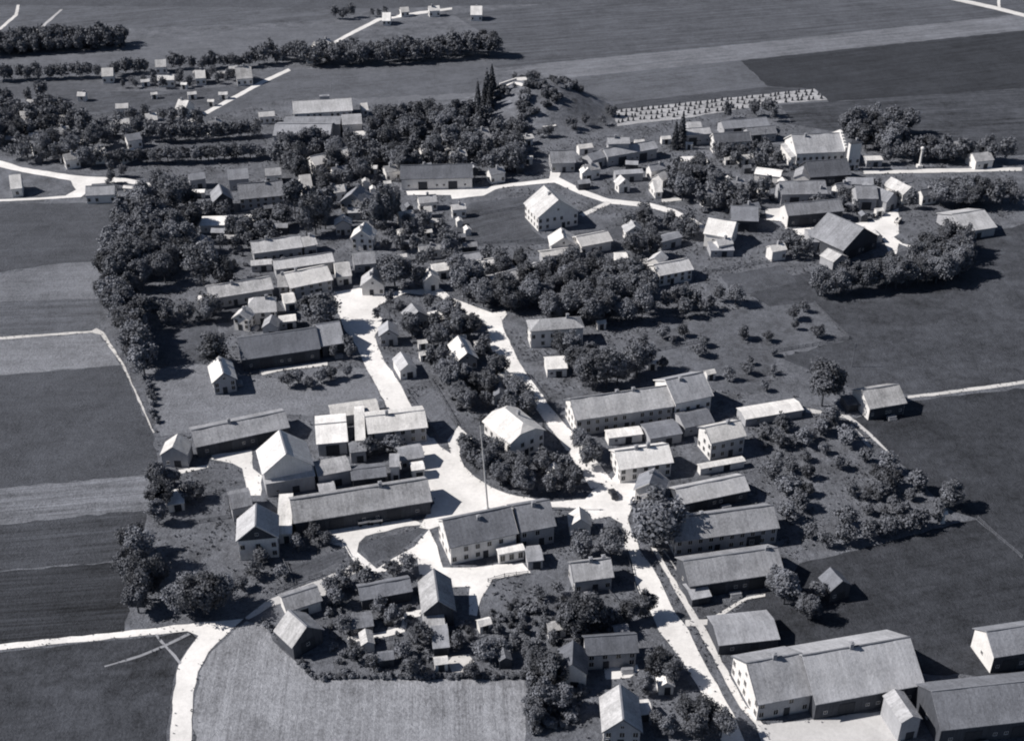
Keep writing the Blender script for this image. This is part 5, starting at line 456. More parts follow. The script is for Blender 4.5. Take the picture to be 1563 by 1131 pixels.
_TP = {
 0: [(88.32,467.37,2.61,0.89),(101.32,414.09,2.64,0.91),(86.51,475.37,1.61,0.97),(117.59,429.32,2.11,1.11),(89.16,445.57,2.47,0.93),(64.69,485.22,2.97,0.94),(80.44,475.24,1.65,0.9),(78.49,432.78,1.55,0.9),(129.25,444.97,2.37,1.17),(95.63,457.97,2.61,0.96),(109.17,406.12,1.96,0.92),(96.29,485.45,1.59,0.95),(61.41,489.86,1.71,0.94),(95.52,490.46,1.63,1.1),(99.08,460.52,1.73,1.06),(138.54,438.76,2.35,0.91),(83.14,443.63,1.68,0.86),(83.76,472.38,1.93,1.17),(80.35,464.07,2.88,1.05),(116.5,486.3,1.78,1.16),(110.17,461.94,1.65,1.02),(70.78,463.9,2.31,1.03),(82.14,447.49,2.56,1.14),(113.0,425.39,2.08,1.03),(128.05,433.67,2.03,1.11),(117.15,422.04,2.35,1.04),(83.74,459.58,2.91,0.89),(66.95,475.45,2.23,0.86),(103.06,455.85,2.51,1.17),(104.57,468.65,2.36,1.15),(75.36,478.18,1.74,1.16),(104.56,492.7,1.89,0.96),(89.75,478.2,1.63,0.98),(124.49,427.17,1.67,1.13),(129.69,427.6,2.46,0.99),(75.34,458.4,1.96,0.97),(109.77,489.48,2.45,0.99),(102.21,488.35,2.07,1.01),(74.1,443.41,2.42,0.85),(84.77,438.6,1.83,1.0)],
 1: [(-96.63,420.04,2.24,1.03),(-114.52,417.54,2.15,1.09),(-94.72,397.54,1.74,1.04),(-95.73,423.04,2.7,1.13),(-101.91,399.06,1.96,1.16),(-129.77,439.25,2.25,1.0),(-99.45,410.19,2.42,0.97),(-101.93,391.66,2.53,1.11),(-78.17,400.37,2.05,1.15),(-98.53,428.79,2.72,0.93),(-98.58,394.96,2.67,1.15),(-121.81,431.54,2.71,0.96),(-116.31,423.05,1.53,0.92),(-91.59,415.74,1.53,0.97),(-82.25,413.79,2.39,0.9),(-126.33,428.03,2.76,0.94),(-128.48,435.56,2.78,1.12),(-102.48,423.76,2.01,0.95),(-81.6,400.63,2.68,0.91),(-104.67,402.17,1.79,1.04),(-120.77,441.83,2.83,1.09),(-89.85,431.59,1.76,1.12),(-119.37,415.48,2.25,1.03),(-97.19,414.83,2.71,1.05),(-97.78,405.44,1.59,1.03),(-74.23,402.57,2.01,1.07),(-98.61,442.94,2.45,1.02),(-116.78,435.15,2.57,0.94),(-100.88,407.02,1.87,1.04),(-71.44,401.16,1.66,1.06)],
 2: [(-57.13,483.53,2.53,0.89),(-56.83,475.34,2.74,1.17),(-60.26,488.39,2.75,1.15),(-79.07,475.58,2.87,0.93),(-59.89,476.22,2.02,1.07),(-47.08,454.51,2.03,1.14),(-53.44,483.02,1.58,0.99),(-60.92,493.66,1.61,1.07),(-26.88,496.77,2.01,1.17),(-45.15,482.28,2.12,0.92),(-52.85,467.92,2.19,1.13),(-49.79,462.32,2.09,1.11),(-46.98,464.45,1.87,1.0),(-56.66,471.36,2.23,1.08),(-64.25,461.91,1.89,0.87),(-66.56,448.28,2.45,1.15),(-32.23,488.63,1.5,0.97),(-29.08,488.86,1.89,1.13),(-61.5,473.58,2.26,0.93),(-62.43,470.21,2.35,0.88),(-62.43,455.72,2.81,0.86),(-60.44,460.11,1.99,0.91),(-26.05,488.6,2.85,0.96),(-66.14,484.74,2.77,0.94),(-28.32,483.46,2.78,0.91),(-67.73,464.75,2.59,1.15),(-63.35,477.06,2.2,1.15),(-39.98,488.86,2.67,1.11),(-75.21,473.55,1.84,1.0),(-36.98,486.15,2.36,0.89),(-54.52,477.86,1.61,1.12),(-22.48,483.55,1.6,0.9),(-36.09,492.53,2.16,1.12),(-29.21,494.13,2.73,1.11),(-75.66,462.94,1.73,1.12),(-57.75,495.77,1.84,1.13),(-69.87,448.46,2.86,1.16),(-46.79,474.03,2.0,1.17),(-41.8,482.64,2.59,0.99),(-78.98,467.7,2.92,0.85)],
 3: [(-14.2,307.92,2.8,1.11),(-15.45,304.31,2.3,0.89),(-8.29,298.0,2.75,1.11),(-13.62,317.17,3.12,0.89),(2.96,303.37,2.84,1.16),(-3.47,302.96,3.02,0.94),(-1.08,301.98,2.35,1.15),(-13.53,313.36,1.56,0.91),(-27.1,343.55,1.7,1.03),(-8.29,315.99,2.98,1.03),(-8.55,318.23,2.86,0.94),(-19.4,342.24,2.25,0.91),(-3.97,295.8,2.89,0.93),(-10.32,335.7,2.03,0.85),(-9.11,320.69,2.37,1.15),(-7.61,294.11,1.5,0.97),(-24.87,330.5,2.5,0.92),(-8.79,323.46,1.73,1.16),(-17.72,309.8,1.52,1.06),(-11.27,315.38,2.6,1.0),(-23.9,351.24,1.57,1.03),(-31.55,343.16,1.52,1.03),(-25.87,332.09,2.36,1.06),(-1.17,303.99,2.03,0.95),(-3.91,322.83,2.76,1.0),(-11.61,320.94,2.84,1.02),(-23.22,334.29,3.14,0.92),(-3.87,313.86,3.0,0.96),(-8.52,337.59,2.63,1.17),(-15.0,347.11,2.69,1.13),(-16.3,339.65,2.47,0.95),(-6.02,333.76,2.68,1.09),(-19.27,345.67,2.89,1.14),(-31.24,348.93,3.05,1.16),(-8.48,311.3,1.67,0.88),(-21.05,320.14,1.54,0.93),(-22.52,339.07,2.13,0.96),(-16.33,342.78,2.09,1.08),(-12.25,306.71,2.97,0.88),(-14.12,344.32,1.81,1.01)],
 4: [(0.49,207.06,2.44,1.13),(9.44,213.03,1.25,1.02),(-0.26,213.44,1.33,1.17),(17.95,220.9,1.94,1.11),(-2.6,215.55,2.12,1.09),(17.52,214.55,1.65,1.1),(11.08,211.29,2.0,0.88),(6.77,221.75,1.53,0.93),(11.84,214.57,2.59,1.13),(7.44,212.47,2.11,0.95),(14.98,209.59,2.02,1.13),(11.4,216.91,1.95,1.14),(17.55,216.84,1.48,0.87),(21.82,219.02,1.9,1.05),(19.06,209.91,1.91,1.1),(24.95,216.08,2.04,1.11),(9.7,214.97,1.76,0.95),(17.29,209.14,2.01,0.91),(0.9,218.09,1.9,0.89),(15.56,220.02,1.66,1.05),(5.18,214.55,1.63,0.9),(7.9,218.24,1.75,1.12),(2.05,215.85,2.34,1.15),(10.54,219.84,1.41,1.12),(7.4,215.73,1.55,1.13),(22.59,211.7,1.83,1.16),(19.46,222.56,1.43,1.17),(5.2,218.59,2.47,1.05),(5.18,207.76,2.08,1.16),(3.48,220.57,1.94,1.11),(11.01,208.32,1.53,0.92),(13.81,221.69,1.58,0.91),(14.52,207.77,2.17,0.87),(2.73,213.36,1.85,0.98),(13.21,218.28,1.84,1.09),(9.15,207.71,1.79,0.9),(-1.78,209.23,1.39,1.05),(19.72,215.72,1.69,1.15),(3.14,218.49,2.23,1.06),(0.27,209.13,2.51,0.85),(-4.71,214.86,1.27,1.17),(6.36,210.1,1.71,0.88),(15.73,216.79,2.57,0.94),(17.88,218.76,2.34,0.91),(12.75,212.01,1.94,1.04),(22.0,214.32,2.04,0.85),(3.22,208.92,1.92,0.99),(-3.75,212.13,2.14,1.07),(-0.71,219.65,2.06,0.95),(-4.64,217.28,1.93,1.01),(11.89,222.59,1.63,1.03),(14.99,214.66,1.4,1.11),(19.78,220.13,2.17,0.9),(23.94,214.09,1.25,1.1),(0.13,215.29,1.82,0.98),(12.86,206.44,2.58,1.18),(20.16,212.61,2.17,0.9),(22.08,217.19,1.66,0.99),(3.28,211.11,1.96,0.86),(14.9,212.06,2.24,0.86)],
 5: [(-57.62,215.17,1.21,1.08),(-56.67,213.81,1.54,1.03),(-55.7,213.14,1.46,0.89),(-55.18,211.87,1.14,0.85),(-53.99,210.92,1.13,1.16),(-53.31,209.89,1.44,0.95),(-46.96,201.77,1.49,1.05),(-46.01,200.64,1.42,1.13),(-44.92,199.3,1.28,1.07),(-44.15,197.94,1.28,0.89),(-43.23,197.55,1.02,1.12),(-41.89,197.63,1.48,1.04),(-41.14,197.2,1.6,1.12),(-40.07,197.7,1.46,1.11),(-38.69,197.34,1.28,0.94),(-38.0,197.5,1.26,1.12),(-36.86,197.24,1.03,1.01),(-35.41,197.73,1.46,1.1),(-34.93,197.68,1.42,0.92),(-33.87,197.64,1.05,1.02),(-32.82,197.63,1.03,1.17),(-31.33,197.29,1.01,1.17),(-30.24,197.73,1.33,1.12),(-29.25,197.75,1.2,0.88),(-28.35,197.62,1.64,1.03),(-27.45,197.28,1.12,1.16),(-26.53,197.65,1.65,1.01),(-24.97,197.63,1.28,0.98),(-24.4,197.39,1.05,1.08),(-23.0,197.26,1.3,0.86),(-21.97,197.45,1.42,0.9),(-20.73,197.66,1.52,1.13),(-19.97,197.29,1.4,1.05),(-18.73,197.6,1.37,0.92),(-18.02,197.32,1.24,1.09),(-17.04,197.53,1.42,0.88),(-15.96,197.85,1.54,0.89),(-14.39,197.53,1.14,1.14),(-13.69,197.4,1.37,1.17),(-12.73,197.62,1.37,0.86),(-11.76,197.45,1.53,1.08),(-10.72,197.65,1.56,0.91),(-9.42,197.63,1.42,0.92),(-8.26,197.64,1.68,0.92),(-7.49,197.4,1.47,0.99),(-6.25,197.74,1.11,1.06),(-5.45,197.77,1.6,0.91),(-4.12,197.45,1.51,0.99),(-3.31,197.58,1.49,1.12),(-2.2,197.8,1.27,1.06),(-1.01,197.53,1.11,0.85),(0.29,197.58,1.47,1.14),(1.02,197.9,1.16,1.07),(2.19,197.77,1.57,0.88)],
 6: [(-29.39,199.55,1.36,1.08),(-40.14,223.2,1.68,0.98),(-33.8,226.96,1.21,1.16),(-19.4,199.98,1.26,0.87),(-42.84,221.16,1.07,1.16),(-10.26,211.93,1.78,0.9),(-32.34,201.45,1.32,0.93),(-3.94,201.23,1.04,1.08),(-18.81,202.93,2.13,1.1),(-23.44,212.42,1.09,1.09),(-38.89,226.85,1.17,1.03),(-33.04,205.98,1.58,1.03),(-21.22,206.44,1.16,1.1),(-24.05,200.04,1.45,1.16),(-24.25,204.9,1.79,1.06),(-11.58,213.81,1.74,1.14),(-26.26,217.35,1.73,1.14),(-27.66,205.04,1.28,1.0),(-27.6,200.93,1.42,1.06),(-22.74,210.35,1.2,1.08),(-23.96,202.14,1.34,0.95),(-40.15,206.11,1.92,1.05),(-36.88,225.52,1.34,0.99),(-23.89,215.27,1.83,1.14),(-26.19,210.78,1.31,0.85),(-9.57,209.73,1.53,0.96),(-28.57,214.44,1.62,1.13),(-6.38,203.51,1.85,1.0),(-16.96,202.06,1.92,1.02),(-24.6,219.49,1.74,1.01),(-37.58,203.97,2.18,1.13),(-13.61,211.13,1.29,1.05),(-26.6,213.71,1.14,0.93),(-41.69,213.13,1.56,0.92),(-20.13,226.43,1.15,1.07),(-26.41,207.35,1.26,0.93),(-7.89,198.74,1.29,0.88),(-12.23,208.59,1.36,0.85),(-33.52,208.18,1.53,1.05),(-14.76,200.44,1.46,1.08),(-22.21,225.07,1.85,1.03),(-22.02,208.32,1.6,0.9),(-40.2,218.64,1.25,1.05),(-36.87,198.7,1.9,1.1),(-40.07,216.4,1.21,1.06),(-7.73,205.01,1.75,1.06),(-27.62,227.92,2.01,1.09),(-30.33,215.97,1.48,1.07),(-38.68,202.08,1.6,1.05),(-31.76,228.22,1.59,1.16),(-36.62,208.29,1.54,0.92),(-21.97,199.56,1.77,1.01),(-34.86,205.12,1.18,1.17),(-42.74,217.79,2.16,0.97),(-30.79,208.78,1.37,1.17)],
 7: [(73.62,328.5,0.82,1.04),(65.7,319.84,0.93,0.91),(74.79,342.98,0.81,0.96),(46.05,338.67,0.87,1.04),(49.17,325.9,0.96,1.01)],
 8: [(-111.37,320.78,2.05,0.86),(-109.8,318.37,1.99,1.01),(-108.41,314.97,2.62,0.99),(-107.67,312.75,2.19,1.02),(-106.31,309.95,2.14,1.12),(-105.22,306.61,2.2,0.96),(-104.81,303.11,1.87,1.09),(-103.55,300.15,1.88,1.13),(-101.87,297.66,2.08,0.93)],
 9: [(10.13,581.3,1.68,1.0),(10.34,577.18,1.78,1.0),(9.22,582.43,3.18,1.0),(4.83,577.98,3.51,1.0),(10.67,581.88,1.87,1.0),(9.94,580.23,1.62,1.0),(6.67,583.15,3.24,1.0),(11.42,579.73,3.06,1.0),(9.27,578.66,1.66,1.0),(-6.66,552.4,4.02,1.0),(-14.53,554.05,2.45,1.0),(-9.05,547.54,2.97,1.0),(-4.64,550.81,1.85,1.0),(2.6,531.81,2.01,1.0),(-4.27,531.45,2.05,1.0),(-1.36,530.82,3.39,1.0),(-6.49,552.39,4.2,1.0),(-4.62,558.22,3.27,1.0),(-11.42,560.33,2.65,1.0),(-5.62,560.62,2.72,1.0),(-7.44,559.7,1.69,1.0),(-6.24,560.25,1.88,1.0),(-7.51,560.98,2.8,1.0),(-7.41,557.32,1.64,1.0),(-4.87,557.48,3.58,1.0),(-5.03,558.8,3.09,1.0),(-3.25,555.04,4.11,1.0),(-2.34,555.34,2.33,1.0),(28.78,572.46,3.07,1.0),(26.26,571.24,1.5,1.0),(28.26,572.47,3.03,1.0),(29.08,575.06,2.45,1.0),(23.83,571.65,3.97,1.0),(23.74,574.84,3.9,1.0),(25.51,575.35,2.76,1.0),(26.43,573.16,1.99,1.0),(25.45,572.33,2.56,1.0),(26.0,569.29,3.62,1.0),(29.2,576.98,2.4,1.0),(14.66,547.31,3.95,1.0),(21.53,547.07,3.36,1.0),(19.02,546.48,3.09,1.0),(18.43,545.59,1.42,1.0),(14.77,546.07,3.43,1.0),(18.59,548.6,2.2,1.0),(19.8,544.91,3.79,1.0),(18.1,547.27,3.95,1.0),(15.89,540.74,3.96,1.0),(19.44,543.17,1.43,1.0),(16.23,588.54,4.03,1.0),(24.67,580.42,1.59,1.0),(15.84,585.78,2.12,1.0),(17.8,578.32,1.79,1.0),(11.21,583.69,3.89,1.0),(16.85,584.32,2.68,1.0),(13.48,583.45,1.92,1.0),(16.63,591.34,1.43,1.0),(0.83,557.81,2.03,1.0),(7.43,553.77,1.53,1.0),(6.97,555.6,2.49,1.0),(8.48,554.64,3.41,1.0),(26.87,562.79,3.49,1.0),(30.41,561.96,2.32,1.0),(32.07,564.3,2.34,1.0),(30.14,566.43,2.96,1.0),(32.05,563.62,2.39,1.0),(26.53,559.61,3.71,1.0),(31.68,562.42,2.77,1.0),(30.7,566.84,1.41,1.0),(32.77,566.26,3.33,1.0),(30.82,562.67,1.89,1.0),(28.22,562.15,3.97,1.0),(19.32,564.97,1.42,1.0),(19.8,564.11,3.56,1.0),(21.34,566.19,2.02,1.0),(22.01,565.46,1.7,1.0),(22.59,570.97,2.93,1.0),(18.44,571.58,3.03,1.0),(10.77,580.55,3.02,1.0),(16.35,578.21,1.91,1.0),(10.66,577.38,2.73,1.0),(9.92,558.23,2.8,1.0),(13.94,550.74,1.66,1.0),(11.18,555.94,1.48,1.0),(11.86,553.13,3.68,1.0),(10.29,557.35,1.78,1.0),(8.9,558.75,2.44,1.0),(8.88,558.25,3.14,1.0),(15.46,555.91,2.24,1.0),(8.63,553.67,2.23,1.0),(8.79,556.33,1.65,1.0),(5.72,556.16,1.73,1.0),(-20.09,553.72,3.99,1.0),(-23.41,554.38,2.71,1.0),(-20.03,556.1,2.7,1.0),(-15.16,555.17,1.41,1.0),(-18.98,557.7,3.15,1.0),(-20.88,556.16,4.0,1.0),(-17.84,555.22,1.49,1.0),(7.03,540.4,2.86,1.0),(6.03,539.87,2.37,1.0),(4.09,538.7,3.57,1.0),(6.33,544.36,4.2,1.0),(10.26,536.25,4.13,1.0),(3.8,546.27,2.55,1.0),(3.82,538.24,3.02,1.0),(3.75,540.72,4.02,1.0),(7.13,536.01,2.63,1.0),(7.89,538.41,2.32,1.0),(4.69,533.96,3.92,1.0),(7.37,528.7,1.61,1.0),(5.91,528.82,4.02,1.0),(2.63,531.26,3.37,1.0),(7.17,537.83,2.91,1.0),(6.17,529.46,2.31,1.0),(1.55,527.72,2.69,1.0)],
 10: [(4.31,201.3,1.76,0.96),(8.24,189.92,2.88,1.0),(7.9,183.27,2.89,1.02),(7.4,194.22,2.81,1.13),(9.64,193.17,2.55,0.91),(5.31,198.9,2.88,0.89),(7.05,185.51,2.26,0.93),(13.82,189.38,2.21,1.04),(7.79,187.38,2.92,1.09),(4.2,188.19,2.2,1.11),(4.35,196.58,2.73,0.98),(4.43,186.16,2.82,1.14),(6.7,202.1,1.55,1.06),(11.18,183.44,2.35,0.88),(9.83,202.71,2.22,0.93),(10.98,186.2,1.95,1.13),(4.46,192.34,3.0,1.05),(12.81,185.44,2.9,1.0),(9.91,188.1,2.79,0.86),(4.87,182.09,2.59,0.9),(5.43,190.43,2.03,1.01),(6.13,195.62,1.75,1.08),(12.74,187.31,2.75,1.09),(3.89,194.69,1.9,0.92),(8.0,197.43,1.59,1.09),(3.24,198.64,2.57,1.11),(13.05,191.99,2.65,1.01),(3.39,189.95,2.41,1.06),(3.7,184.21,1.53,1.01),(6.8,192.18,1.99,1.15),(10.5,190.26,2.57,1.16),(6.05,183.49,1.86,1.0),(3.96,204.06,1.7,0.89),(14.71,192.88,2.56,0.94)],
 11: [(-252.77,655.36,11.47,1.11),(-222.06,653.13,12.31,1.05),(-215.32,659.25,11.52,1.15),(-208.29,657.77,10.16,1.02),(-265.37,654.84,11.81,0.92),(-275.48,655.55,12.04,1.02),(-247.29,657.67,10.66,1.16),(-250.18,649.66,10.52,0.95),(-276.06,650.11,10.19,1.14),(-232.87,655.59,10.97,1.07),(-242.29,652.2,12.95,0.93),(-241.69,659.53,12.38,1.16),(-268.39,648.13,12.74,0.87),(-257.57,644.83,10.54,1.14),(-257.95,652.69,12.33,0.99),(-226.35,656.34,10.86,1.16)],
 12: [(-73.33,434.2,15,1.0)],
 13: [(-15.55,550.12,13.66,0.86),(-15.15,540.72,14.03,0.85),(-15.14,536.01,14.62,0.99),(-10.04,544.49,13.01,0.93),(-12.57,546.82,13.59,0.96),(-11.32,550.64,16.14,1.05),(-13.88,530.05,13.08,1.13),(-9.17,556.06,14.91,1.16)],
 14: [(73.87,514.24,15,1.0),(70.5,509.62,13,1.0)],
 15: [(-62.23,353.13,13,1.3)],
 16: [(-77.0,218.22,10,1.15),(-71.66,217.56,13,1.15),(-68.27,220.46,10,1.15),(-75.38,222.72,8,1.15)],
 17: [(68.45,216.01,8,1.0),(71.82,222.72,6,1.0)],
 18: [(-40.23,379.64,14,1.2)],
 19: [(77.47,242.39,4.76,1.05),(79.19,241.64,4.6,0.89),(82.31,243.35,6.73,0.87),(84.19,243.05,5.94,1.03),(85.62,244.97,4.0,1.1),(88.88,244.67,5.78,1.18),(89.83,245.53,6.23,0.98),(92.97,245.68,5.58,1.05),(95.08,246.16,5.89,1.03),(96.36,247.37,4.79,1.15),(99.04,248.21,5.57,1.01),(100.72,247.68,6.78,1.02),(103.51,249.07,6.44,0.93),(104.99,250.28,5.38,1.06),(108.49,251.05,6.6,0.86)],
 20: [(13.55,211.04,10,1.0),(17.02,211.68,11,1.0),(18.64,213.84,9,1.0),(30.98,216.67,8,1.0),(27.03,214.92,7,1.0),(23.17,213.84,6,1.0)],
 21: [(21.41,317.12,11,1.0),(24.25,314.91,13,1.0),(28.27,316.38,14,1.0),(31.72,317.86,12,1.0),(17.74,334.42,10,1.0),(15.07,334.42,9,1.0),(23.99,328.5,9,1.0),(38.17,323.88,14,1.0),(35.67,322.74,10,1.0),(19.77,324.64,10,1.0)],
 22: [(-12.5,640.7,15,1.2)],
 23: [(167.17,495.98,10.05,1.16),(189.15,493.69,11.34,0.92),(172.2,495.36,9.37,1.07),(161.77,493.9,8.48,1.17),(183.54,496.9,11.55,0.87),(177.13,499.59,10.65,1.13),(208.16,494.15,11.77,0.98),(192.36,498.02,10.59,0.91),(176.97,495.48,8.31,1.04),(200.5,497.07,11.4,1.14),(157.09,492.52,8.65,0.88),(201.52,492.96,10.16,0.96),(171.61,499.47,10.29,0.88),(180.67,493.53,10.37,0.9),(185.15,492.96,9.93,1.05)],
 24: [(-98.56,380.61,14,1.0)],
 25: [(182.49,451.65,11.91,1.06),(191.33,454.88,9.52,1.17),(173.43,448.37,10.3,1.12),(190.95,450.72,8.56,1.02),(196.82,458.5,8.75,0.95),(196.04,448.82,9.28,0.99),(177.39,451.2,11.85,0.94),(170.94,457.82,9.8,1.13),(185.63,456.18,9.26,0.9),(176.33,457.93,10.12,0.95),(167.79,450.21,10.58,1.17),(181.06,457.1,10.67,1.04),(187.75,447.23,11.35,0.96),(178.4,447.12,10.52,1.09)],
 26: [(164.32,510.19,12.05,1.04),(152.88,525.74,13.98,1.12),(160.91,501.33,11.82,1.08),(168.26,512.01,11.37,0.91),(158.51,506.28,10.78,1.09),(151.97,520.29,10.79,0.94),(163.54,520.21,13.89,1.1),(175.92,527.48,12.89,1.09),(168.7,517.84,11.06,0.97),(157.0,526.78,13.22,1.0),(160.7,529.83,13.65,1.11),(160.86,524.22,10.51,0.89),(168.32,528.32,13.92,0.99),(171.57,524.87,10.54,0.85),(148.98,516.55,10.5,0.92),(160.22,516.36,12.55,1.08),(152.96,509.93,13.15,1.12),(149.04,523.06,13.56,1.15)],
 27: [(-231.96,661.15,11.72,1.13),(-218.2,654.89,11.13,0.9),(-262.77,640.85,9.44,0.98),(-258.62,653.99,12.31,0.94),(-214.03,661.46,9.77,1.04),(-220.49,662.32,12.45,0.87),(-252.52,647.99,11.8,1.03),(-255.87,642.62,9.46,1.09),(-263.73,652.94,10.07,1.01),(-243.1,645.75,9.47,0.99),(-240.43,660.82,11.28,0.96),(-244.44,650.89,12.36,1.05),(-239.52,652.66,12.56,0.97),(-270.54,643.34,9.98,0.88),(-221.18,651.0,11.09,0.92),(-250.21,658.94,12.47,1.18),(-233.96,646.83,9.46,1.11),(-222.88,657.91,11.44,0.91),(-209.09,654.32,10.96,0.87),(-229.33,656.08,11.05,0.91),(-271.05,654.99,10.09,0.93),(-257.78,649.4,11.57,0.98),(-209.43,658.89,12.88,0.97),(-227.65,663.34,9.3,1.12),(-265.21,645.04,9.57,0.92),(-249.25,643.15,9.2,0.88),(-276.62,651.7,12.56,1.05),(-228.96,648.61,10.16,0.88),(-245.31,661.83,12.38,0.93),(-271.56,647.89,12.78,0.95),(-208.31,664.15,9.39,1.0),(-275.43,644.15,9.34,1.09),(-266.4,656.63,9.68,0.99),(-243.4,656.04,12.58,1.08),(-236.6,657.97,11.29,1.04),(-233.2,653.45,9.5,1.16),(-254.76,658.26,10.59,1.02),(-248.77,654.18,9.26,1.05),(-226.49,652.58,11.59,0.96),(-275.5,656.58,9.19,1.17),(-267.02,649.4,9.25,1.08),(-260.96,658.76,12.34,1.1),(-272.32,638.74,11.31,1.04),(-213.43,652.72,12.92,1.07),(-254.13,652.71,10.59,0.85),(-238.61,647.58,9.77,1.08),(-262.43,648.63,12.3,1.1),(-259.98,644.77,11.23,0.94)],
 28: [(-37.74,539.96,12.53,0.97),(-27.79,530.68,12.45,1.1),(-35.42,529.56,10.1,1.14),(-21.85,528.0,9.34,0.91),(-21.35,534.08,11.22,1.03),(-43.43,534.85,9.36,1.15),(-60.41,523.48,11.69,1.06),(-21.53,538.52,12.72,0.87),(-57.46,534.04,12.6,1.1),(-49.29,539.58,10.95,1.11),(-11.18,537.32,9.18,0.89),(-48.31,526.81,10.79,0.88),(-59.26,529.1,9.5,0.99),(-53.84,520.35,10.09,0.87),(-28.88,534.95,11.39,0.95),(-40.47,527.48,9.16,1.0),(-32.05,524.77,12.44,1.14),(-18.94,541.87,10.95,0.91),(-33.53,542.13,9.25,1.03),(-25.76,537.9,12.37,0.98),(-15.16,531.64,9.74,0.99),(-53.78,531.64,12.94,0.96),(-48.65,532.62,9.65,0.98),(-42.07,523.19,12.99,1.01),(-43.26,539.92,11.81,1.14),(-34.2,537.02,11.34,1.11)],
 29: [(44.49,403.39,12,1.1)],
 30: [(44.06,551.05,5.29,1.0),(-16.83,540.06,4.19,1.0),(14.61,523.45,5.91,1.0),(2.13,528.06,6.33,1.0),(-21.69,542.6,6.14,1.0),(-21.41,541.03,5.62,1.0),(4.12,526.76,5.52,1.0),(17.02,524.19,6.24,1.0),(-0.44,530.47,5.95,1.0),(27.65,528.62,4.19,1.0),(-20.82,540.61,4.91,1.0),(11.77,523.22,4.49,1.0),(25.11,531.09,5.4,1.0),(32.91,535.24,5.9,1.0),(47.02,550.17,5.98,1.0),(45.88,548.46,5.37,1.0),(40.94,538.33,5.57,1.0),(28.03,531.78,4.85,1.0),(-2.3,526.18,5.95,1.0),(-5.72,526.87,4.15,1.0),(-18.74,543.22,4.19,1.0),(44.02,549.27,4.97,1.0)],
 31: [(35.42,241.99,17,1.15)],
 32: [(-106.32,382.06,17,1.2)],
 33: [(16.65,210.7,4.14,0.97),(3.78,206.2,3.02,1.11),(14.97,221.72,4.02,0.87),(0.75,220.31,3.06,1.05),(6.29,222.88,4.69,1.09),(7.53,211.67,3.82,1.1),(9.25,207.65,4.57,0.9),(10.81,224.32,4.48,0.97),(7.55,217.82,3.5,1.02),(14.05,215.26,4.17,0.95),(-0.45,215.44,3.27,0.95),(1.85,211.06,3.83,0.91),(-3.34,210.85,4.25,1.01)],
 34: [(-7.91,279.59,7.78,1.16),(-1.91,272.81,7.33,1.06),(-12.44,278.69,9.09,1.11),(-6.99,270.7,9.67,0.88),(1.25,267.51,7.57,0.95),(-10.48,275.65,7.32,0.92),(1.64,271.42,8.72,1.1),(-3.1,267.76,8.27,1.0),(-4.61,277.26,8.54,1.06),(-5.83,274.1,7.68,1.17),(2.53,264.21,8.91,1.06)],
 35: [(63.93,221.14,11,1.1)],
 36: [(29.31,363.16,11.93,0.91),(28.91,388.56,11.92,0.88),(23.06,382.5,10.84,1.16),(36.06,356.43,10.24,1.09),(13.26,355.61,10.47,1.04),(9.98,381.16,9.58,1.11),(4.78,379.84,11.52,0.99),(18.8,365.24,9.24,1.17),(21.21,390.24,12.23,0.94),(17.9,386.15,9.8,1.1),(43.93,362.82,11.43,1.07),(11.81,361.69,10.02,1.1),(34.29,372.17,9.35,1.12),(40.72,374.74,10.91,1.04),(7.49,374.55,9.6,0.86),(-12.92,379.33,12.15,0.9),(20.96,369.59,9.48,1.17),(25.89,369.41,10.79,0.9),(-2.61,367.71,12.61,1.15),(33.92,382.52,11.59,1.18),(26.44,353.65,11.87,0.91),(-10.61,371.65,9.39,1.16),(37.77,379.15,10.81,0.96),(23.03,359.04,9.89,0.87),(28.92,376.05,9.58,1.14),(37.59,366.98,9.67,1.01),(30.23,370.03,11.89,0.87),(45.47,373.62,11.05,1.03),(19.47,374.79,11.81,0.88),(13.76,373.87,10.12,0.89),(-16.54,374.56,12.83,1.16),(23.95,364.14,11.71,0.94),(-1.75,372.45,11.14,0.9),(-0.38,363.21,9.35,1.03),(19.03,380.06,9.8,1.08),(-9.59,367.09,10.41,1.07),(42.76,358.4,12.48,0.85),(6.25,366.47,12.15,1.13),(41.37,381.7,12.28,1.18),(23.16,378.11,10.41,1.18),(32.84,366.5,11.86,0.97),(10.75,369.1,9.22,1.14),(13.13,385.96,9.97,0.91),(18.44,357.89,11.14,0.98),(37.22,385.29,10.15,0.86),(31.39,356.7,11.78,0.98)],
 37: [(-22.1,322.46,6.63,1.0),(-18.22,313.81,9.94,0.9),(-32.13,346.82,9.57,1.06),(-13.6,346.8,9.22,1.12),(-8.7,336.8,7.96,0.85),(-14.02,317.47,7.92,1.08),(-6.71,311.53,8.07,1.0),(2.06,305.59,9.91,1.16),(-15.81,310.09,6.84,1.16),(-25.42,330.37,6.57,1.02),(4.44,301.27,9.28,1.02),(-24.58,350.87,7.94,0.86),(-21.18,347.14,6.01,1.1),(-0.13,300.45,9.71,1.09),(-18.92,318.14,10.0,1.04),(-13.33,304.98,7.49,1.17),(-4.43,321.9,9.01,1.06),(-21.91,340.58,9.91,0.94),(-18.14,352.76,9.3,1.13),(-7.16,317.22,7.5,0.96),(-17.36,345.3,9.07,0.86),(-25.95,341.48,6.99,0.87),(-20.79,356.22,9.53,1.18),(-0.06,311.72,8.27,0.97),(-10.63,313.83,7.58,1.18),(-9.91,332.86,6.87,0.97),(-7.67,305.86,6.05,0.96),(-21.33,329.4,7.43,0.99),(-18.97,325.37,6.58,0.94),(-15.92,321.09,6.09,1.05)],
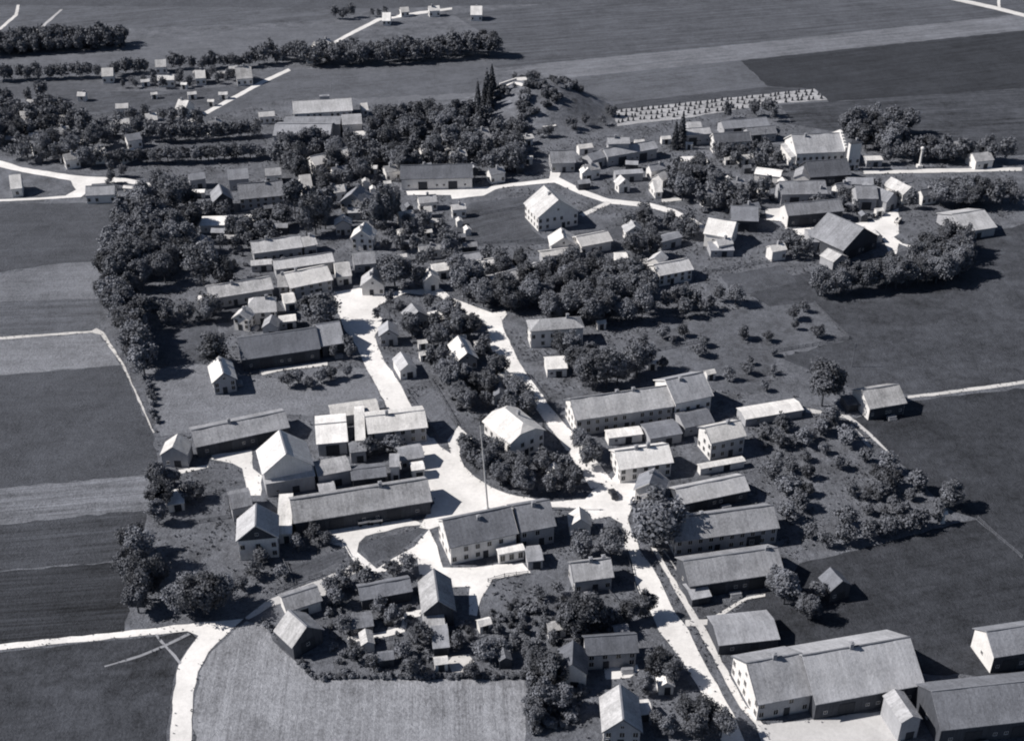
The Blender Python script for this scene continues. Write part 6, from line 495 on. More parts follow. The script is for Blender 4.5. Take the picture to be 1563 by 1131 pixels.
 38: [(-24.83,416.98,7.52,1.0),(-44.29,416.6,6.91,0.9),(-26.72,411.96,5.24,1.16),(-39.43,428.04,6.74,0.99),(-44.17,437.86,5.76,0.89),(-35.15,407.95,7.89,0.86),(-38.25,418.18,7.87,1.07),(-23.04,402.11,5.98,0.91),(-48.76,424.39,7.31,0.93),(-26.33,424.07,6.71,1.05),(-31.51,412.4,5.37,0.97),(-32.1,394.88,8.1,1.14),(-41.06,408.98,7.05,0.93),(-21.94,409.93,7.23,0.99),(-33.31,417.95,5.8,0.86),(-28.85,398.57,7.26,0.86),(-46.32,410.67,5.3,1.04),(-32.82,425.87,8.8,0.95),(-3.9,388.61,8.68,1.12),(-1.83,392.7,6.78,1.15),(-4.01,397.53,8.41,1.0),(-15.69,383.31,8.26,1.07),(-19.11,391.47,8.64,1.14),(-21.18,400.0,6.86,1.03),(-8.8,400.06,8.53,0.91),(-8.35,385.84,7.77,0.94),(-19.78,385.64,7.51,0.86),(-11.98,380.74,6.6,0.96),(2.54,393.94,8.85,1.05),(-19.65,381.13,6.34,0.95),(-22.85,402.46,10,1.0),(-21.1,408.73,9,1.0)],
 39: [(5.54,198.35,8,1.0),(9.03,194.45,10,1.0),(6.76,187.86,9,1.0),(10.94,187.86,8,1.0),(3.86,202.34,6,1.0),(4.61,184.22,7,1.0),(31.37,197.36,9,1.0),(34.14,196.39,8,1.0),(28.78,192.54,6,1.0),(36.28,184.22,8,1.0),(40.29,183.32,9,1.0),(43.34,180.66,8,1.0),(37.83,180.13,8,1.0),(32.51,181.19,6,1.0),(30.03,183.68,5,1.0)],
 40: [(-223.46,524.06,10.85,1.0),(-190.92,531.29,10.71,1.01),(-204.41,522.83,11.68,1.18),(-205.44,535.38,7.52,1.04),(-188.84,507.78,10.57,0.94),(-209.01,506.83,8.54,1.03),(-191.54,500.82,7.35,0.93),(-197.53,497.25,11.86,1.03),(-233.83,551.16,10.07,0.97),(-196.46,504.46,11.83,1.15),(-211.73,497.77,8.19,1.09),(-218.3,549.14,8.29,1.01),(-181.64,517.94,8.48,1.16),(-221.34,533.79,7.7,0.99),(-239.87,555.09,7.92,1.11),(-189.93,524.33,9.27,0.92),(-239.87,547.89,8.85,1.04),(-221.5,508.83,7.82,1.1),(-180.92,498.65,8.15,0.9),(-248.58,568.65,10.51,1.12),(-181.12,510.53,11.5,1.13),(-217.1,560.36,8.56,0.93),(-230.26,542.13,7.86,1.11),(-194.09,535.44,8.36,0.93),(-233.34,526.9,9.9,0.95),(-241.79,563.93,11.65,1.05),(-212.47,549.44,10.97,1.14),(-235.71,562.01,9.83,0.89),(-209.22,554.79,8.12,1.17),(-203.31,546.09,10.01,1.15),(-228.24,567.47,8.28,0.95),(-178.34,489.82,10.01,1.17),(-222.84,571.4,11.52,0.94),(-215.7,518.06,11.54,1.12),(-196.56,510.63,7.54,0.91),(-205.21,513.22,8.08,1.14),(-214.84,534.09,11.95,0.96),(-209.41,539.11,11.2,0.96),(-223.88,543.7,10.65,1.07),(-193.54,516.59,8.16,0.88),(-206.62,500.11,8.41,0.95),(-209.08,531.18,8.76,0.91),(-214.78,541.3,9.15,1.11),(-227.97,522.2,10.05,1.09),(-197.58,528.46,9.46,1.07),(-226.55,529.55,11.87,1.12),(-204.98,493.92,10.29,1.08),(-228.81,548.88,10.85,0.98),(-226.08,537.49,9.08,0.92),(-225.24,516.55,11.77,1.17),(-216.13,554.54,11.14,1.08),(-191.86,493.6,9.93,0.88),(-228.14,512.46,10.99,1.12),(-210.52,520.52,10.53,1.06),(-198.03,538.77,8.25,1.07),(-237.15,539.3,8.72,1.07),(-186.25,497.24,11.88,1.15),(-213.27,511.39,7.84,1.02),(-234.26,535.0,7.94,1.0),(-172.9,489.7,10.74,0.96),(-151.37,528.18,8.24,1.0),(-167.12,535.2,7.15,1.16),(-147.91,537.83,9.72,0.89),(-166.55,528.71,7.16,1.1),(-181.6,530.94,8.07,0.9),(-139.91,533.21,9.93,1.05),(-158.95,543.42,7.25,0.97),(-167.27,545.37,7.93,0.94),(-165.57,523.21,9.94,0.9),(-172.29,540.52,9.32,0.93),(-168.41,518.52,9.11,1.16),(-176.46,513.58,9.0,1.18),(-161.47,528.96,7.73,1.01),(-174.07,523.14,10.39,1.06),(-181.31,522.47,9.02,0.88),(-153.55,540.74,8.8,1.04),(-144.5,525.13,10.49,1.15),(-142.57,538.66,8.77,1.13),(-177.68,539.09,7.78,0.96),(-158.09,519.22,10.02,0.87),(-143.97,469.39,7.42,0.9),(-162.06,465.73,5.14,1.11),(-164.83,479.03,7.56,0.86),(-141.74,449.86,5.78,0.87),(-142.05,463.44,8.13,1.15),(-159.99,478.53,6.34,1.06),(-163.03,471.86,6.13,0.99),(-144.48,475.12,5.56,0.91),(-141.12,456.68,6.99,0.85),(-146.03,456.31,7.65,0.98)],
 41: [(8.68,277.35,6.1,1.01),(11.7,275.67,5.63,0.99),(16.56,266.92,7.48,0.98),(11.34,266.53,6.52,1.17),(8.04,272.3,6.9,1.11),(14.46,272.48,7.04,0.92),(15.53,263.4,5.54,0.86),(3.84,263.72,7.43,1.04),(9.87,263.42,6.93,0.92)],
 42: [(-23.07,522.36,10.56,1.02),(4.44,489.53,8.08,0.96),(-39.93,485.09,10.09,0.86),(-0.03,502.62,12.39,1.08),(-40.69,514.53,9.03,1.03),(-21.4,516.79,8.84,0.96),(-6.37,518.2,12.89,0.89),(-46.7,484.25,11.62,1.1),(-26.61,506.41,12.61,1.06),(-17.42,507.7,10.47,1.1),(-22.9,485.33,10.13,0.99),(-32.11,506.35,9.81,0.98),(-32.47,497.13,12.86,0.88),(-34.54,500.9,10.96,0.97),(-44.79,479.81,12.37,1.16),(-41.72,501.69,9.62,0.87),(-44.67,491.46,11.49,1.11),(-45.16,517.89,12.32,1.13),(-52.99,507.94,12.93,1.09),(-30.34,486.12,8.3,1.09),(-16.78,502.09,12.46,1.16),(-21.85,499.54,9.25,1.16),(-12.54,484.98,9.14,0.96),(-31.63,518.63,8.91,1.09),(2.01,494.99,11.03,0.89),(-18.59,495.72,8.17,0.89),(-40.4,509.14,12.5,1.02),(-50.25,491.8,10.19,1.15),(-10.61,498.7,10.38,0.98),(-32.56,523.88,9.25,1.17),(-35.46,492.27,8.68,1.14),(-55.97,491.7,9.06,1.12),(-14.65,522.11,11.27,0.89),(-57.57,487.05,9.29,1.02),(-6.51,507.55,10.15,0.93),(-4.83,484.76,11.27,0.97),(-2.12,493.51,8.5,0.92),(-18.27,512.23,9.41,0.94),(-41.17,520.46,11.45,0.89),(-51.71,487.07,10.01,0.89),(-8.39,481.82,11.1,0.98),(2.02,488.25,11.53,1.03),(0.35,482.18,10.24,0.93),(-1.43,486.07,11.59,1.14),(-6.75,486.36,10.68,0.96)],
 43: [(-61.21,626.97,11.72,1.02),(-99.54,622.6,11.48,1.09),(-30.48,640.09,13.6,0.98),(-65.06,642.69,9.27,1.02),(-48.68,634.57,11.08,1.16),(-91.99,632.5,10.32,1.15),(-48.09,640.9,9.44,1.11),(-42.33,636.9,10.21,1.17),(-83.47,629.21,9.18,1.0),(-17.06,647.03,10.74,0.95),(-29.6,650.32,10.56,0.93),(-24.58,641.88,12.44,1.08),(-53.94,641.53,9.47,0.91),(-23.27,653.44,10.75,1.0),(-105.96,625.2,12.61,0.96),(-82.13,624.38,9.35,1.11),(-59.2,634.17,12.55,0.96),(-14.8,652.53,10.01,1.16),(-50.14,629.11,11.63,1.1),(-73.9,640.18,9.42,0.87),(-72.64,629.56,10.05,0.92),(-82.43,639.68,10.77,0.98),(-98.01,631.79,12.97,1.08),(-67.47,625.85,9.84,0.97),(-36.03,648.46,9.82,1.09),(-64.37,632.27,10.57,0.99),(-87.94,638.85,10.43,1.09),(-43.44,643.64,9.39,0.92),(-27.65,634.97,10.51,1.01),(-101.21,627.43,10.74,1.17),(-81.74,634.17,12.42,0.93),(-44.4,632.0,10.42,1.09),(-38.13,632.52,10.11,1.0),(-94.41,627.67,9.36,1.03),(-22.98,647.65,9.32,0.93),(-38.44,642.33,10.8,1.16),(-16.09,641.95,11.74,0.98),(-89.54,624.87,12.83,1.01),(-68.32,638.45,10.21,0.98),(-56.05,628.82,11.67,0.88),(-60.13,640.77,11.69,0.94),(-33.27,634.09,9.54,1.08),(-20.0,638.5,13.16,0.95),(-53.69,635.11,13.25,0.91),(-31.75,645.3,11.31,1.09),(-95.88,636.39,9.31,1.08),(-77.54,631.41,9.78,1.06),(-73.0,634.67,9.15,1.17),(-77.31,626.26,12.17,1.15)],
 44: [(-93.65,266.4,9,1.0),(-90.75,257.91,10,1.0),(-90.3,251.11,8,1.0),(-93.66,239.46,10,1.0),(-90.11,233.79,12,1.0),(-90.83,228.52,11,1.0),(-86.69,222.72,12,1.0),(-85.03,227.35,9,1.0),(-87.09,218.22,9,1.0)],
 45: [(-65.19,488.6,11.21,0.95),(-66.37,505.25,9.91,1.01),(-62.4,492.98,10.24,1.06),(-84.87,489.43,8.92,1.03),(-86.33,472.88,11.7,0.97),(-67.38,498.66,9.88,0.86),(-74.75,495.27,10.74,1.15),(-73.1,480.54,12.54,1.15),(-74.01,459.49,11.12,0.99),(-75.03,502.94,8.66,1.13),(-88.93,486.98,12.7,0.91),(-87.97,478.73,11.2,0.97),(-70.67,466.94,8.22,1.04),(-98.91,494.39,8.33,1.16),(-61.24,507.14,11.77,1.06),(-83.03,503.28,9.5,0.98),(-70.25,510.01,9.72,0.99),(-92.56,484.26,9.42,1.04),(-65.98,465.1,10.43,0.91),(-65.15,479.83,10.29,0.92),(-80.19,509.32,8.46,0.98),(-92.22,503.71,9.51,1.01),(-58.55,497.13,10.47,0.97),(-97.57,488.33,11.87,0.89),(-61.47,475.99,10.68,1.04),(-93.65,492.66,9.1,0.86),(-77.1,472.4,8.46,0.87),(-93.66,497.89,12.38,0.96),(-85.09,510.57,11.45,0.99),(-87.29,506.21,11.62,1.04),(-84.18,496.25,9.83,0.9),(-97.4,502.86,11.8,0.92)],
 46: [(69.71,370.71,6.84,0.88),(75.03,368.53,8.22,1.12),(66.23,364.72,6.16,1.08),(60.42,365.66,8.78,0.89),(55.56,366.21,8.91,1.06),(63.78,361.48,6.18,0.97),(56.99,359.68,8.12,1.07),(57.66,370.5,7.64,1.1),(51.12,365.29,7.3,0.91)],
 47: [(98.68,546.86,9,1.0),(111.27,550.31,9,1.0),(117.91,550.31,10,1.0),(119.1,543.45,8,1.0)],
 48: [(17.22,237.72,9,1.0)],
 49: [(24.53,238.22,10,1.0)],
 50: [(-100.85,709.69,8.64,1.05),(-96.37,708.75,6.73,1.13),(-94.82,708.13,8.17,0.88),(-91.65,712.12,8.62,0.98)],
 51: [(9.19,570.6,4.43,1.0),(12.18,566.17,3.97,1.0),(8.48,555.19,3.54,1.0),(20.83,557.43,4.54,1.0),(9.26,564.04,3.97,1.0),(22.59,547.48,3.1,1.0),(6.84,545.5,3.96,1.0),(4.16,547.9,3.37,1.0),(8.87,553.0,3.62,1.0),(19.7,548.19,4.02,1.0),(7.85,546.85,3.77,1.0),(8.48,558.22,3.7,1.0),(29.55,563.49,4.82,1.0),(6.87,553.19,4.71,1.0),(7.66,574.89,4.3,1.0),(-1.76,549.59,3.53,1.0),(18.23,547.64,4.51,1.0),(16.29,551.41,3.82,1.0),(7.76,562.9,4.75,1.0),(5.93,547.5,4.09,1.0),(14.82,555.82,3.72,1.0),(5.76,546.96,3.99,1.0),(10.67,567.57,4.34,1.0),(1.21,573.74,4.8,1.0)],
 52: [(-144.55,595.87,6.62,0.89),(-181.0,595.5,4.96,1.02),(-163.83,600.17,7.06,1.06),(-176.42,597.82,7.59,0.93),(-149.4,606.92,7.1,1.15),(-157.64,591.69,6.17,0.95),(-169.97,601.25,4.41,0.99),(-169.79,589.08,6.63,1.03),(-144.35,602.5,4.98,0.89),(-140.65,606.54,4.61,1.09),(-139.45,601.05,7.23,0.96),(-132.78,605.52,6.13,0.92),(-163.11,594.23,6.19,1.05),(-149.74,599.28,6.65,0.96),(-186.78,595.77,5.11,1.16),(-156.26,603.9,5.49,0.98),(-189.61,589.78,4.29,0.85),(-158.62,596.91,4.3,1.02),(-175.02,592.98,4.96,1.05),(-183.65,589.82,4.85,1.04)],
 53: [(-67.11,357.5,10,1.0)],
 54: [(62.16,225.02,8,1.0)],
 55: [(-91.64,327.72,14,1.15)],
 56: [(90.93,306.3,17,0.95)],
 57: [(113.63,257.91,9,1.0)],
 58: [(-76.53,421.45,15,0.72),(-73.42,423.73,17,0.72),(-70.33,428.33,16,0.72),(-76.99,437.18,14,0.72),(-69.83,440.2,14,0.72),(-50.94,427.17,16,0.72),(-47.44,429.5,18,0.72),(-54.55,431.25,13,0.72),(-45.44,435.39,15,0.72)],
 59: [(104.18,375.1,12.27,0.89),(106.24,373.45,9.41,0.97),(111.8,375.19,10.81,0.88),(113.14,377.76,11.78,1.0),(116.32,378.04,12.04,0.9),(119.96,377.41,11.08,0.93),(121.56,378.4,10.52,0.86),(123.72,380.43,9.23,0.91),(128.68,380.16,10.3,0.93),(132.09,380.21,11.54,1.13),(132.5,382.32,12.17,1.05),(136.12,381.59,10.77,0.97),(140.42,383.38,10.63,1.06),(143.75,384.41,10.54,1.04),(147.13,384.59,12.89,1.08),(147.86,387.3,10.32,0.87),(152.32,386.98,11.1,1.01),(155.78,389.45,9.1,1.05),(156.81,389.5,12.36,0.99),(159.64,392.44,10.76,1.01),(148.44,400.74,12.08,1.1),(157.3,400.81,11.04,0.99),(157.69,409.76,12.43,0.93),(124.81,382.5,11.15,0.97),(143.69,393.9,12.21,0.92),(144.31,387.16,12.69,1.04),(148.14,405.14,10.18,0.92),(150.83,396.23,11.72,0.89),(161.28,399.74,10.16,0.96),(144.38,400.26,9.35,0.9),(129.57,383.13,11.24,0.88),(140.44,391.22,12.56,0.88),(155.11,393.04,12.24,1.0),(134.95,383.81,9.98,1.09),(164.14,409.38,10.92,1.01),(151.98,403.74,9.8,1.06),(162.58,405.06,11.98,0.89),(131.41,388.37,10.41,1.13),(161.95,413.01,9.58,1.04),(146.54,390.82,12.05,0.95)],
 60: [(-135.34,379.28,14.25,0.87),(-129.01,397.51,11.29,1.02),(-132.33,436.63,11.62,0.92),(-126.28,446.88,13.89,0.98),(-119.39,391.05,11.72,0.89),(-139.6,415.82,14.19,0.97),(-128.66,371.81,11.3,0.92),(-124.7,402.76,12.57,1.04),(-131.48,391.91,14.97,1.08),(-129.33,440.72,14.65,0.95),(-132.52,430.71,11.76,1.01),(-143.82,423.17,14.82,1.04),(-124.26,416.91,13.9,1.0),(-130.86,422.83,11.3,1.08),(-143.24,431.65,11.65,0.93),(-142.59,404.59,13.75,1.14),(-136.69,401.71,12.79,1.14),(-139.74,386.16,12.17,1.01),(-127.43,388.77,11.02,0.99),(-133.98,414.53,15.77,1.08),(-141.97,397.33,11.13,1.14),(-126.68,379.08,12.26,0.96),(-131.1,407.53,11.43,0.88),(-134.78,388.94,15.14,0.9),(-119.25,425.54,12.31,0.97),(-138.23,410.4,12.78,0.86),(-137.26,425.23,15.78,1.0),(-116.52,397.42,12.1,0.92),(-119.93,407.16,14.26,1.11),(-133.02,446.8,14.62,0.91),(-140.63,436.6,15.9,1.07),(-120.36,384.39,12.26,0.95),(-141.08,443.68,12.77,1.0),(-130.03,411.6,13.62,0.86),(-136.09,369.97,11.01,1.11),(-133.27,365.25,13.18,1.03),(-129.74,359.77,12.67,1.11),(-127.57,354.04,11.75,0.94),(-123.13,348.15,12.69,1.1),(-119.81,342.3,12.84,1.02),(-118.16,337.02,12.36,1.03),(-115.75,331.69,13.1,1.14),(-112.38,324.04,12.68,1.16),(-117.04,339.92,10.36,1.0),(-121.34,347.67,10.05,0.96),(-127.44,359.89,11.71,1.08),(-120.13,356.89,10.25,1.13),(-118.25,343.82,11.5,0.91)],
 61: [(-115.83,640.39,8.67,1.05),(-116.65,632.01,9.12,1.13),(-110.71,641.57,9.56,0.99),(-124.51,640.74,7.13,1.09),(-121.05,628.56,7.95,0.93),(-113.28,636.59,9.82,0.89),(-112.4,630.51,11.17,1.11),(-127.33,625.75,11.59,1.15),(-108.43,635.2,9.42,0.86),(-125.31,634.5,11.49,0.93)],
 62: [(-31.95,380.61,9,1.0),(-27.76,366.48,6,1.0),(-40.93,366.48,7,1.0),(-37.29,361.95,6,1.0),(-44.49,357.5,5,1.0)],
 63: [(-51.73,337.2,7,1.0),(-50.42,333.22,6,1.0),(-55.45,333.62,5,1.0)],
 64: [(-79.89,714.16,5.07,1.02),(-75.97,712.43,5.62,1.18),(-72.62,715.74,6.0,1.08)],
 65: [(49.97,429.44,8.9,1.17),(43.63,424.83,8.65,1.14),(43.84,407.31,8.71,1.08),(60.21,432.1,6.97,0.85),(51.73,418.2,6.93,1.09),(66.95,419.26,8.57,0.98),(66.63,430.54,8.11,1.12),(58.46,427.29,7.46,0.88),(53.1,422.92,8.41,1.01),(50.35,436.22,8.82,1.11),(64.45,423.32,8.99,1.09),(51.55,405.41,8.56,1.14),(61.46,420.22,7.93,1.18),(50.05,414.25,7.24,1.13)],
 66: [(18.84,283.0,8,1.0),(21.4,279.88,8,1.0),(20.26,275.29,7,1.0),(23.48,278.34,6,1.0)],
 67: [(91.78,501.32,6.16,0.94),(101.11,488.74,9.18,0.88),(103.71,504.84,6.51,0.92),(107.59,495.67,9.73,0.96),(111.05,489.35,8.18,1.16),(107.85,502.22,8.4,0.88),(97.89,502.25,6.17,1.16),(94.89,497.43,6.1,1.01),(103.24,485.02,9.7,0.99),(86.72,494.48,6.23,1.18),(87.79,500.95,7.97,1.01),(90.61,496.66,9.21,0.89),(93.93,490.26,7.84,1.06)],
 68: [(-105.77,360.17,6.22,0.86),(-113.48,361.58,6.75,1.11),(-100.1,356.77,8.35,1.13),(-106.55,356.23,8.14,0.89),(-97.41,359.73,8.68,0.88),(-112.28,354.69,7.59,1.08),(-115.67,358.05,7.61,1.04),(-101.38,362.0,8.14,1.04)],
 69: [(-255.13,600.95,8.53,1.16),(-250.65,599.92,8.99,1.18),(-250.01,599.24,8.41,0.92),(-248.7,601.5,8.81,0.88),(-243.91,603.12,8.08,1.16),(-239.56,600.39,7.48,1.09),(-239.7,602.26,8.25,0.88),(-236.05,604.01,8.99,1.01),(-234.36,601.39,7.12,1.07),(-228.89,602.74,8.24,1.18),(-227.89,603.53,8.1,0.93),(-225.41,604.83,8.02,1.16),(-222.0,603.47,8.43,1.11),(-218.09,606.22,8.38,1.0),(-216.26,606.37,8.06,1.08),(-214.8,605.01,8.0,1.14),(-210.96,605.58,8.34,1.11),(-206.34,605.45,7.4,0.92),(-198.11,607.9,8.27,1.12),(-197.94,610.88,7.4,1.17),(-194.41,612.41,7.55,0.86),(-192.73,612.57,8.7,1.16),(-193.14,611.0,8.99,1.05),(-188.28,611.35,7.34,1.08),(-187.46,613.32,8.55,1.18),(-185.05,613.38,7.66,1.01),(-185.39,614.56,7.43,0.97),(-172.16,619.18,9.07,1.1),(-167.69,619.95,8.37,0.93),(-169.15,618.55,8.55,0.92),(-161.97,618.69,6.04,0.94),(-161.57,617.34,8.42,1.03),(-157.08,616.2,6.09,0.94),(-155.34,618.67,7.65,1.13),(-151.84,621.67,9.5,1.03),(-152.5,619.47,6.37,0.99),(-152.46,620.28,7.63,0.85),(-146.59,620.02,8.39,1.14),(-141.96,620.34,8.29,1.17),(-138.94,620.36,7.09,0.9),(-136.59,622.53,6.92,1.14),(-134.53,621.78,8.32,0.97),(-132.33,626.38,9.63,0.93),(-134.55,622.63,8.19,1.1),(-129.24,627.31,7.45,1.02)],
 70: [(-93.96,427.75,9.39,1.18),(-100.76,410.36,6.54,1.07),(-116.81,442.53,6.22,0.87),(-87.97,415.29,7.4,1.05),(-109.96,437.13,8.86,0.99),(-116.01,437.48,8.8,1.04),(-91.97,418.73,9.61,0.95),(-86.49,430.62,9.89,1.14),(-98.82,423.61,9.19,1.03),(-96.5,411.94,7.32,0.86),(-91.7,423.95,6.9,0.85),(-100.66,417.44,7.55,1.03),(-105.29,409.89,6.91,1.1),(-104.51,419.62,6.69,1.07),(-105.63,427.55,6.18,1.14),(-120.48,439.07,7.1,1.1)],
 71: [(64.32,466.91,7.42,0.93),(70.95,473.37,10.57,1.11),(83.69,468.6,7.64,0.98),(73.19,446.32,10.7,0.92),(80.08,461.52,11.31,0.93),(67.19,454.34,11.95,1.01),(77.12,476.08,11.46,0.97),(89.33,447.68,9.57,0.94),(79.92,456.25,11.56,1.15),(98.68,453.32,11.95,0.86),(63.33,458.96,9.92,1.0),(67.86,481.4,9.95,1.03),(79.03,444.6,8.58,1.01),(85.07,442.3,7.27,0.9),(94.62,454.83,9.69,1.03),(77.03,480.33,11.1,0.95),(89.08,443.23,7.22,1.01),(89.07,452.22,9.81,0.91),(70.52,468.86,8.49,1.09),(75.7,471.87,9.87,1.12),(84.29,451.98,10.85,0.95),(79.8,470.38,10.34,0.92),(65.44,471.37,7.74,0.88),(71.37,458.75,8.35,1.14),(81.22,448.85,7.67,1.14),(68.76,464.7,9.13,1.17)],
 72: [(105.83,404.17,8.57,1.11),(103.33,409.62,7.98,0.91),(98.96,411.66,6.42,1.11),(101.32,402.44,6.74,1.11),(99.26,406.27,7.92,1.01),(102.21,414.94,7.21,1.07)],
 73: [(145.1,461.27,7.29,1.14),(127.86,445.7,7.05,0.96),(118.52,443.72,8.66,1.15),(149.68,452.26,6.31,1.12),(130.31,454.95,7.1,1.03),(132.24,441.21,6.34,1.01),(155.22,446.88,8.5,0.86)],
 74: [(-152.88,517.32,9.36,0.93),(-149.51,517.33,7.85,1.12),(-148.57,518.72,7.82,0.99),(-145.69,518.12,9.47,1.16),(-142.36,518.31,7.08,1.0),(-140.32,519.45,9.88,1.18),(-138.03,519.24,8.2,0.87),(-136.19,520.59,7.95,0.91),(-133.49,521.24,8.94,0.89),(-131.32,520.4,9.44,0.99),(-128.91,522.2,7.89,1.0),(-125.45,521.57,8.62,1.06),(-124.36,522.73,8.26,1.12),(-121.53,523.44,8.72,1.08),(-119.48,522.79,8.09,0.96),(-117.84,524.55,8.57,1.01),(-114.08,523.65,7.38,1.09),(-113.02,525.77,8.52,1.17)],
 75: [(-67.38,317.12,5,1.0),(-64.69,318.98,5,1.0),(-61.36,316.38,4,1.0),(-57.76,318.98,5,1.0),(-55.02,320.85,5,1.0),(-50.26,322.74,4,1.0)],
 76: [(-34.66,226.18,6,1.0),(-41.02,220.46,6,1.0),(-43.13,225.02,5,1.0),(-37.51,230.9,5,1.0),(-28.79,230.9,5,1.0),(-24.99,233.3,5,1.0),(-40.28,227.35,6,1.0),(-38.42,211.11,5,1.0),(-30.82,218.22,5,1.0),(-27.49,214.92,5,1.0),(-20.96,207.46,6,1.0),(-24.35,203.35,5,1.0),(-34.48,202.34,5,1.0),(-30.65,200.33,4,1.0),(-21.82,198.35,6,1.0),(-12.03,206.43,5,1.0),(-6.05,202.34,6,1.0),(-2.42,204.37,5,1.0),(-8.83,197.36,4,1.0)],
 77: [(87.47,291.54,5.65,1.09),(71.41,289.63,5.18,0.91),(103.43,249.84,6.33,0.87),(77.82,263.36,4.05,1.05),(100.22,266.43,6.67,1.05),(74.55,284.76,5.02,1.1),(72.39,263.39,6.21,1.16),(95.28,247.71,5.65,1.11),(98.68,256.6,4.58,1.0),(75.37,273.79,4.87,1.08),(84.67,250.27,6.63,1.03),(106.77,264.57,6.62,1.05),(76.84,293.29,5.77,0.86),(88.81,275.1,5.16,0.97),(79.56,270.68,4.79,1.04),(91.68,296.9,6.98,0.86),(93.23,286.23,6.62,1.11),(96.68,278.41,5.09,0.94),(81.02,285.79,6.22,1.02),(96.78,262.1,5.65,0.98),(89.46,263.07,4.73,0.93),(74.59,245.8,4.9,0.95),(101.13,273.62,6.81,0.96),(70.36,252.25,5.74,1.18),(69.77,269.79,6.7,0.94),(74.38,257.37,6.11,0.92),(80.26,278.91,3.75,1.14),(90.19,298.43,3.74,0.88),(92.43,296.19,3.25,0.9),(73.98,287.52,4.26,1.06),(78.1,292.96,3.83,0.98),(70.1,284.38,2.69,1.06),(78.33,286.43,3.74,0.93),(86.63,292.31,3.23,0.88),(73.03,277.43,4.06,0.88),(84.39,288.84,3.65,1.07),(86.26,282.25,4.01,0.94),(89.52,293.31,4.07,0.95),(70.34,290.3,3.36,1.14),(96.45,289.83,3.03,0.93),(95.79,260.94,3.04,0.92),(108.15,265.68,3.17,1.18),(94.65,264.02,2.9,1.13),(110.89,257.17,4.03,1.12),(101.34,271.31,2.91,1.08),(104.13,261.38,3.7,1.14),(98.23,268.79,4.24,0.91),(91.69,254.94,3.9,0.88),(97.71,271.93,3.96,1.14),(101.82,256.36,3.42,0.88),(92.64,260.82,2.94,1.08),(96.05,255.13,3.1,0.87),(99.41,263.73,3.29,0.85),(99.19,258.33,3.4,1.17),(99.46,254.35,4.5,0.85)],
 78: [(-85.15,260.61,6,1.0),(-83.0,261.55,5,1.0),(-89.83,267.28,6,1.0)],
 79: [(97.89,346.35,4.81,1.16),(79.82,324.08,3.59,0.9),(48.22,345.99,5.51,1.16),(91.86,351.89,3.85,0.91),(60.59,341.06,3.98,1.12),(74.02,345.43,5.42,1.08),(96.92,363.36,4.38,1.01),(46.31,326.81,4.66,0.88),(65.4,320.65,5.11,0.85),(92.56,358.29,5.32,0.99),(54.82,347.32,4.45,0.99),(58.57,334.69,4.93,1.12),(73.78,329.56,3.43,0.88),(81.44,344.35,3.75,1.04),(81.59,335.18,3.07,1.07),(71.58,324.09,4.37,1.03),(50.98,342.28,3.16,1.02),(75.48,314.39,4.11,0.87)],
 80: [(-53.23,240.72,5,1.0),(-49.67,244.55,5,1.0),(-46.21,243.27,4,1.0),(-61.34,235.74,5,1.0),(-62.1,230.9,5,1.0),(-64.4,226.18,4,1.0),(-55.75,230.9,4,1.0)],
 81: [(-39.43,280.63,6,1.0),(-36.53,281.44,5,1.0),(-33.03,283.0,6,1.0),(-30.75,281.75,5,1.0)],
 82: [(-168.01,492.38,6.05,1.04),(-165.05,492.36,7.21,0.99),(-160.05,492.62,6.94,0.91),(-156.64,493.4,7.31,0.85),(-154.17,493.53,6.26,1.02),(-150.82,493.39,6.66,0.86),(-147.89,493.02,7.2,1.02),(-144.96,493.16,7.95,1.1),(-141.82,493.49,7.44,0.97),(-139.19,494.54,6.82,1.16),(-136.71,494.39,7.43,0.9),(-133.08,494.39,7.77,0.9),(-131.44,495.25,6.48,1.0),(-128.44,495.93,7.47,1.08),(-125.68,495.32,7.17,0.88),(-121.87,496.59,7.86,1.12),(-119.1,497.5,7.02,0.95),(-117.18,497.78,7.33,1.06),(-113.59,497.85,7.84,0.97),(-111.31,499.11,7.52,1.15),(-107.09,498.76,6.31,1.01)],
 83: [(-82.5,435.39,19,1.0)]}
TREES = [(_TL[i][0], p[0], p[1], p[2], p[3], _TL[i][1], _TL[i][2]) for i in _TP for p in _TP[i]]
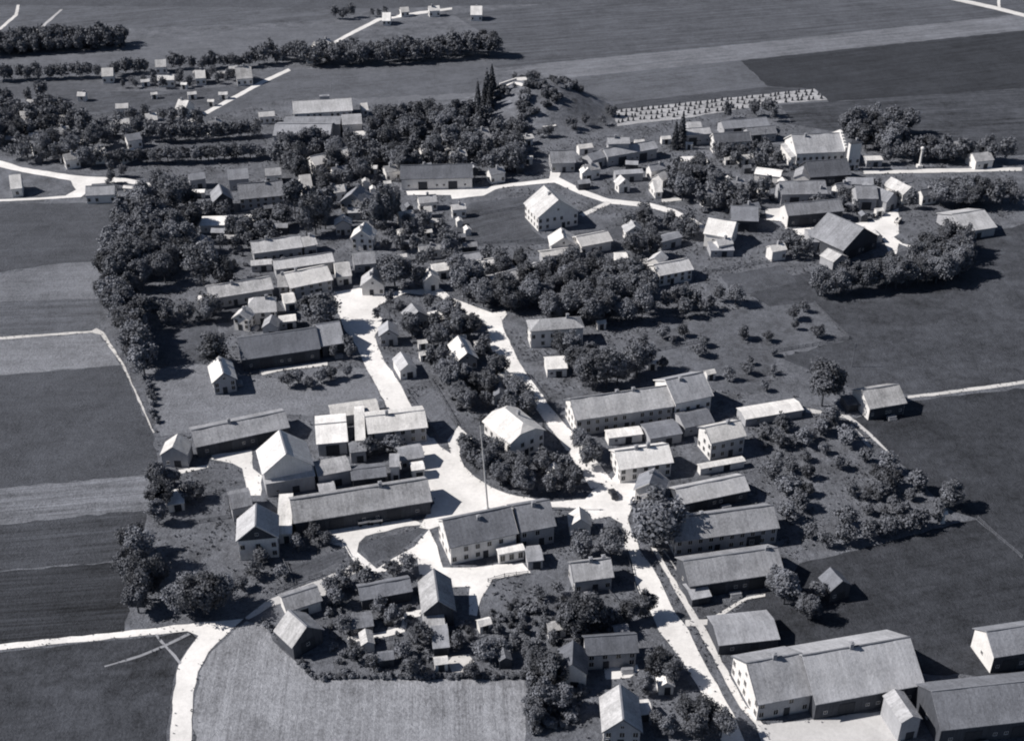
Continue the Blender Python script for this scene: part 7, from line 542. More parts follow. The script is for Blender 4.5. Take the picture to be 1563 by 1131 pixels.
STOOKS = [ (47.8, 554.1), (49.2, 549.8), (48.5, 541.8), (50.9, 556.3), (52.6, 551.0), (50.3, 542.9), (53.1, 556.2), (55.2, 549.0), (53.0, 544.4), (55.7, 557.4), (56.7, 550.2), (55.4, 544.6), (57.9, 556.4), (59.5, 552.9), (58.8, 546.3), (60.6, 558.7), (62.0, 552.6), (60.6, 546.7), (63.6, 559.4), (64.3, 553.0), (63.9, 546.7), (65.9, 559.8), (67.2, 553.0), (66.2, 547.3), (68.8, 561.0), (69.5, 555.3), (69.1, 549.3), (70.6, 561.6), (72.8, 554.7), (71.7, 550.7), (73.3, 561.7), (74.8, 557.2), (74.5, 549.3), (76.7, 562.5), (77.7, 558.5), (76.4, 552.0), (78.8, 564.9), (80.8, 559.0), (79.3, 551.0), (81.6, 564.2), (82.3, 557.9), (81.7, 554.5), (83.9, 564.1), (85.4, 559.9), (84.4, 552.7), (86.8, 566.4), (87.7, 561.8), (86.9, 553.7), (88.9, 566.3), (91.3, 561.6), (89.8, 555.0), (92.3, 567.7), (93.7, 561.9), (91.7, 556.9), (94.6, 569.0), (95.9, 564.2), (95.5, 557.0), (96.3, 570.0), (98.5, 564.5), (98.1, 557.8), (99.8, 571.5), (100.8, 565.7), (100.7, 560.6), (102.6, 572.5), (103.5, 566.4), (103.6, 561.1), (104.3, 572.8), (106.7, 568.4), (105.3, 559.9), (107.6, 573.1), (109.6, 566.9), (107.9, 561.0), (109.6, 572.4), (112.1, 567.6), (111.7, 563.5), (112.1, 575.1), (114.9, 568.9), (114.4, 565.0), (114.7, 575.2), (117.4, 569.7), (116.3, 565.7), (118.3, 575.0), (120.4, 571.0), (118.8, 565.6), (120.1, 576.7), (123.2, 571.5), (121.7, 567.1), (124.0, 577.5), (125.5, 572.7), (126.2, 578.0), (127.6, 573.8), (128.1, 580.2), (130.4, 574.8), (129.8, 569.6), (131.8, 580.9), (132.7, 576.4), (133.3, 571.7), (133.4, 582.1), (136.5, 576.1), (136.0, 571.9), (136.8, 580.8), (139.3, 577.4), (137.8, 572.4), (138.6, 583.6), (141.4, 579.2), (141.3, 572.7), (141.7, 583.4), (143.7, 579.7), (143.5, 573.5), (145.1, 583.6), (147.4, 579.8), (147.6, 574.4)]
SHEDS = [
 (-179.8, 503.8, -0.09, 3, 'small garden shed in the plots of the upper left hamlet', 'sheds of the upper left hamlet'),
 (-210.1, 525.2, 0.23, 3, 'small garden shed in the plots of the upper left hamlet', 'sheds of the upper left hamlet'),
 (-188.9, 504.7, -0.05, 2, 'small garden shed in the plots of the upper left hamlet', 'sheds of the upper left hamlet'),
 (-167.6, 525.7, 0.17, 1, 'small garden shed in the plots of the upper left hamlet', 'sheds of the upper left hamlet'),
 (-189.3, 494.8, 0.18, 0, 'small garden shed in the plots of the upper left hamlet', 'sheds of the upper left hamlet'),
 (-225.3, 563.8, -0.17, 1, 'small garden shed in the plots of the upper left hamlet', 'sheds of the upper left hamlet'),
 (-187.3, 512.0, 0.29, 1, 'small garden shed in the plots of the upper left hamlet', 'sheds of the upper left hamlet'),
 (-224.7, 549.2, 0.38, 3, 'small garden shed in the plots of the upper left hamlet', 'sheds of the upper left hamlet'),
 (-178.4, 525.4, -0.11, 2, 'small garden shed in the plots of the upper left hamlet', 'sheds of the upper left hamlet'),
 (-204.3, 543.7, 0.37, 0, 'small garden shed in the plots of the upper left hamlet', 'sheds of the upper left hamlet'),
 (-202.6, 533.6, 0.15, 1, 'small garden shed in the plots of the upper left hamlet', 'sheds of the upper left hamlet'),
 (-217.8, 515.2, -0.14, 2, 'small garden shed in the plots of the upper left hamlet', 'sheds of the upper left hamlet'),
 (-195.9, 507.2, 0.2, 1, 'small garden shed in the plots of the upper left hamlet', 'sheds of the upper left hamlet'),
 (-240.3, 571.5, 0.22, 3, 'small garden shed in the plots of the upper left hamlet', 'sheds of the upper left hamlet'),
 (-226.7, 541.4, 0.35, 1, 'small garden shed in the plots of the upper left hamlet', 'sheds of the upper left hamlet'),
 (-199.5, 494.1, 1.82, 3, 'small garden shed in the plots of the upper left hamlet', 'sheds of the upper left hamlet'),
 (-157.4, 607.1, -0.03, 0, 'small pale shed around the far hamlet houses', 'sheds of the far hamlet'),
 (-137.6, 574.6, 0.11, 1, 'small pale shed around the far hamlet houses', 'sheds of the far hamlet'),
 (-159.5, 589.2, -0.13, 0, 'small pale shed around the far hamlet houses', 'sheds of the far hamlet'),
 (-179.5, 593.3, 0.3, 1, 'small pale shed around the far hamlet houses', 'sheds of the far hamlet'),
 (-141.4, 564.8, -0.03, 0, 'small pale shed around the far hamlet houses', 'sheds of the far hamlet'),
 (-144.2, 605.5, 0.1, 1, 'small pale shed around the far hamlet houses', 'sheds of the far hamlet'),
 (-170.7, 574.9, 0.32, 0, 'small pale shed around the far hamlet houses', 'sheds of the far hamlet'),
 (-140.3, 613.6, 0.19, 1, 'small pale shed around the far hamlet houses', 'sheds of the far hamlet'),
 (-152.6, 574.9, 0.3, 1, 'small pale shed around the far hamlet houses', 'sheds of the far hamlet'),
 (-70.8, 502.8, 0.35, 3, 'small shed among the upper village gardens', 'sheds of the upper village'),
 (-94.3, 495.5, 1.87, 3, 'small shed among the upper village gardens', 'sheds of the upper village'),
 (-16.0, 482.8, 1.79, 2, 'small shed among the upper village gardens', 'sheds of the upper village'),
 (-27.2, 503.5, 0.15, 0, 'small shed among the upper village gardens', 'sheds of the upper village'),
 (-64.2, 509.9, 0.23, 0, 'small shed among the upper village gardens', 'sheds of the upper village'),
 (6.6, 493.6, -0.0, 1, 'small shed among the upper village gardens', 'sheds of the upper village'),
 (-78.6, 504.2, 1.87, 1, 'small shed among the upper village gardens', 'sheds of the upper village'),
 (-33.4, 515.4, 0.21, 4, 'small shed among the upper village gardens', 'sheds of the upper village'),
 (-50.3, 467.5, 0.18, 0, 'small shed among the upper village gardens', 'sheds of the upper village'),
 (-55.3, 497.0, 1.86, 1, 'small shed among the upper village gardens', 'sheds of the upper village'),
 (-54.8, 516.3, 0.35, 2, 'small shed among the upper village gardens', 'sheds of the upper village'),
 (-55.6, 461.7, 1.74, 0, 'small shed among the upper village gardens', 'sheds of the upper village'),
 (-59.0, 468.2, 1.76, 1, 'small shed among the upper village gardens', 'sheds of the upper village'),
 (-65.0, 484.5, 0.19, 0, 'small shed among the upper village gardens', 'sheds of the upper village'),
 (-57.7, 483.4, -0.15, 1, 'small shed among the upper village gardens', 'sheds of the upper village'),
 (-18.9, 505.4, 0.29, 3, 'small shed among the upper village gardens', 'sheds of the upper village'),
 (-43.1, 486.0, 0.22, 1, 'small shed among the upper village gardens', 'sheds of the upper village'),
 (-88.8, 502.5, 0.32, 2, 'small shed among the upper village gardens', 'sheds of the upper village'),
 (-76.7, 453.7, 0.23, 2, 'small shed among the upper village gardens', 'sheds of the upper village'),
 (1.2, 499.1, 1.77, 1, 'small shed among the upper village gardens', 'sheds of the upper village'),
 (-78.9, 496.8, -0.06, 3, 'small shed among the upper village gardens', 'sheds of the upper village'),
 (3.0, 483.6, 0.27, 3, 'small shed among the upper village gardens', 'sheds of the upper village'),
 (-99.5, 506.9, -0.17, 2, 'small shed among the upper village gardens', 'sheds of the upper village'),
 (-37.0, 507.4, 0.2, 1, 'small shed among the upper village gardens', 'sheds of the upper village'),
 (-39.2, 411.6, 0.14, 3, 'small shed in the middle gardens', 'sheds of the middle gardens'),
 (-31.3, 421.5, 0.29, 0, 'small shed in the middle gardens', 'sheds of the middle gardens'),
 (-18.9, 417.2, 0.17, 3, 'small shed in the middle gardens', 'sheds of the middle gardens'),
 (-16.7, 423.9, 1.88, 0, 'small shed in the middle gardens', 'sheds of the middle gardens'),
 (-39.9, 444.3, 1.87, 3, 'small shed in the middle gardens', 'sheds of the middle gardens'),
 (-20.0, 431.4, 1.78, 0, 'small shed in the middle gardens', 'sheds of the middle gardens'),
 (-28.7, 430.7, -0.11, 1, 'small shed in the middle gardens', 'sheds of the middle gardens'),
 (-39.2, 401.0, 0.24, 0, 'small shed in the middle gardens', 'sheds of the middle gardens'),
 (-15.4, 409.2, 0.17, 2, 'small shed in the middle gardens', 'sheds of the middle gardens'),
 (111.0, 504.1, 1.78, 1, 'small shed between the upper road and the right farms', 'sheds of the upper road'),
 (99.4, 459.3, 0.25, 1, 'small shed between the upper road and the right farms', 'sheds of the upper road'),
 (67.1, 516.7, 0.17, 1, 'small shed between the upper road and the right farms', 'sheds of the upper road'),
 (90.6, 492.9, 0.35, 0, 'small shed between the upper road and the right farms', 'sheds of the upper road'),
 (82.3, 465.6, -0.02, 2, 'small shed between the upper road and the right farms', 'sheds of the upper road'),
 (28.7, 467.1, 0.27, 2, 'small shed between the upper road and the right farms', 'sheds of the upper road'),
 (88.1, 471.6, 1.84, 0, 'small shed between the upper road and the right farms', 'sheds of the upper road'),
 (98.2, 493.3, 0.19, 4, 'small shed between the upper road and the right farms', 'sheds of the upper road'),
 (97.2, 483.5, 0.28, 3, 'small shed between the upper road and the right farms', 'sheds of the upper road'),
 (49.9, 487.1, -0.11, 2, 'small shed between the upper road and the right farms', 'sheds of the upper road'),
 (45.2, 509.2, 0.19, 2, 'small shed between the upper road and the right farms', 'sheds of the upper road'),
 (55.2, 512.3, 0.15, 1, 'small shed between the upper road and the right farms', 'sheds of the upper road'),
 (49.3, 516.7, -0.11, 0, 'small shed between the upper road and the right farms', 'sheds of the upper road'),
 (109.5, 465.7, 1.74, 4, 'small shed between the upper road and the right farms', 'sheds of the upper road'),
 (67.0, 462.8, 0.13, 3, 'small shed between the upper road and the right farms', 'sheds of the upper road'),
 (81.3, 481.3, 0.21, 3, 'small shed between the upper road and the right farms', 'sheds of the upper road'),
 (76.7, 510.2, -0.18, 0, 'small shed between the upper road and the right farms', 'sheds of the upper road'),
 (31.2, 505.2, 0.29, 4, 'small shed between the upper road and the right farms', 'sheds of the upper road'),
 (130.3, 424.0, 0.37, 0, 'small shed around the right farm yards', 'sheds of the right farm yards'),
 (141.3, 440.9, 0.19, 0, 'small shed around the right farm yards', 'sheds of the right farm yards'),
 (120.8, 446.6, 0.3, 3, 'small shed around the right farm yards', 'sheds of the right farm yards'),
 (111.5, 443.8, 0.24, 3, 'small shed around the right farm yards', 'sheds of the right farm yards'),
 (127.5, 449.0, 0.22, 1, 'small shed around the right farm yards', 'sheds of the right farm yards'),
 (134.8, 418.5, 1.75, 1, 'small shed around the right farm yards', 'sheds of the right farm yards'),
 (125.2, 429.6, 1.72, 0, 'small shed around the right farm yards', 'sheds of the right farm yards'),
 (134.1, 436.3, 1.71, 3, 'small shed around the right farm yards', 'sheds of the right farm yards'),
 (-101.6, 393.4, -0.18, 0, 'small shed in the left cluster gardens', 'sheds of the left cluster'),
 (-123.4, 445.0, 0.27, 0, 'small shed in the left cluster gardens', 'sheds of the left cluster'),
 (-124.4, 423.1, 0.16, 0, 'small shed in the left cluster gardens', 'sheds of the left cluster'),
 (-108.9, 421.1, -0.06, 2, 'small shed in the left cluster gardens', 'sheds of the left cluster'),
 (-87.5, 436.0, 0.23, 0, 'small shed in the left cluster gardens', 'sheds of the left cluster'),
 (-128.2, 436.0, 0.26, 3, 'small shed in the left cluster gardens', 'sheds of the left cluster'),
 (-103.6, 416.3, -0.08, 1, 'small shed in the left cluster gardens', 'sheds of the left cluster'),
 (-94.2, 442.9, 0.32, 3, 'small shed in the left cluster gardens', 'sheds of the left cluster'),
 (-86.4, 425.5, -0.01, 2, 'small shed in the left cluster gardens', 'sheds of the left cluster'),
 (-2.0, 319.8, -0.05, 1, 'small shed in the gardens between the two streets', 'sheds between the two streets'),
 (-20.4, 349.5, 0.27, 0, 'small shed in the gardens between the two streets', 'sheds between the two streets'),
 (-16.7, 342.4, 0.22, 1, 'small shed in the gardens between the two streets', 'sheds between the two streets'),
 (-27.4, 332.9, 0.32, 0, 'small shed in the gardens between the two streets', 'sheds between the two streets'),
 (-28.3, 340.0, 0.21, 0, 'small shed in the gardens between the two streets', 'sheds between the two streets'),
 (-9.7, 339.4, 0.36, 1, 'small shed in the gardens between the two streets', 'sheds between the two streets'),
 (-27.9, 201.8, 0.19, 3, 'small shed in the lower garden plots', 'sheds of the lower plots'),
 (-6.4, 212.7, 0.37, 0, 'small shed in the lower garden plots', 'sheds of the lower plots'),
 (10.0, 211.4, 0.21, 1, 'small shed in the lower garden plots', 'sheds of the lower plots'),
 (16.9, 216.4, -0.01, 3, 'small shed in the lower garden plots', 'sheds of the lower plots'),
 (-15.7, 200.5, 0.17, 0, 'small shed in the lower garden plots', 'sheds of the lower plots'),
 (24.6, 210.3, 0.22, 3, 'small shed in the lower garden plots', 'sheds of the lower plots'),
 (-32.7, 207.3, 1.81, 1, 'small shed in the lower garden plots', 'sheds of the lower plots'),
 (-1.7, 201.9, 1.74, 3, 'small shed in the lower garden plots', 'sheds of the lower plots'),
 (28.9, 352.6, 0.21, 0, 'small shed on the rough orchard meadow', 'sheds on the rough meadow'),
 (43.3, 327.7, -0.09, 0, 'small shed on the rough orchard meadow', 'sheds on the rough meadow'),
 (60.0, 321.7, 0.36, 0, 'small shed on the rough orchard meadow', 'sheds on the rough meadow')]
PILES = [
 (80.13, 187.9, 0.227),
 (97.08, 178.33, 0.139),
 (52.98, 224.0, 0.208),
 (55.67, 257.62, 0.315),
 (18.32, 224.07, 0.189),
 (25.39, 199.48, 0.091),
 (-45.9, 213.62, 2.307),
 (-47.98, 215.87, 0.463),
 (-53.46, 273.33, 1.886),
 (-82.22, 318.09, 1.898),
 (-54.17, 334.32, 0.322),
 (4.12, 293.71, 2.171),
 (38.54, 294.63, 0.251),
 (39.41, 269.76, 0.231),
 (40.37, 258.95, 1.272),
 (109.64, 299.53, 0.275),
 (-71.61, 404.89, 0.413),
 (-66.08, 374.47, 0.434),
 (-83.34, 351.8, 1.325),
 (-1.34, 377.56, 0.573),
 (-49.12, 413.35, 1.481),
 (27.38, 405.47, 0.404)]
FENCES = [
 ('weathered wooden fence around the orchard meadow', [(83.54, 337.63), (95.44, 341.31), (108.16, 345.88), (104.81, 357.5), (101.85, 369.24)]),
 ('thin wire fence line across the right meadow', [(119.83, 253.26), (122.26, 246.36), (125.87, 237.72)]),
 ('wooden fence in front of the white central villa garden', [(3.77, 331.24), (9.92, 333.22), (16.15, 336.02)]),
 ('board fence along the inn yard garden', [(-5.76, 228.99), (-1.82, 230.9), (3.9, 231.86)]),
 ('garden fence beside the avenue carriageway', [(28.58, 238.22), (29.5, 226.18), (31.68, 216.01)]),
 ('slatted fence beside the left street garden', [(-32.12, 315.28), (-27.05, 303.5), (-21.02, 290.05)]),
 ('wooden fence through the garden between the streets', [(-25.21, 321.6), (-21.34, 311.64), (-15.68, 295.99)]),
 ('fence of the plot beside the link road', [(-56.11, 236.23), (-52.63, 228.05), (-56.39, 225.02)]),
 ('fence along the street below the villa', [(4.71, 323.88), (10.36, 309.13), (13.08, 302.81)]),
 ('weathered plot fence beside the link road', [(-53.15, 240.22), (-42.99, 243.78), (-40.39, 238.22)]),
 ('weathered plot fence below the tall farmhouse', [(-51.91, 228.52), (-45.98, 231.38)]),
 ('weathered plot fence around the left farm garden', [(-83.12, 262.11), (-75.91, 264.96), (-72.88, 253.8), (-82.42, 251.11)]),
 ('weathered plot fence below the inn yard', [(-12.07, 207.46), (-3.24, 212.76), (2.73, 206.43)]),
 ('weathered plot fence behind the garden house', [(13.85, 226.18), (23.16, 225.02), (26.53, 218.22)]),
 ('weathered plot fence in the lower left plots', [(-35.77, 207.46), (-27.05, 209.56), (-24.56, 200.33)]),
 ('weathered plot fence beside the hipped villa', [(11.84, 328.5), (24.24, 333.22)]),
 ('weathered plot fence in the garden between the streets', [(-19.18, 344.63), (-12.61, 334.42), (-16.5, 328.5)]),
 ('weathered plot fence in the middle gardens', [(-33.91, 411.45), (-22.11, 415.85), (-19.14, 400.76)]),
 ('weathered plot fence along the top of the green', [(-15.53, 440.2), (4.73, 447.56)]),
 ('weathered plot fence along the bottom of the green', [(-19.63, 414.19), (11.77, 418.08)]),
 ('weathered plot fence below the factory', [(-61.94, 500.58), (-48.42, 506.58)]),
 ('weathered plot fence below the many windowed house', [(-106.45, 440.2), (-92.09, 445.08)]),
 ('weathered plot fence under the left tree belt', [(-115.07, 350.98), (-102.97, 354.0)]),
 ('weathered plot fence above the orchard meadow', [(64.12, 390.48), (81.19, 396.6), (93.58, 400.76)]),
 ('weathered plot fence across the rough meadow', [(36.61, 334.42), (62.58, 344.63)]),
 ('weathered plot fence at the orchard top', [(64.09, 299.37), (71.67, 299.37)]),
 ('weathered plot fence beside the big lone farmhouse', [(25.42, 452.58), (35.17, 443.24)]),
 ('weathered plot fence below the upper road', [(39.39, 431.25), (56.49, 428.33)]),
 ('weathered plot fence beside the massive white barn', [(86.16, 428.33), (91.45, 415.85)]),
 ('weathered plot fence in the far garden plots', [(-196.22, 548.58), (-176.95, 555.55)]),
 ('weathered plot fence beside the far left trees', [(-217.3, 548.58), (-203.29, 552.05)]),
 ('weathered plot fence below the far hamlet', [(-172.76, 575.47), (-152.46, 583.01)]),
 ('weathered plot fence at the light field edge', [(-32.5, 204.37), (-30.46, 198.35)])]
POLES = [
 (-93.3, 458.98),
 (-124.73, 447.56),
 (109.48, 511.92),
 (87.48, 465.52),
 (37.76, 376.76),
 (-39.42, 350.98),
 (104.95, 328.5)]
MAYPOLE = (-6.22, 257.08, -1.69, 26.69)
SHRINE = (110.16, 251.91)
COLUMN = (170.54, 488.91)
CAR = (26.73, 262.96)
CARTS = [
 (-37.81, 251.11),
 (-34.85, 251.65),
 (147.04, 434.2)]
UPL = ['wooden utility pole beside the many windowed house', 'wooden utility pole inside the left tree belt', 'wooden utility pole in the right farm court garden', 'wooden utility pole beside the upper road thicket', 'wooden utility pole in the garden wood', 'wooden utility pole on the left street bend', 'wooden utility pole at the edge of the right meadow']
CTL = ['pale farm cart in front of the long plaza barn, nearer the farm', 'pale farm cart in front of the long plaza barn, nearer the plaza', 'pale farm cart standing in the right farm yard']
# ------------------------------------------------------------------ helpers
R = random.Random(11); NR = np.random.default_rng(5)
def lin(t): c = t / 255.0; return ((c + .055) / 1.055) ** 2.4 if c > .04 else c / 12.92
def tint(v):
    k = min(1, v / .55); return (v * (.88 + .14 * k), v * (.955 + .045 * k), v * (1.15 - .17 * k), 1)
def tag(o, label=None, cat=None, group=None, kind=None):
    if label: o['label'] = label
    if cat: o['category'] = cat
    if group: o['group'] = group
    if kind: o['kind'] = kind
    return o
def mobj(name, mesh, parent=None, loc=None, rz=0.0):
    o = bpy.data.objects.new(name, mesh); col.objects.link(o)
    if parent: o.parent = parent
    if loc is not None: o.location = loc
    if rz: o.rotation_euler = (0, 0, rz)
    return o
def empty(name, loc, rz=0.0):
    o = bpy.data.objects.new(name, None); col.objects.link(o); o.location = loc; o.rotation_euler = (0, 0, rz); o.empty_display_size = .5
    return o
def mesh(name, v, f, mat, smooth=False):
    m = bpy.data.meshes.new(name); m.from_pydata(v, [], f); m.materials.append(mat)
    if smooth: m.polygons.foreach_set('use_smooth', [True] * len(m.polygons))
    m.update(); return m
def boxes(lst):
    V, F = [], []
    for (x0, x1, y0, y1, z0, z1) in lst:
        b = len(V); V += [(x0,y0,z0),(x1,y0,z0),(x1,y1,z0),(x0,y1,z0),(x0,y0,z1),(x1,y0,z1),(x1,y1,z1),(x0,y1,z1)]
        F += [tuple(b+i for i in q) for q in ((3,2,1,0),(4,5,6,7),(0,1,5,4),(1,2,6,5),(2,3,7,6),(3,0,4,7))]
    return V, F
def quads_mesh(name, C, U, W, mat):
    n = len(C); V = np.empty((n, 4, 3), np.float32)
    V[:,0] = C - U - W; V[:,1] = C + U - W; V[:,2] = C + U + W; V[:,3] = C - U + W
    m = bpy.data.meshes.new(name); m.vertices.add(n*4); m.vertices.foreach_set('co', V.ravel())
    m.loops.add(n*4); m.loops.foreach_set('vertex_index', np.arange(n*4, dtype=np.int32))
    m.polygons.add(n); m.polygons.foreach_set('loop_start', np.arange(0, n*4, 4, dtype=np.int32))
    m.materials.append(mat); m.update(calc_edges=True); m.validate(); return m
# ------------------------------------------------------------------ materials
class N:
    def __init__(s, name):
        s.m = bpy.data.materials.new(name); s.m.use_nodes = True; s.t = s.m.node_tree; s.b = s.t.nodes['Principled BSDF']
        s.b.inputs['Roughness'].default_value = .9; s.b.inputs['Specular IOR Level'].default_value = .15
    def n(s, ty, **k):
        d = s.t.nodes.new(ty)
        for a, v in k.items():
            if a.startswith('i_'): d.inputs[a[2:].replace('_', ' ')].default_value = v
            else: setattr(d, a, v)
        return d
    def l(s, a, b): s.t.links.new(a, b)
    def math(s, op, a, b=None):
        d = s.n('ShaderNodeMath', operation=op)
        for i, v in enumerate((a, b)):
            if v is None: continue
            if isinstance(v, (int, float)): d.inputs[i].default_value = v
            else: s.l(v, d.inputs[i])
        return d.outputs[0]
    def coord(s, scale=(1,1,1), rz=0.0, src='Object'):
        c = s.n('ShaderNodeTexCoord'); mp = s.n('ShaderNodeMapping'); s.l(c.outputs[src], mp.inputs[0])
        mp.inputs['Rotation'].default_value = (0, 0, -rz); mp.inputs['Scale'].default_value = scale
        if rz:                      # rotate first, then stretch
            mp.inputs['Scale'].default_value = (1,1,1); m2 = s.n('ShaderNodeMapping'); s.l(mp.outputs[0], m2.inputs[0]); m2.inputs['Scale'].default_value = scale
            return m2.outputs[0]
        return mp.outputs[0]
    def noise(s, vec, scale, detail=4, rough=.6, lo=.3, hi=.7):
        d = s.n('ShaderNodeTexNoise'); d.inputs['Scale'].default_value = scale; d.inputs['Detail'].default_value = detail; d.inputs['Roughness'].default_value = rough
        s.l(vec, d.inputs['Vector']); r = s.n('ShaderNodeMapRange'); s.l(d.outputs[0], r.inputs[0])
        r.inputs[1].default_value = lo; r.inputs[2].default_value = hi; r.inputs[3].default_value = -1; r.inputs[4].default_value = 1
        return r.outputs[0]
    def shade(s, v, terms, vmin=.25):
        # colour = tint(v) * (1 + sum of amplitude * noise)
        acc = 1.0
        for amp, o in terms:
            acc = s.math('ADD', s.math('MULTIPLY', o, amp), acc)
        acc = s.math('MAXIMUM', acc, vmin)
        c = s.n('ShaderNodeMix', data_type='RGBA', blend_type='MULTIPLY'); c.inputs[0].default_value = 1.0
        c.inputs[6].default_value = tint(v)
        cc = s.n('ShaderNodeCombineColor'); [s.l(acc, cc.inputs[i]) for i in range(3)]
        s.l(cc.outputs[0], c.inputs[7]); s.l(c.outputs[2], s.b.inputs['Base Color'])
    def bump(s, h, strength=.4, dist=.3):
        d = s.n('ShaderNodeBump'); d.inputs['Strength'].default_value = strength; d.inputs['Distance'].default_value = dist
        s.l(h, d.inputs['Height']); s.l(d.outputs[0], s.b.inputs['Normal'])
KI = 1.12          # display value -> reflectance
def ground_mat(name, t, ang=0.0, st=0.0, mott=.25, fs=1.0, fine=.22, loc=(0,0)):
    m = N(name); v = lin(t) / KI
    w = m.coord((1,1,1)); terms = []
    n1 = m.noise(w, .045 * fs, 3); n2 = m.noise(w, .35 * fs, 5, .7); n3 = m.noise(w, 1.3, 4, .75); nd = m.noise(w, .12, 4, .7)
    terms += [(mott * .6, n1), (mott * .7, n2), (fine * 1.3, n3), (mott * .5, nd)]
    if st:
        s1 = m.coord((.012, .35 * fs, 1), ang); s2 = m.coord((.05, 1.5 * fs, 1), ang)
        terms += [(st * .7, m.noise(s1, 1.0, 3)), (st * .6, m.noise(s2, 1.0, 2))]
    m.shade(v, terms); m.bump(n3, .5, .25); return m.m
def road_mat(name, a):
    m = N(name); w = m.coord()
    n1 = m.noise(w, .12, 4); n2 = m.noise(w, .9, 5, .65); n3 = m.noise(w, 5, 2)
    n4 = m.noise(w, .03, 3); m.shade(a, [(.10, n1), (.09, n2), (.06, n3), (.08, n4)]); m.bump(n3, .2, .05); return m.m
_rm = {}
def roof_mat(a):
    k = round(a, 2)
    if k in _rm: return _rm[k]
    m = N('roof_tiles'); w = m.coord(); 
    n1 = m.noise(w, .22, 5, .7); n2 = m.noise(w, 1.3, 5, .75); 
    tl = m.coord((3.2, .6, 3.0)); n3 = m.noise(tl, 1.0, 2, .6)
    oi = m.n('ShaderNodeObjectInfo'); rnd = m.math('SUBTRACT', m.math('MULTIPLY', oi.outputs['Random'], 2.0), 1.0)
    q = .75 if a > .5 else 1.0
    n5 = m.noise(m.coord((1.3, .10, .10)), 1.0, 4, .7); n6 = m.noise(w, .09, 2)
    m.shade(a, [(.14 * q, n1), (.17 * q, n2), (.14 * q, n3), (.2 * q, rnd), (.16 * q, n5), (.14 * q, n6)])
    wv = m.n('ShaderNodeTexWave'); wv.wave_type = 'BANDS'; wv.bands_direction = 'Y'; wv.inputs['Scale'].default_value = 1.1; m.l(m.coord(), wv.inputs['Vector'])
    m.bump(m.math('ADD', m.math('MULTIPLY', wv.outputs[1], .5), n2), .35, .08); _rm[k] = m.m; return m.m
def wall_mat(name, a, grain=False):
    m = N(name); w = m.coord(); n1 = m.noise(w, .5, 4); n2 = m.noise(w, 2.5, 5, .7)
    st = m.noise(m.coord((3.5, 3.5, .25)), 1.0, 3)
    m.shade(a, [(.10, n1), (.10, n2), (.22 if grain else .07, st)]); m.bump(n2 if not grain else st, .3, .04); return m.m
WALL = {'w': wall_mat('white_plaster', .68), 'g': wall_mat('grey_plaster', .36), 't': wall_mat('dark_timber', .075, True)}
def plain(name, a, rough=.8, spec=.2):
    m = N(name); w = m.coord(); m.shade(a, [(.15, m.noise(w, 1.7, 4)), (.1, m.noise(w, 9, 3))]); m.b.inputs['Roughness'].default_value = rough; m.b.inputs['Specular IOR Level'].default_value = spec; return m.m
M_FRAME = plain('window_paint', .5); M_GLASS = plain('window_glass', .012, .25, .5); M_DOOR = plain('door_wood', .05); M_BRICK = plain('chimney_brick', .3)
M_BARK = plain('bark', .07); M_POST = plain('weathered_wood', .14); M_POLE = plain('pale_pole', .5); M_STRAW = plain('stook_straw', .06); M_STONE = plain('pale_stone', .65); M_CAR = plain('dark_paint', .03, .35, .5); M_TYRE = plain('rubber', .02); M_CART = plain('cart_boards', .55); M_CAP = plain('chimney_cap', .2)
def leaf_mat(name, a, dark=.42):
    m = N(name); w = m.coord(); n1 = m.noise(w, .45, 3); n2 = m.noise(w, 3.0, 2)
    oi = m.n('ShaderNodeObjectInfo'); rnd = m.math('SUBTRACT', m.math('MULTIPLY', oi.outputs['Random'], 2.0), 1.0)
    m.shade(a, [(.25, n1), (.45, n2), (dark, rnd)], .15); m.b.inputs['Roughness'].default_value = .7
    tr = m.n('ShaderNodeBsdfTranslucent'); tr.inputs[0].default_value = tint(a * .9); mx = m.n('ShaderNodeMixShader'); mx.inputs[0].default_value = .14
    out = m.t.nodes['Material Output']; m.l(m.b.outputs[0], mx.inputs[1]); m.l(tr.outputs[0], mx.inputs[2]); m.l(mx.outputs[0], out.inputs[0]); return m.m
LEAF = {'dec': leaf_mat('broad_leaves', .165), 'orch': leaf_mat('fruit_leaves', .155), 'con': leaf_mat('conifer_needles', .09, .2), 'bush': leaf_mat('bush_leaves', .175), 'pop': leaf_mat('tall_leaves', .14)}
# ------------------------------------------------------------------ the land
def sheet(name, pts, z, mat, step, jit):
    out = []
    for i in range(len(pts)):
        a = Vector(pts[i]); b = Vector(pts[(i+1) % len(pts)]); d = (b - a).length; n = max(1, int(d / step))
        for k in range(n):
            p = a.lerp(b, k / n)
            if k: p += Vector((R.uniform(-jit, jit), R.uniform(-jit, jit)))
            out.append(p)
    n = len(out); r = delaunay_2d_cdt(out, [], [list(range(n))], 1, 1e-4)
    m = mesh(name, [(v.x, v.y, z) for v in r[0]], [tuple(f) for f in r[2]], mat)
    for p in m.polygons:
        if p.normal.z < 0: p.flip()
    return mobj(name, m)
_boxes = []
def level(pts):
    x0, x1 = min(p[0] for p in pts) - 1, max(p[0] for p in pts) + 1; y0, y1 = min(p[1] for p in pts) - 1, max(p[1] for p in pts) + 1
    k = 1 + max([b[4] for b in _boxes if b[0] < x1 and b[1] > x0 and b[2] < y1 and b[3] > y0], default=0)
    _boxes.append((x0, x1, y0, y1, k)); return .004 * k
gm = N('village_ground'); w = gm.coord(); g1 = gm.noise(w, .03, 3); g2 = gm.noise(w, .14, 5, .7); g3 = gm.noise(w, .8, 5, .75); g4 = gm.noise(w, 3, 2)
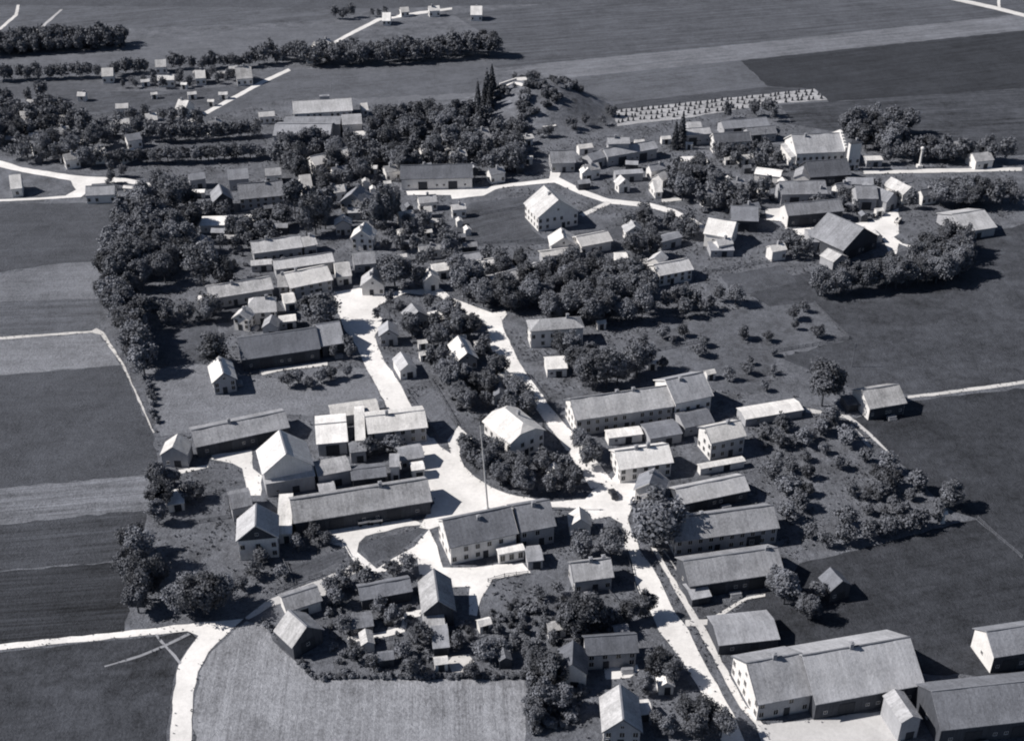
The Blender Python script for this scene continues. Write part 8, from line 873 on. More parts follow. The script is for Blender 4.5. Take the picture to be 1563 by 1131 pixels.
gm.shade(lin(108), [(.15, g1), (.4, g2), (.3, g3), (.2, g4)]); gm.bump(g3, .6, .4)
gv = [(-2500, -300, 0), (2500, -300, 0), (2500, 7000, 0), (-2500, 7000, 0)]
tag(mobj('ground', mesh('ground', gv, [(0,1,2,3)], gm.m)), 'grassy village ground', 'ground', kind='structure')
for i, (nm, pts, t, ang, st, mott, fs) in enumerate(FIELDS):
    o = sheet(nm, pts, level(pts), ground_mat(nm + '_soil', t, ang, st, mott, fs), 3.0, .55); tag(o, kind='structure')
_rd = {}
for i, (nm, lb, pts, a) in enumerate(ROADS):
    if a not in _rd: _rd[a] = road_mat('gravel', a)
    o = sheet(nm, pts, level(pts), _rd[a], 2.6, .2); tag(o, kind='structure')
hx, hy, hrx, hry, hh = HILL
def hillz(x, y):
    r2 = ((x - hx) / hrx) ** 2 + ((y - hy) / hry) ** 2
    return hh * (1 - r2) ** 1.5 if r2 < 1 else 0.0
hv, hf = [], []; NA, NRG = 48, 14
for i in range(NRG + 1):
    for k in range(NA):
        r = 1.02 * i / NRG; a = k / NA * 2 * math.pi; x = hx + hrx * r * math.cos(a); y = hy + hry * r * math.sin(a)
        hv.append((x, y, (hillz(x, y) + (R.uniform(-.25, .25) if 0 < i < NRG else 0)) if i < NRG else -.3))
for i in range(NRG):
    for k in range(NA): hf.append((i*NA+k, i*NA+(k+1)%NA, (i+1)*NA+(k+1)%NA, (i+1)*NA+k)[::-1])
tag(mobj('hill', mesh('hill', hv, hf, ground_mat('hill_turf', 116, 0, 0, .5), True)), kind='structure')
# ------------------------------------------------------------------ buildings
def wframe(w, h):
    t = .09; L = [(-w/2-t, w/2+t, -.07, .02, h/2, h/2+t), (-w/2-t, w/2+t, -.13, .02, -h/2-t, -h/2), (-w/2-t, -w/2, -.07, .02, -h/2, h/2), (w/2, w/2+t, -.07, .02, -h/2, h/2), (-.035, .035, -.06, .02, -h/2, h/2)]
    V, F = boxes(L); return mesh('window', V, F, M_FRAME)
def wpane(w, h): V, F = boxes([(-w/2, w/2, -.03, .01, -h/2, h/2)]); return mesh('pane', V, F, M_GLASS)
WIN = {'n': (wframe(1.0, 1.3), wpane(1.0, 1.3)), 's': (wframe(.7, .7), wpane(.7, .7)), 'b': (wframe(1.1, 1.7), wpane(1.1, 1.7))}
def doormesh(w, h):
    V, F = boxes([(-w/2, w/2, -.05, .02, 0, h), (-w/2-.12, -w/2, -.09, .02, 0, h+.12), (w/2, w/2+.12, -.09, .02, 0, h+.12), (-w/2, w/2, -.09, .02, h, h+.12), (-.03, .03, -.08, -.05, 0, h)])
    return mesh('door', V, F, M_DOOR)
DOOR = {'d': doormesh(1.1, 2.1), 'b': doormesh(3.4, 3.2), 's': doormesh(1.6, 2.0)}
def chimney_mesh(hh, big=False):
    a = .42 if not big else 2.2; b = .42 if not big else 1.0
    V, F = boxes([(-a, a, -b, b, -1.6, hh), (-a-.08, a+.08, -b-.08, b+.08, hh, hh+.14), (-a*.5, a*.5, -b*.5, b*.5, hh+.14, hh+.34)]); return mesh('chimney', V, F, M_BRICK)
CH = [chimney_mesh(.9), chimney_mesh(1.3), chimney_mesh(1.8, True)]
def roof_geo(L, D, h, s, kind, t=.2):
    a, b = L / 2, D / 2; nseg = max(2, int(L / 3)); V = []; F = []
    if kind == 'gable':
        xs = [-a + 2 * a * i / nseg for i in range(nseg + 1)]; top = []
        for i, x in enumerate(xs):
            dz = 0 if i in (0, nseg) else R.uniform(-.20, .06); V += [(x, -b, h), (x, -b * .5, h + s * .5 + dz * .7), (x, 0, h + s + dz), (x, b * .5, h + s * .5 + dz * .7), (x, b, h)]
        for i in range(nseg):
            for k in range(4): q = i * 5 + k; F.append((q, q + 5, q + 6, q + 1))
    elif kind == 'hip':
        r = max(a - b, a * .15); V = [(-a,-b,h),(a,-b,h),(a,b,h),(-a,b,h),(-r,0,h+s),(r,0,h+s)]; F = [(0,1,5,4),(1,2,5),(2,3,4,5),(3,0,4)]
    else:
        r = a - b * .42; V = [(-a,-b,h),(a,-b,h),(a,b,h),(-a,b,h),(-r,0,h+s),(r,0,h+s),(-a,-b*.42,h+s*.58),(a,-b*.42,h+s*.58),(a,b*.42,h+s*.58),(-a,b*.42,h+s*.58)]
        F = [(0,1,7,5,4,6),(2,3,9,4,5,8),(7,8,5),(9,6,4)]
    n = len(V); edges = {}
    for f in F:
        for i in range(len(f)):
            e = (f[i], f[(i+1) % len(f)]); edges[e] = 1
    V2 = [(x, y, z + t) for x, y, z in V] + V; F2 = [tuple(f) for f in F] + [tuple(n + i for i in f[::-1]) for f in F]
    for (p, q) in edges:
        if (q, p) not in edges: F2.append((q, p, p + n, q + n))
    return V2, F2
def house(s):
    L, D, h, rise, rf = s['L'], s['D'], s['h'], s['s'], s['rf']; kd = s['k']; rr = random.Random(int(abs(s['x']) * 131 + abs(s['y']) * 17))
    root = empty(s['n'], (s['x'], s['y'], 0), s['r']); tag(root, s['l'], s['c'], 'village buildings')
    ov = .55 if kd in ('house', 'farm', 'barn') else .3
    a, b = L / 2 - ov * .8, D / 2 - ov; wt = WALL[s['wt']]
    hw = h + rise * (1 - b / (D / 2)) - .02; ap = h + rise - .04
    if rf == 'hip': V = [(-a,-b,-.3),(a,-b,-.3),(a,b,-.3),(-a,b,-.3),(-a,-b,h),(a,-b,h),(a,b,h),(-a,b,h)]; F = [(0,1,5,4),(1,2,6,5),(2,3,7,6),(3,0,4,7)]
    elif rf == 'half':
        m = D / 2 * .42; zm = h + rise * .56; V = [(-a,-b,-.3),(a,-b,-.3),(a,b,-.3),(-a,b,-.3),(-a,-b,hw),(a,-b,hw),(a,b,hw),(-a,b,hw),(-a,-m,zm),(a,-m,zm),(a,m,zm),(-a,m,zm)]
        F = [(0,1,5,4),(1,2,6,10,9,5),(2,3,7,6),(3,0,4,8,11,7)]
    else:
        V = [(-a,-b,-.3),(a,-b,-.3),(a,b,-.3),(-a,b,-.3),(-a,-b,hw),(a,-b,hw),(a,b,hw),(-a,b,hw),(-a,0,ap),(a,0,ap)]
        F = [(0,1,5,4),(1,2,6,9,5),(2,3,7,6),(3,0,4,8,7)]
    wall = mobj('wall', mesh('wall', V, F, wt), root)
    gw = s.get('gw')
    if gw and gw != s['wt'] and rf == 'gable':
        z0 = h - .1 if gw == 't' else -.3
        for sx in (-1, 1):
            x0 = sx * (a + .01); x1 = sx * (a + .06)
            P_ = [(-b-.02, z0), (b+.02, z0), (b+.02, hw), (0, ap), (-b-.02, hw)]
            V = [(x0, y, z) for y, z in P_] + [(x1, y, z) for y, z in P_]; n = 5
            F = [tuple(range(5)), tuple(range(9, 4, -1))] + [(i, i + 5, (i+1) % 5 + 5, (i+1) % 5) for i in range(5)]
            g_ = mesh('gable_wall', V, F, WALL[gw]); bm = bmesh.new(); bm.from_mesh(g_); bmesh.ops.recalc_face_normals(bm, faces=bm.faces); bm.to_mesh(g_); bm.free()
            mobj('gable_wall', g_, root)
    V, F = roof_geo(L, D, h, rise, rf, .2 if kd != 'shed' else .14)
    roof = mobj('roof', mesh('roof', V, F, roof_mat(s['rt'])), root)
    if rf == 'gable' and L > 7 and kd != 'shed':
        V, F = boxes([(-L/2 + .03, L/2 - .03, -.19, .19, h + rise + .02, h + rise + .27)]); mobj('ridge_cap', mesh('ridge_cap', V, F, M_CAP if rr.random() < .6 else M_POST), roof)
    if rf == 'gable' and kd in ('house', 'farm') :
        for sx in (-1, 1):
            Vb, Fb = [], []
            for sy in (-1, 1):
                b0 = len(Vb); x0, x1 = sorted((sx * (L/2 + .005), sx * (L/2 + .06)))
                for x_ in (x0, x1): Vb += [(x_, sy * D/2, h - .12), (x_, sy * D/2, h + .24), (x_, sy * .0, h + rise + .24), (x_, sy * .0, h + rise - .12)]
                Fb += [tuple(b0 + q for q in f) for f in ((0,1,2,3),(7,6,5,4),(0,4,5,1),(1,5,6,2),(2,6,7,3),(3,7,4,0))]
            mobj('bargeboard', mesh('bargeboard', Vb, Fb, M_STONE if s['wt'] == 'w' else M_POST), roof)
    if s.get('parapet'):
        for sx in (1,):
            x0, x1 = a + .02, a + 1.0; B_ = b + .5; st = []
            for i_ in range(6):
                f0, f1 = i_ / 6, (i_ + 1) / 6; zz = hw + (ap - hw) * f1 + 1.0; st += [(x0, x1, -B_ + B_ * f0, -B_ + B_ * f1, -.3, zz), (x0, x1, B_ - B_ * f1, B_ - B_ * f0, -.3, zz)]
            V, F = boxes(st); mobj('stepped_gable', mesh('stepped_gable', V, F, WALL['w']), root)
    chs = list(s['ch'])
    if not chs and kd in ('house', 'far') and rr.random() < .7: chs = [(rr.uniform(-.25, .25), rr.choice((0, .06, -.06)))]
    for (u, v) in chs:
        zr = h + rise * (1 - abs(v) * 2); mobj('chimney', CH[2] if s.get('bigch') else CH[rr.randint(0, 1)], roof, (u * L, v * D, zr))
    def put(face, u, z, key, door=False):
        off = .075 if (gw and gw != s['wt'] and face in 'WE') else .0
        loc, rz = {'S': ((u, -b, z), 0), 'E': ((a + off, u, z), math.pi/2), 'N': ((-u, b, z), math.pi), 'W': ((-a - off, -u, z), -math.pi/2)}[face]
        if door: mobj('door', DOOR[key], root, loc, rz); return
        w_ = mobj('window', WIN[key][0], root, loc, rz); mobj('pane', WIN[key][1], w_)
    def rowof(face, z, key, gap, skip=()):
        half = (a if face in 'SN' else b) - .9
        if half < .3: return
        n = max(1, int(2 * half / gap) + 1)
        for i in range(n):
            u = 0 if n == 1 else -half + 2 * half * i / (n - 1)
            if any(abs(u - q) < 1.3 for q in skip): continue
            if rr.random() < .08: continue
            put(face, u, z, key)
    vis = 'SWE' if abs(s['r']) < .9 else 'WSN'
    if kd in ('house', 'farm'):
        du = rr.uniform(-.3, .3) * a; front = vis[0]; fl = du if front in 'SN' else du * b / a
        put(front, fl, 0, 'd', True)
        two = h >= 4.2
        for f in vis:
            sk = (fl,) if f == front else ()
            rowof(f, 1.55, 'n', 2.6, sk)
            if two: rowof(f, min(4.1, h - .9), 'n', 2.6)
        gf = 'WE' if rise > 2.2 else ''
        for f in gf:
            if rf == 'gable': put(f, 0, h + rise * .35, 's')
        if kd == 'farm': put('S', a * .55, 0, 'b', True)
    elif kd == 'barn':
        f = vis[0]; half = a if f in 'SN' else b
        if half > 2.6 and h > 3.4:
            put(f, -half * .4 if half > 5 else 0, 0, 'b', True)
            if half > 8: put(f, half * .45, 0, 'b', True)
            for u in (-.8, .0, .2, .8):
                if half > 5: put(f, u * half, 1.8, 's')
        else: put(f, 0, 0, 's', True)
        if h > 3.4: put('W', 0, 2.2, 's'); put('E', 0, 2.2, 's')
    elif kd == 'veranda':
        n = max(3, int(2 * a / 1.6))
        for i in range(n): put('S', -a + .9 + (2 * a - 1.8) * i / (n - 1), 1.55, 'b')
    elif kd == 'shed':
        f = vis[0]; half = a if f in 'SN' else b
        if h > 2.05: put(f, half * .2, 0, 'd' if half < 1.6 else 's', True)
        if half > 2.4: put(f, -half * .55, 1.5, 's')
    else:
        rowof('S', 1.6, 'n', 2.4); rowof('W', 1.6, 'n', 2.6)
    return root
for s in BUILD: house(s)
# ------------------------------------------------------------------ trees
def unit(v): return v / np.maximum(np.linalg.norm(v, axis=1, keepdims=True), 1e-6)
def leaf_cloud(kind, seed, n):
    g = np.random.default_rng(seed)
    if kind == 'con':
        z = 1 - np.sqrt(g.uniform(0.0, 1, n)) * .93; ring = np.round(z * 13) / 13; z = ring + g.normal(0, .012, n) 
        a = g.uniform(0, 2*np.pi, n); rr_ = .17 * (1.02 - z) ** .85 * np.sqrt(g.uniform(.15, 1, n)) * (1 + .22 * np.sin(a * 5 + z * 40)); 
        C = np.stack([rr_*np.cos(a), rr_*np.sin(a), z - rr_*.35], 1); out = np.stack([np.cos(a), np.sin(a), np.full(n, .5)], 1); sz = g.uniform(.012, .028, n)
    else:
        cz, rx, rz, nl, lr, s0, s1 = {'dec': (.57, .31, .36, 42, (.06, .135), .011, .023), 'orch': (.60, .38, .28, 18, (.10, .2), .022, .042), 'bush': (.42, .46, .34, 14, (.14, .26), .045, .085), 'pop': (.66, .17, .28, 20, (.05, .11), .014, .026)}[kind]
        if kind in ('dec', 'orch'):
            v_ = seed % 5; rx *= (1.0, .82, 1.12, .95, 1.05)[v_]; rz *= (1.0, 1.15, .82, 1.05, .92)[v_]; nl = int(nl * (1.0, .8, 1.2, .6, 1.4)[v_]); n = int(n * (1.0, .8, 1.0, .55, 1.1)[v_]); lr = (lr[0] * (1, 1, 1, 1.1, .85)[v_], lr[1] * (1, .9, 1, 1.15, .9)[v_])
        d = unit(g.normal(size=(nl, 3))); q = g.uniform(.35, .95, (nl, 1)); LC = d * q * np.array([rx, rx, rz]) + np.array([0, 0, cz]); LR = g.uniform(lr[0], lr[1], nl)
        pick = g.choice(nl, n * 2, p=LR**2 / (LR**2).sum()); dd = unit(g.normal(size=(n*2, 3))); el = g.uniform(.65, 1.45, (nl, 3)); C = LC[pick] + dd * LR[pick][:, None] * g.uniform(.35, 1.25, (n*2, 1)) * el[pick]
        inside = (np.linalg.norm(C[:, None, :] - LC[None], axis=2) < LR[None] * .42).any(1); C = C[~inside][:n]; dd = dd[~inside][:n]; n = len(C)
        if kind == 'bush': k = C[:, 2] > .04; C, dd = C[k], dd[k]; n = len(C)
        out = unit(.55 * dd + 1.0 * unit((C - np.array([0, 0, cz * .8])) / np.array([rx, rx, rz]))); sz = g.uniform(s0, s1, n)
    nrm = unit(out + g.normal(0, .6, (n, 3))); t = unit(np.cross(nrm, g.normal(size=(n, 3)))); bta = np.cross(nrm, t)
    return C, t * sz[:, None], bta * (sz * g.uniform(.6, 1.0, n))[:, None]
def trunk_mesh(kind, seed):
    g = random.Random(seed); V, F = [], []
    def limb(p0, p1, r0, r1, seg=3, sides=6):
        b0 = len(V); p0, p1 = Vector(p0), Vector(p1); ax = (p1 - p0).normalized(); u = ax.orthogonal().normalized(); w_ = ax.cross(u)
        for i in range(seg + 1):
            t = i / seg; c = p0.lerp(p1, t) + Vector((g.uniform(-.008, .008), g.uniform(-.008, .008), 0)) * (0 < i < seg); r = r0 + (r1 - r0) * t
            for k in range(sides): an = k / sides * 2 * math.pi; V.append(tuple(c + (u * math.cos(an) + w_ * math.sin(an)) * r))
        for i in range(seg):
            for k in range(sides): F.append((b0+i*sides+k, b0+i*sides+(k+1)%sides, b0+(i+1)*sides+(k+1)%sides, b0+(i+1)*sides+k))
    if kind == 'con': limb((0,0,-.02), (0,0,.97), .018, .003, 4); return mesh('trunk', V, F, M_BARK)
    top = {'dec': .5, 'orch': .5, 'pop': .7}[kind]; th = {'dec': .024, 'orch': .028, 'pop': .016}[kind]
    limb((0,0,-.02), (0,0,top), th, th * .5, 3); base = {'dec': .24, 'orch': .26, 'pop': .42}[kind]
    for i in range(6):
        an = i * 1.05 + g.uniform(-.3, .3); z0 = base + (top - base) * g.random(); l = {'dec': .24, 'orch': .26, 'pop': .13}[kind] * g.uniform(.7, 1.1)
        limb((0,0,z0), (l*math.cos(an), l*math.sin(an), z0 + l * g.uniform(.5, 1.1)), th*.5, th*.15, 2, 5)
    return mesh('trunk', V, F, M_BARK)
NVAR = {'dec': (10, 6500), 'orch': (6, 1700), 'con': (4, 2200), 'pop': (1, 3000), 'bush': (6, 800)}
CROWN, TRUNK = {}, {}
for k, (nv, n) in NVAR.items():
    CROWN[k] = [quads_mesh('crown', *leaf_cloud(k, 100 + i * 11 + len(k) * 30, n), LEAF[k]) for i in range(nv)]
    TRUNK[k] = [trunk_mesh(k, 900 + i) for i in range(nv)] if k != 'bush' else None
NAME = {'dec': ('broadleaf_tree', 'tree'), 'orch': ('fruit_tree', 'fruit tree'), 'con': ('conifer', 'conifer'), 'pop': ('broadleaf_tree', 'tree'), 'bush': ('bush', 'bush')}
def appar(t): return t[3] * t[4] / math.sqrt(t[1]**2 + t[2]**2 + 200**2)
rest = []
for kk in (('dec', 'pop'), ('orch',), ('con',), ('bush',)):
    lst = sorted([t for t in TREES if t[0] in kk], key=appar, reverse=True); rest += lst[300:]
    for (k, x, y, h, wf, lb, gr) in lst[:300]:
        i = R.randrange(NVAR[k][0]); z = hillz(x, y); sc = (h * wf * R.uniform(.92, 1.08), h * wf * R.uniform(.92, 1.08), h)
        if k == 'bush':
            o = mobj('bush', CROWN[k][i], None, (x, y, z - .05), R.uniform(0, 6.28)); o.scale = (sc[0], sc[1], sc[2]); tag(o, lb, 'bush', gr); continue
        root = empty(NAME[k][0], (x, y, z - .05), R.uniform(0, 6.28)); root.scale = sc; tag(root, lb, NAME[k][1], gr)
        mobj('trunk', TRUNK[k][i], root); mobj('crown', CROWN[k][i], root)
def merged(name, lst, label, cat):
    Cs, Us, Ws = [], [], []; g = np.random.default_rng(3); low = {k: [leaf_cloud(k, 700 + i, 700 if k != 'bush' else 150) for i in range(5)] for k in ('dec', 'bush')}
    for (k, x, y, h, wf, lb, gr) in lst:
        C, U, W_ = low['bush' if k == 'bush' else 'dec'][g.integers(5)]; a = g.uniform(0, 6.28); c, s_ = math.cos(a), math.sin(a); M = np.array([[c, -s_, 0], [s_, c, 0], [0, 0, 1]]); S_ = np.array([h*wf, h*wf, h])
        big = 1.9 if k != 'bush' else 1.8
        Cs.append((C * S_) @ M.T + np.array([x, y, hillz(x, y)])); Us.append((U * h * big) @ M.T); Ws.append((W_ * h * big) @ M.T)
    me = quads_mesh(name, np.concatenate(Cs), np.concatenate(Us), np.concatenate(Ws), LEAF['bush' if cat == 'bushes' else 'dec'])
    tag(mobj(name, me), label, cat, kind='stuff')
rt_ = [t for t in rest if t[0] != 'bush']; rb_ = [t for t in rest if t[0] == 'bush']
if rt_: merged('distant_trees', rt_, 'far leafy trees of the upper village and distant woods', 'trees')
if rb_: merged('distant_bushes', rb_, 'small far bushes of the gardens and the hill', 'bushes')
# low garden growth between the houses
def inside(px, py, poly):
    r = np.zeros(len(px), bool); n = len(poly)
    for i in range(n):
        x1, y1 = poly[i]; x2, y2 = poly[(i+1) % n]
        if y1 == y2: continue
        r ^= ((y1 > py) != (y2 > py)) & (px < (x2 - x1) * (py - y1) / (y2 - y1) + x1)
    return r
HP = np.array(HULL); n = 90000
px = NR.uniform(HP[:,0].min(), HP[:,0].max(), n); py = NR.uniform(HP[:,1].min(), HP[:,1].max(), n); ok = inside(px, py, HULL)
for s in BUILD:
    dx, dy = px - s['x'], py - s['y']; c, s_ = math.cos(s['r']), math.sin(s['r']); ok &= ~((np.abs(dx*c + dy*s_) < s['L']/2 + .4) & (np.abs(-dx*s_ + dy*c) < s['D']/2 + .4))
for nm, lb, pts, a in ROADS: ok &= ~inside(px, py, pts)
for f in FIELDS: ok &= ~inside(px, py, f[1])
cl = np.sin(px * .21 + np.sin(py * .17) * 2) + np.sin(py * .26 + np.sin(px * .13) * 2); ok &= (cl + NR.normal(0, .8, n)) > .2
px, py = px[ok], py[ok]; ex, ey = [], []
for nm, lb, pts, a in ROADS:
    P_ = np.array(pts); Q_ = np.roll(P_, -1, 0)
    for p_, q_ in zip(P_, Q_):
        d_ = np.linalg.norm(q_ - p_); k_ = int(d_ / .55)
        if k_ < 1 or (p_[1] + q_[1]) > 900: continue
        u_ = NR.uniform(0, 1, k_)[:, None]; nr_ = np.array([-(q_ - p_)[1], (q_ - p_)[0]]) / d_; e_ = p_ + (q_ - p_) * u_ + nr_ * NR.normal(0, .45, (k_, 1)); ex.append(e_[:, 0]); ey.append(e_[:, 1])
ex, ey = np.concatenate(ex), np.concatenate(ey); keep = NR.uniform(0, 1, len(ex)) < .45; mid = np.zeros(len(ex), int)
for nm, lb, pts, a in ROADS:
    c_ = np.array(pts); g_ = inside(ex, ey, pts); mid += g_
keep &= (mid < 2)
px = np.concatenate([px, ex[keep]]); py = np.concatenate([py, ey[keep]]); n = len(px); k = 3
C = np.repeat(np.stack([px, py, np.zeros(n)], 1), k, 0); sz0 = NR.uniform(.09, .27, n); sz0[n - int(keep.sum()):] *= .55; sz = np.repeat(sz0, k); C += NR.normal(0, .3, C.shape) * sz[:, None]; C[:, 2] = .12 + sz * NR.uniform(.3, 1.0, n * k)
nn = unit(NR.normal(0, 1, C.shape) + np.array([0, 0, .8])); t_ = unit(np.cross(nn, NR.normal(size=C.shape))); b_ = np.cross(nn, t_)
tag(mobj('garden_undergrowth', quads_mesh('garden_undergrowth', C, t_ * sz[:, None], b_ * sz[:, None] * .8, LEAF['bush'])), 'low weeds and garden plants between the houses', 'undergrowth', kind='stuff')
# ------------------------------------------------------------------ small things
def stook_mesh(seed):
    g = random.Random(seed); V, F = [], []
    for i in range(7):
        an = i / 7 * 6.283; bx, by = .55 * math.cos(an), .55 * math.sin(an); tx, ty = bx * .15, by * .15; b0 = len(V); h = 1.7 * g.uniform(.9, 1.1)
        for (x, y, z, r) in ((bx, by, 0, .3), (bx*.5, by*.5, h*.55, .17), (tx, ty, h, .3)):
            for q in range(5): a = q / 5 * 6.283; V.append((x + r*math.cos(a), y + r*math.sin(a), z))
        for lvl in range(2):
            for q in range(5): F.append((b0+lvl*5+q, b0+lvl*5+(q+1)%5, b0+lvl*5+5+(q+1)%5, b0+lvl*5+5+q))
        F.append(tuple(b0 + 10 + q for q in range(5)))
    return mesh('grain_stook', V, F, M_STRAW)
SM = [stook_mesh(i) for i in range(3)]
for (x, y) in STOOKS:
    o = mobj('grain_stook', R.choice(SM), None, (x, y, 0.02), R.uniform(0, 6)); s_ = R.uniform(.75, 1.05); o.scale = (s_, s_, s_); tag(o, 'dark grain stook standing on the pale stubble field', 'stook', 'stooks on the stubble field')
for lb, pts in FENCES:
    bx = []; V, F = [], []
    for i in range(len(pts) - 1):
        a, b = Vector(pts[i]), Vector(pts[i+1]); d = (b - a).length; u = (b - a) / d; nrm = Vector((-u.y, u.x)); k = max(1, int(d / 2.4))
        def slab(p, q, w_, z0, z1):
            b0 = len(V)
            for zz in (z0, z1):
                for e, sg in ((p, -1), (q, -1), (q, 1), (p, 1)): V.append((e.x + nrm.x*w_*sg, e.y + nrm.y*w_*sg, zz))
            F.extend([tuple(b0 + j for j in f) for f in ((3,2,1,0),(4,5,6,7),(0,1,5,4),(1,2,6,5),(2,3,7,6),(3,0,4,7))])
        for j in range(k + 1):
            c = a + u * d * j / k; slab(c - u*.07, c + u*.07, .07, -.2, 1.15 + R.uniform(-.08, .08))
        for z in (.35, .85): slab(a + u*.02, b - u*.02, .03, z, z + .14)
    tag(mobj('wooden_fence', mesh('wooden_fence', V, F, M_POST)), lb, 'fence')
def tube(name, pts, rad, mat, sides=8):
    V, F = [], []
    for (p, r) in zip(pts, rad):
        for k in range(sides): a = k / sides * 2 * math.pi; V.append((p[0] + r*math.cos(a), p[1] + r*math.sin(a), p[2]))
    for i in range(len(pts) - 1):
        for k in range(sides): F.append((i*sides+k, i*sides+(k+1)%sides, (i+1)*sides+(k+1)%sides, (i+1)*sides+k))
    F.append(tuple(range((len(pts)-1)*sides, len(pts)*sides))); return mesh(name, V, F, mat)
# maypole on the plaza
mx, my, mtx, mz = MAYPOLE
r_ = empty('maypole', (mx, my, 0)); tag(r_, 'tall pale maypole leaning slightly over the plaza behind the inn', 'maypole')
mobj('pole', tube('pole', [(0,0,-.5), (mtx*.5,0,mz*.5), (mtx,0,mz)], (.24,.19,.12), M_POLE), r_)
V, F = boxes([(-.5,.5,-.45,.45,-.1,.45)]); mobj('footing', mesh('footing', V, F, M_STONE), r_)
mobj('finial', tube('finial', [(mtx,0,mz), (mtx,0,mz+.3), (mtx,0,mz+1.1)], (.22,.3,.05), M_POST), r_)
for i, (x, y) in enumerate(POLES):
    r_ = empty('utility_pole', (x, y, 0)); tag(r_, UPL[i], 'pole'); mobj('mast', tube('mast', [(0,0,-.3), (0,0,8.5)], (.15,.1), M_POST), r_)
    V, F = boxes([(-.8,.8,-.06,.06,7.7,7.85), (-.6,.6,-.06,.06,7.0,7.12)]); mobj('crossarm', mesh('crossarm', V, F, M_POST), r_)
x, y = SHRINE; r_ = empty('wayside_shrine', (x, y, 0)); tag(r_, 'small white pillar shrine at the dark corner of the large orchard', 'shrine')
V, F = boxes([(-.7,.7,-.6,.6,-.1,.5), (-.45,.45,-.4,.4,.5,3.0)]); mobj('pillar', mesh('pillar', V, F, M_STONE), r_)
V, F = roof_geo(1.9, 1.6, 3.0, .8, 'gable', .08); mobj('roof', mesh('roof', V, F, M_STONE), r_)
V, F = boxes([(-.07,.07,-.07,.07,3.7,5.0), (-.4,.4,-.06,.06,4.4,4.54)]); mobj('cross', mesh('cross', V, F, M_STONE), r_)
x, y = COLUMN; r_ = empty('stone_column', (x, y, 0)); tag(r_, 'pale slender stone column with ball top among the dark lane trees', 'column')
V, F = boxes([(-1.1,1.1,-1.1,1.1,-.1,1.2)]); mobj('plinth', mesh('plinth', V, F, M_STONE), r_)
mobj('shaft', tube('shaft', [(0,0,1.2), (0,0,1.6), (0,0,7.4), (0,0,7.8)], (.7,.5,.4,.65), M_STONE, 10), r_)
mobj('ball', tube('ball', [(0,0,7.8), (0,0,8.0), (0,0,8.5), (0,0,9.0), (0,0,9.2)], (.2,.6,.85,.6,.15), M_STONE, 10), r_)
# dark car on the junction
x, y = CAR; r_ = empty('car', (x, y, .12), math.radians(105)); tag(r_, 'dark old saloon car on the bright road junction', 'car')
pr = [(-2.1,.45),(-2.15,.8),(-1.7,1.0),(-1.25,1.05),(-.8,1.5),(.55,1.52),(1.0,1.05),(1.9,.95),(2.15,.75),(2.1,.42)]
def carmesh():
    V, F = [], []; n = len(pr)
    for sy, k in ((-1, 0), (1, 0)):
        for (px_, pz) in pr: V.append((px_, sy * (.82 if pz < 1.1 else .62), pz))
    F = [tuple(range(n))[::-1], tuple(range(n, 2*n))] + [(i, (i+1) % n, (i+1) % n + n, i + n) for i in range(n)]
    m = mesh('body', V, F, M_CAR); bm = bmesh.new(); bm.from_mesh(m); bmesh.ops.recalc_face_normals(bm, faces=bm.faces); bm.to_mesh(m); bm.free(); return m
body = mobj('body', carmesh(), r_)
V, F = boxes([(-.65,.45,-.71,-.69,1.12,1.42)]); V2, F2 = boxes([(-.65,.45,.69,.71,1.12,1.42)])
mobj('window', mesh('window', V, F, M_GLASS), body); mobj('window', mesh('window', V2, F2, M_GLASS), body)
whl = tube('wheel', [(0,0,-.1), (0,0,.1)], (.34,.34), M_TYRE, 14); whl.polygons[0].use_smooth = False
for wx in (-1.35, 1.35):
    for wy in (-.78, .78): o = mobj('wheel', whl, r_, (wx, wy, .34)); o.rotation_euler = (math.pi/2, 0, 0)
for i, (x, y) in enumerate(CARTS):
    r_ = empty('farm_cart', (x, y, .08), (.3, .2, 1.0)[i]); tag(r_, CTL[i], 'cart')
    V, F = boxes([(-1.6,1.6,-.75,.75,.8,.92), (-1.6,1.6,-.8,-.75,.8,1.5), (-1.6,1.6,.75,.8,.8,1.5), (-1.65,-1.6,-.8,.8,.8,1.5), (1.6,1.65,-.8,.8,.8,1.5)]); mobj('bed', mesh('bed', V, F, M_CART), r_)
    V, F = boxes([(1.6,3.6,-.06,.06,.6,.72)]); mobj('drawbar', mesh('drawbar', V, F, M_POST), r_)
    for wx in (-1.1, 1.1):
        for wy in (-.86, .86): o = mobj('wheel', whl, r_, (wx, wy, .45)); o.rotation_euler = (math.pi/2, 0, 0); o.scale = (1.3, 1.3, .6)

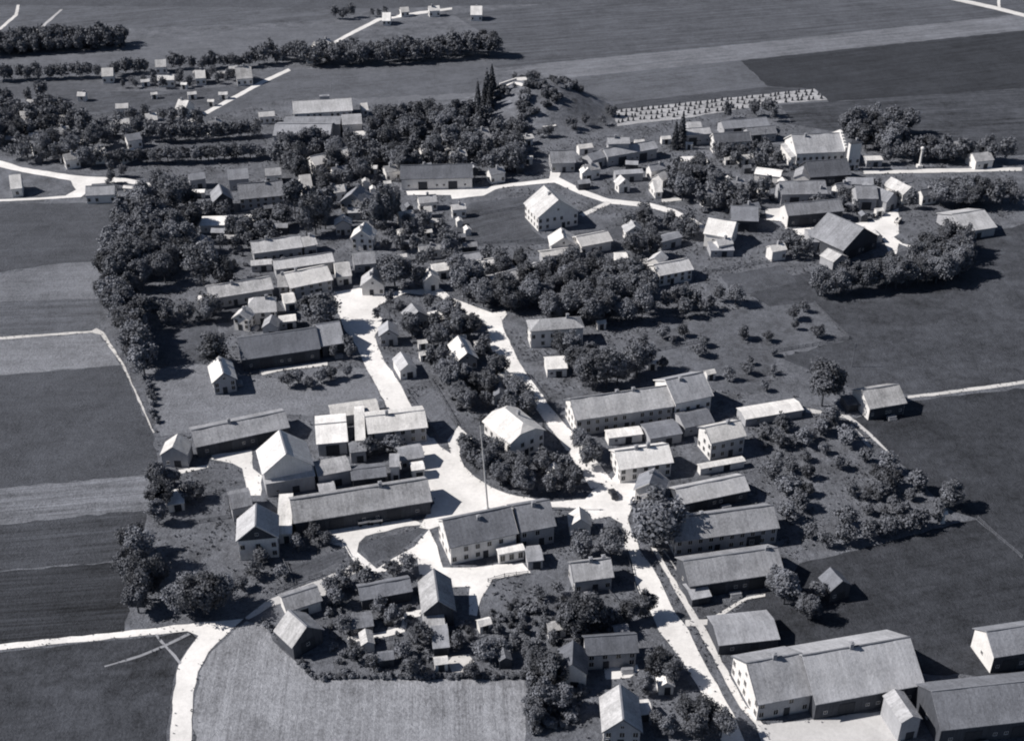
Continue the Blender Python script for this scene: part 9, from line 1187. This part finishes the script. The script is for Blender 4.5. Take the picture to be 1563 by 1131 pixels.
# pale path over the hill
def strip(name, pts, wd, mat, zf):
    V, F = [], []; pp = []
    for i in range(len(pts) - 1):
        a, b = Vector(pts[i]), Vector(pts[i+1]); k = max(1, int((b - a).length / 1.5)); pp += [a.lerp(b, j / k) for j in range(k)]
    pp.append(Vector(pts[-1]))
    for i, p in enumerate(pp):
        d = (pp[min(i+1, len(pp)-1)] - pp[max(i-1, 0)]).normalized(); nn = Vector((-d.y, d.x)) * wd * R.uniform(.85, 1.15)
        for q in (p - nn, p, p + nn): V.append((q.x, q.y, zf(q.x, q.y)))
    for i in range(len(pp) - 1):
        for j in range(2): F.append((i*3+j, i*3+j+1, i*3+4+j, i*3+3+j)[::-1])
    m = mesh(name, V, F, mat)
    for p in m.polygons:
        if p.normal.z < 0: p.flip()
    return mobj(name, m)
tag(strip('hill_path', [(hx-27,hy-26),(hx-24,hy-14),(hx-21,hy-2),(hx-11,hy+5),(hx-6,hy-3)], 1.1, road_mat('hill_gravel', .6), lambda x, y: hillz(x, y) + .32), kind='structure')
def wall_run(name, pts, wd, hgt, mat):
    V, F = [], []
    for i in range(len(pts) - 1):
        a, b = Vector(pts[i]), Vector(pts[i+1]); u = (b - a).normalized(); nn = Vector((-u.y, u.x)) * wd; b0 = len(V)
        for e in (a, b):
            zz = hillz(e.x, e.y)
            for sg in (-1, 1): q = e + nn * sg; V += [(q.x, q.y, zz - .6), (q.x, q.y, zz + hgt)]
        F += [tuple(b0 + k for k in f) for f in ((0,1,3,2),(4,6,7,5),(0,4,5,1),(2,3,7,6),(1,5,7,3),(0,2,6,4))]
    return mobj(name, mesh(name, V, F, mat))
tag(wall_run('stone_wall', [(hx-17,hy+8),(hx-9,hy+11),(hx-4,hy+6)], .35, 1.5, M_STONE), 'low white terrace wall on top of the shrubby hill', 'wall')
SH_W = {}
def small_shed(x, y, rz, L, D, h, rt, lb, gr):
    key = (L, D, h, rt)
    if key not in SH_W:
        a, b = L/2 - .2, D/2 - .2; s = D * .32; hw = h + s * .2 / (D/2) - .02; ap = h + s - .04
        V = [(-a,-b,-.2),(a,-b,-.2),(a,b,-.2),(-a,b,-.2),(-a,-b,hw),(a,-b,hw),(a,b,hw),(-a,b,hw),(-a,0,ap),(a,0,ap)]; F = [(0,1,5,4),(1,2,6,9,5),(2,3,7,6),(3,0,4,8,7)]
        SH_W[key] = (mesh('wall', V, F, WALL['w' if rt > .4 else 't']), mesh('roof', *roof_geo(L, D, h, s, 'gable', .1), roof_mat(rt)), b)
    wm, rm, b = SH_W[key]; r_ = empty('garden_shed', (x, y, 0), rz); tag(r_, lb, 'shed', gr); mobj('wall', wm, r_); mobj('roof', rm, r_); mobj('door', DOOR['d'], r_, (0, -b, 0))
for (x, y, rz, k, lb, gr) in SHEDS: small_shed(x, y, rz, *((3.2, 2.6, 2.2, .62), (4.4, 3.2, 2.3, .5), (5.4, 3.6, 2.6, .3), (3.6, 3.0, 2.4, .2), (6.5, 4.2, 2.8, .6))[k], lb, gr)
def pile_mesh(seed):
    g = random.Random(seed); V, F = [], []
    for lv in range(4):
        for k in range(7 - lv):
            y0 = (k - (6 - lv) / 2) * .3; z0 = .15 + lv * .26; r = .15 * g.uniform(.85, 1.1); L = 1.3 * g.uniform(.85, 1.1); b0 = len(V)
            for x in (-L, L):
                for q in range(6): a = q / 6 * 6.283; V.append((x, y0 + r*math.cos(a), z0 + r*math.sin(a)))
            F += [(b0+q, b0+(q+1)%6, b0+6+(q+1)%6, b0+6+q) for q in range(6)] + [tuple(b0+q for q in range(5,-1,-1)), tuple(b0+6+q for q in range(6))]
    return mesh('log_pile', V, F, M_PILE)
M_PILE = plain('cut_logs', .3); PM = [pile_mesh(i) for i in range(3)]
for (x, y, rz) in PILES: tag(mobj('log_pile', R.choice(PM), None, (x, y, 0), rz), 'stacked log pile beside a village building', 'log pile', 'log piles by the buildings')
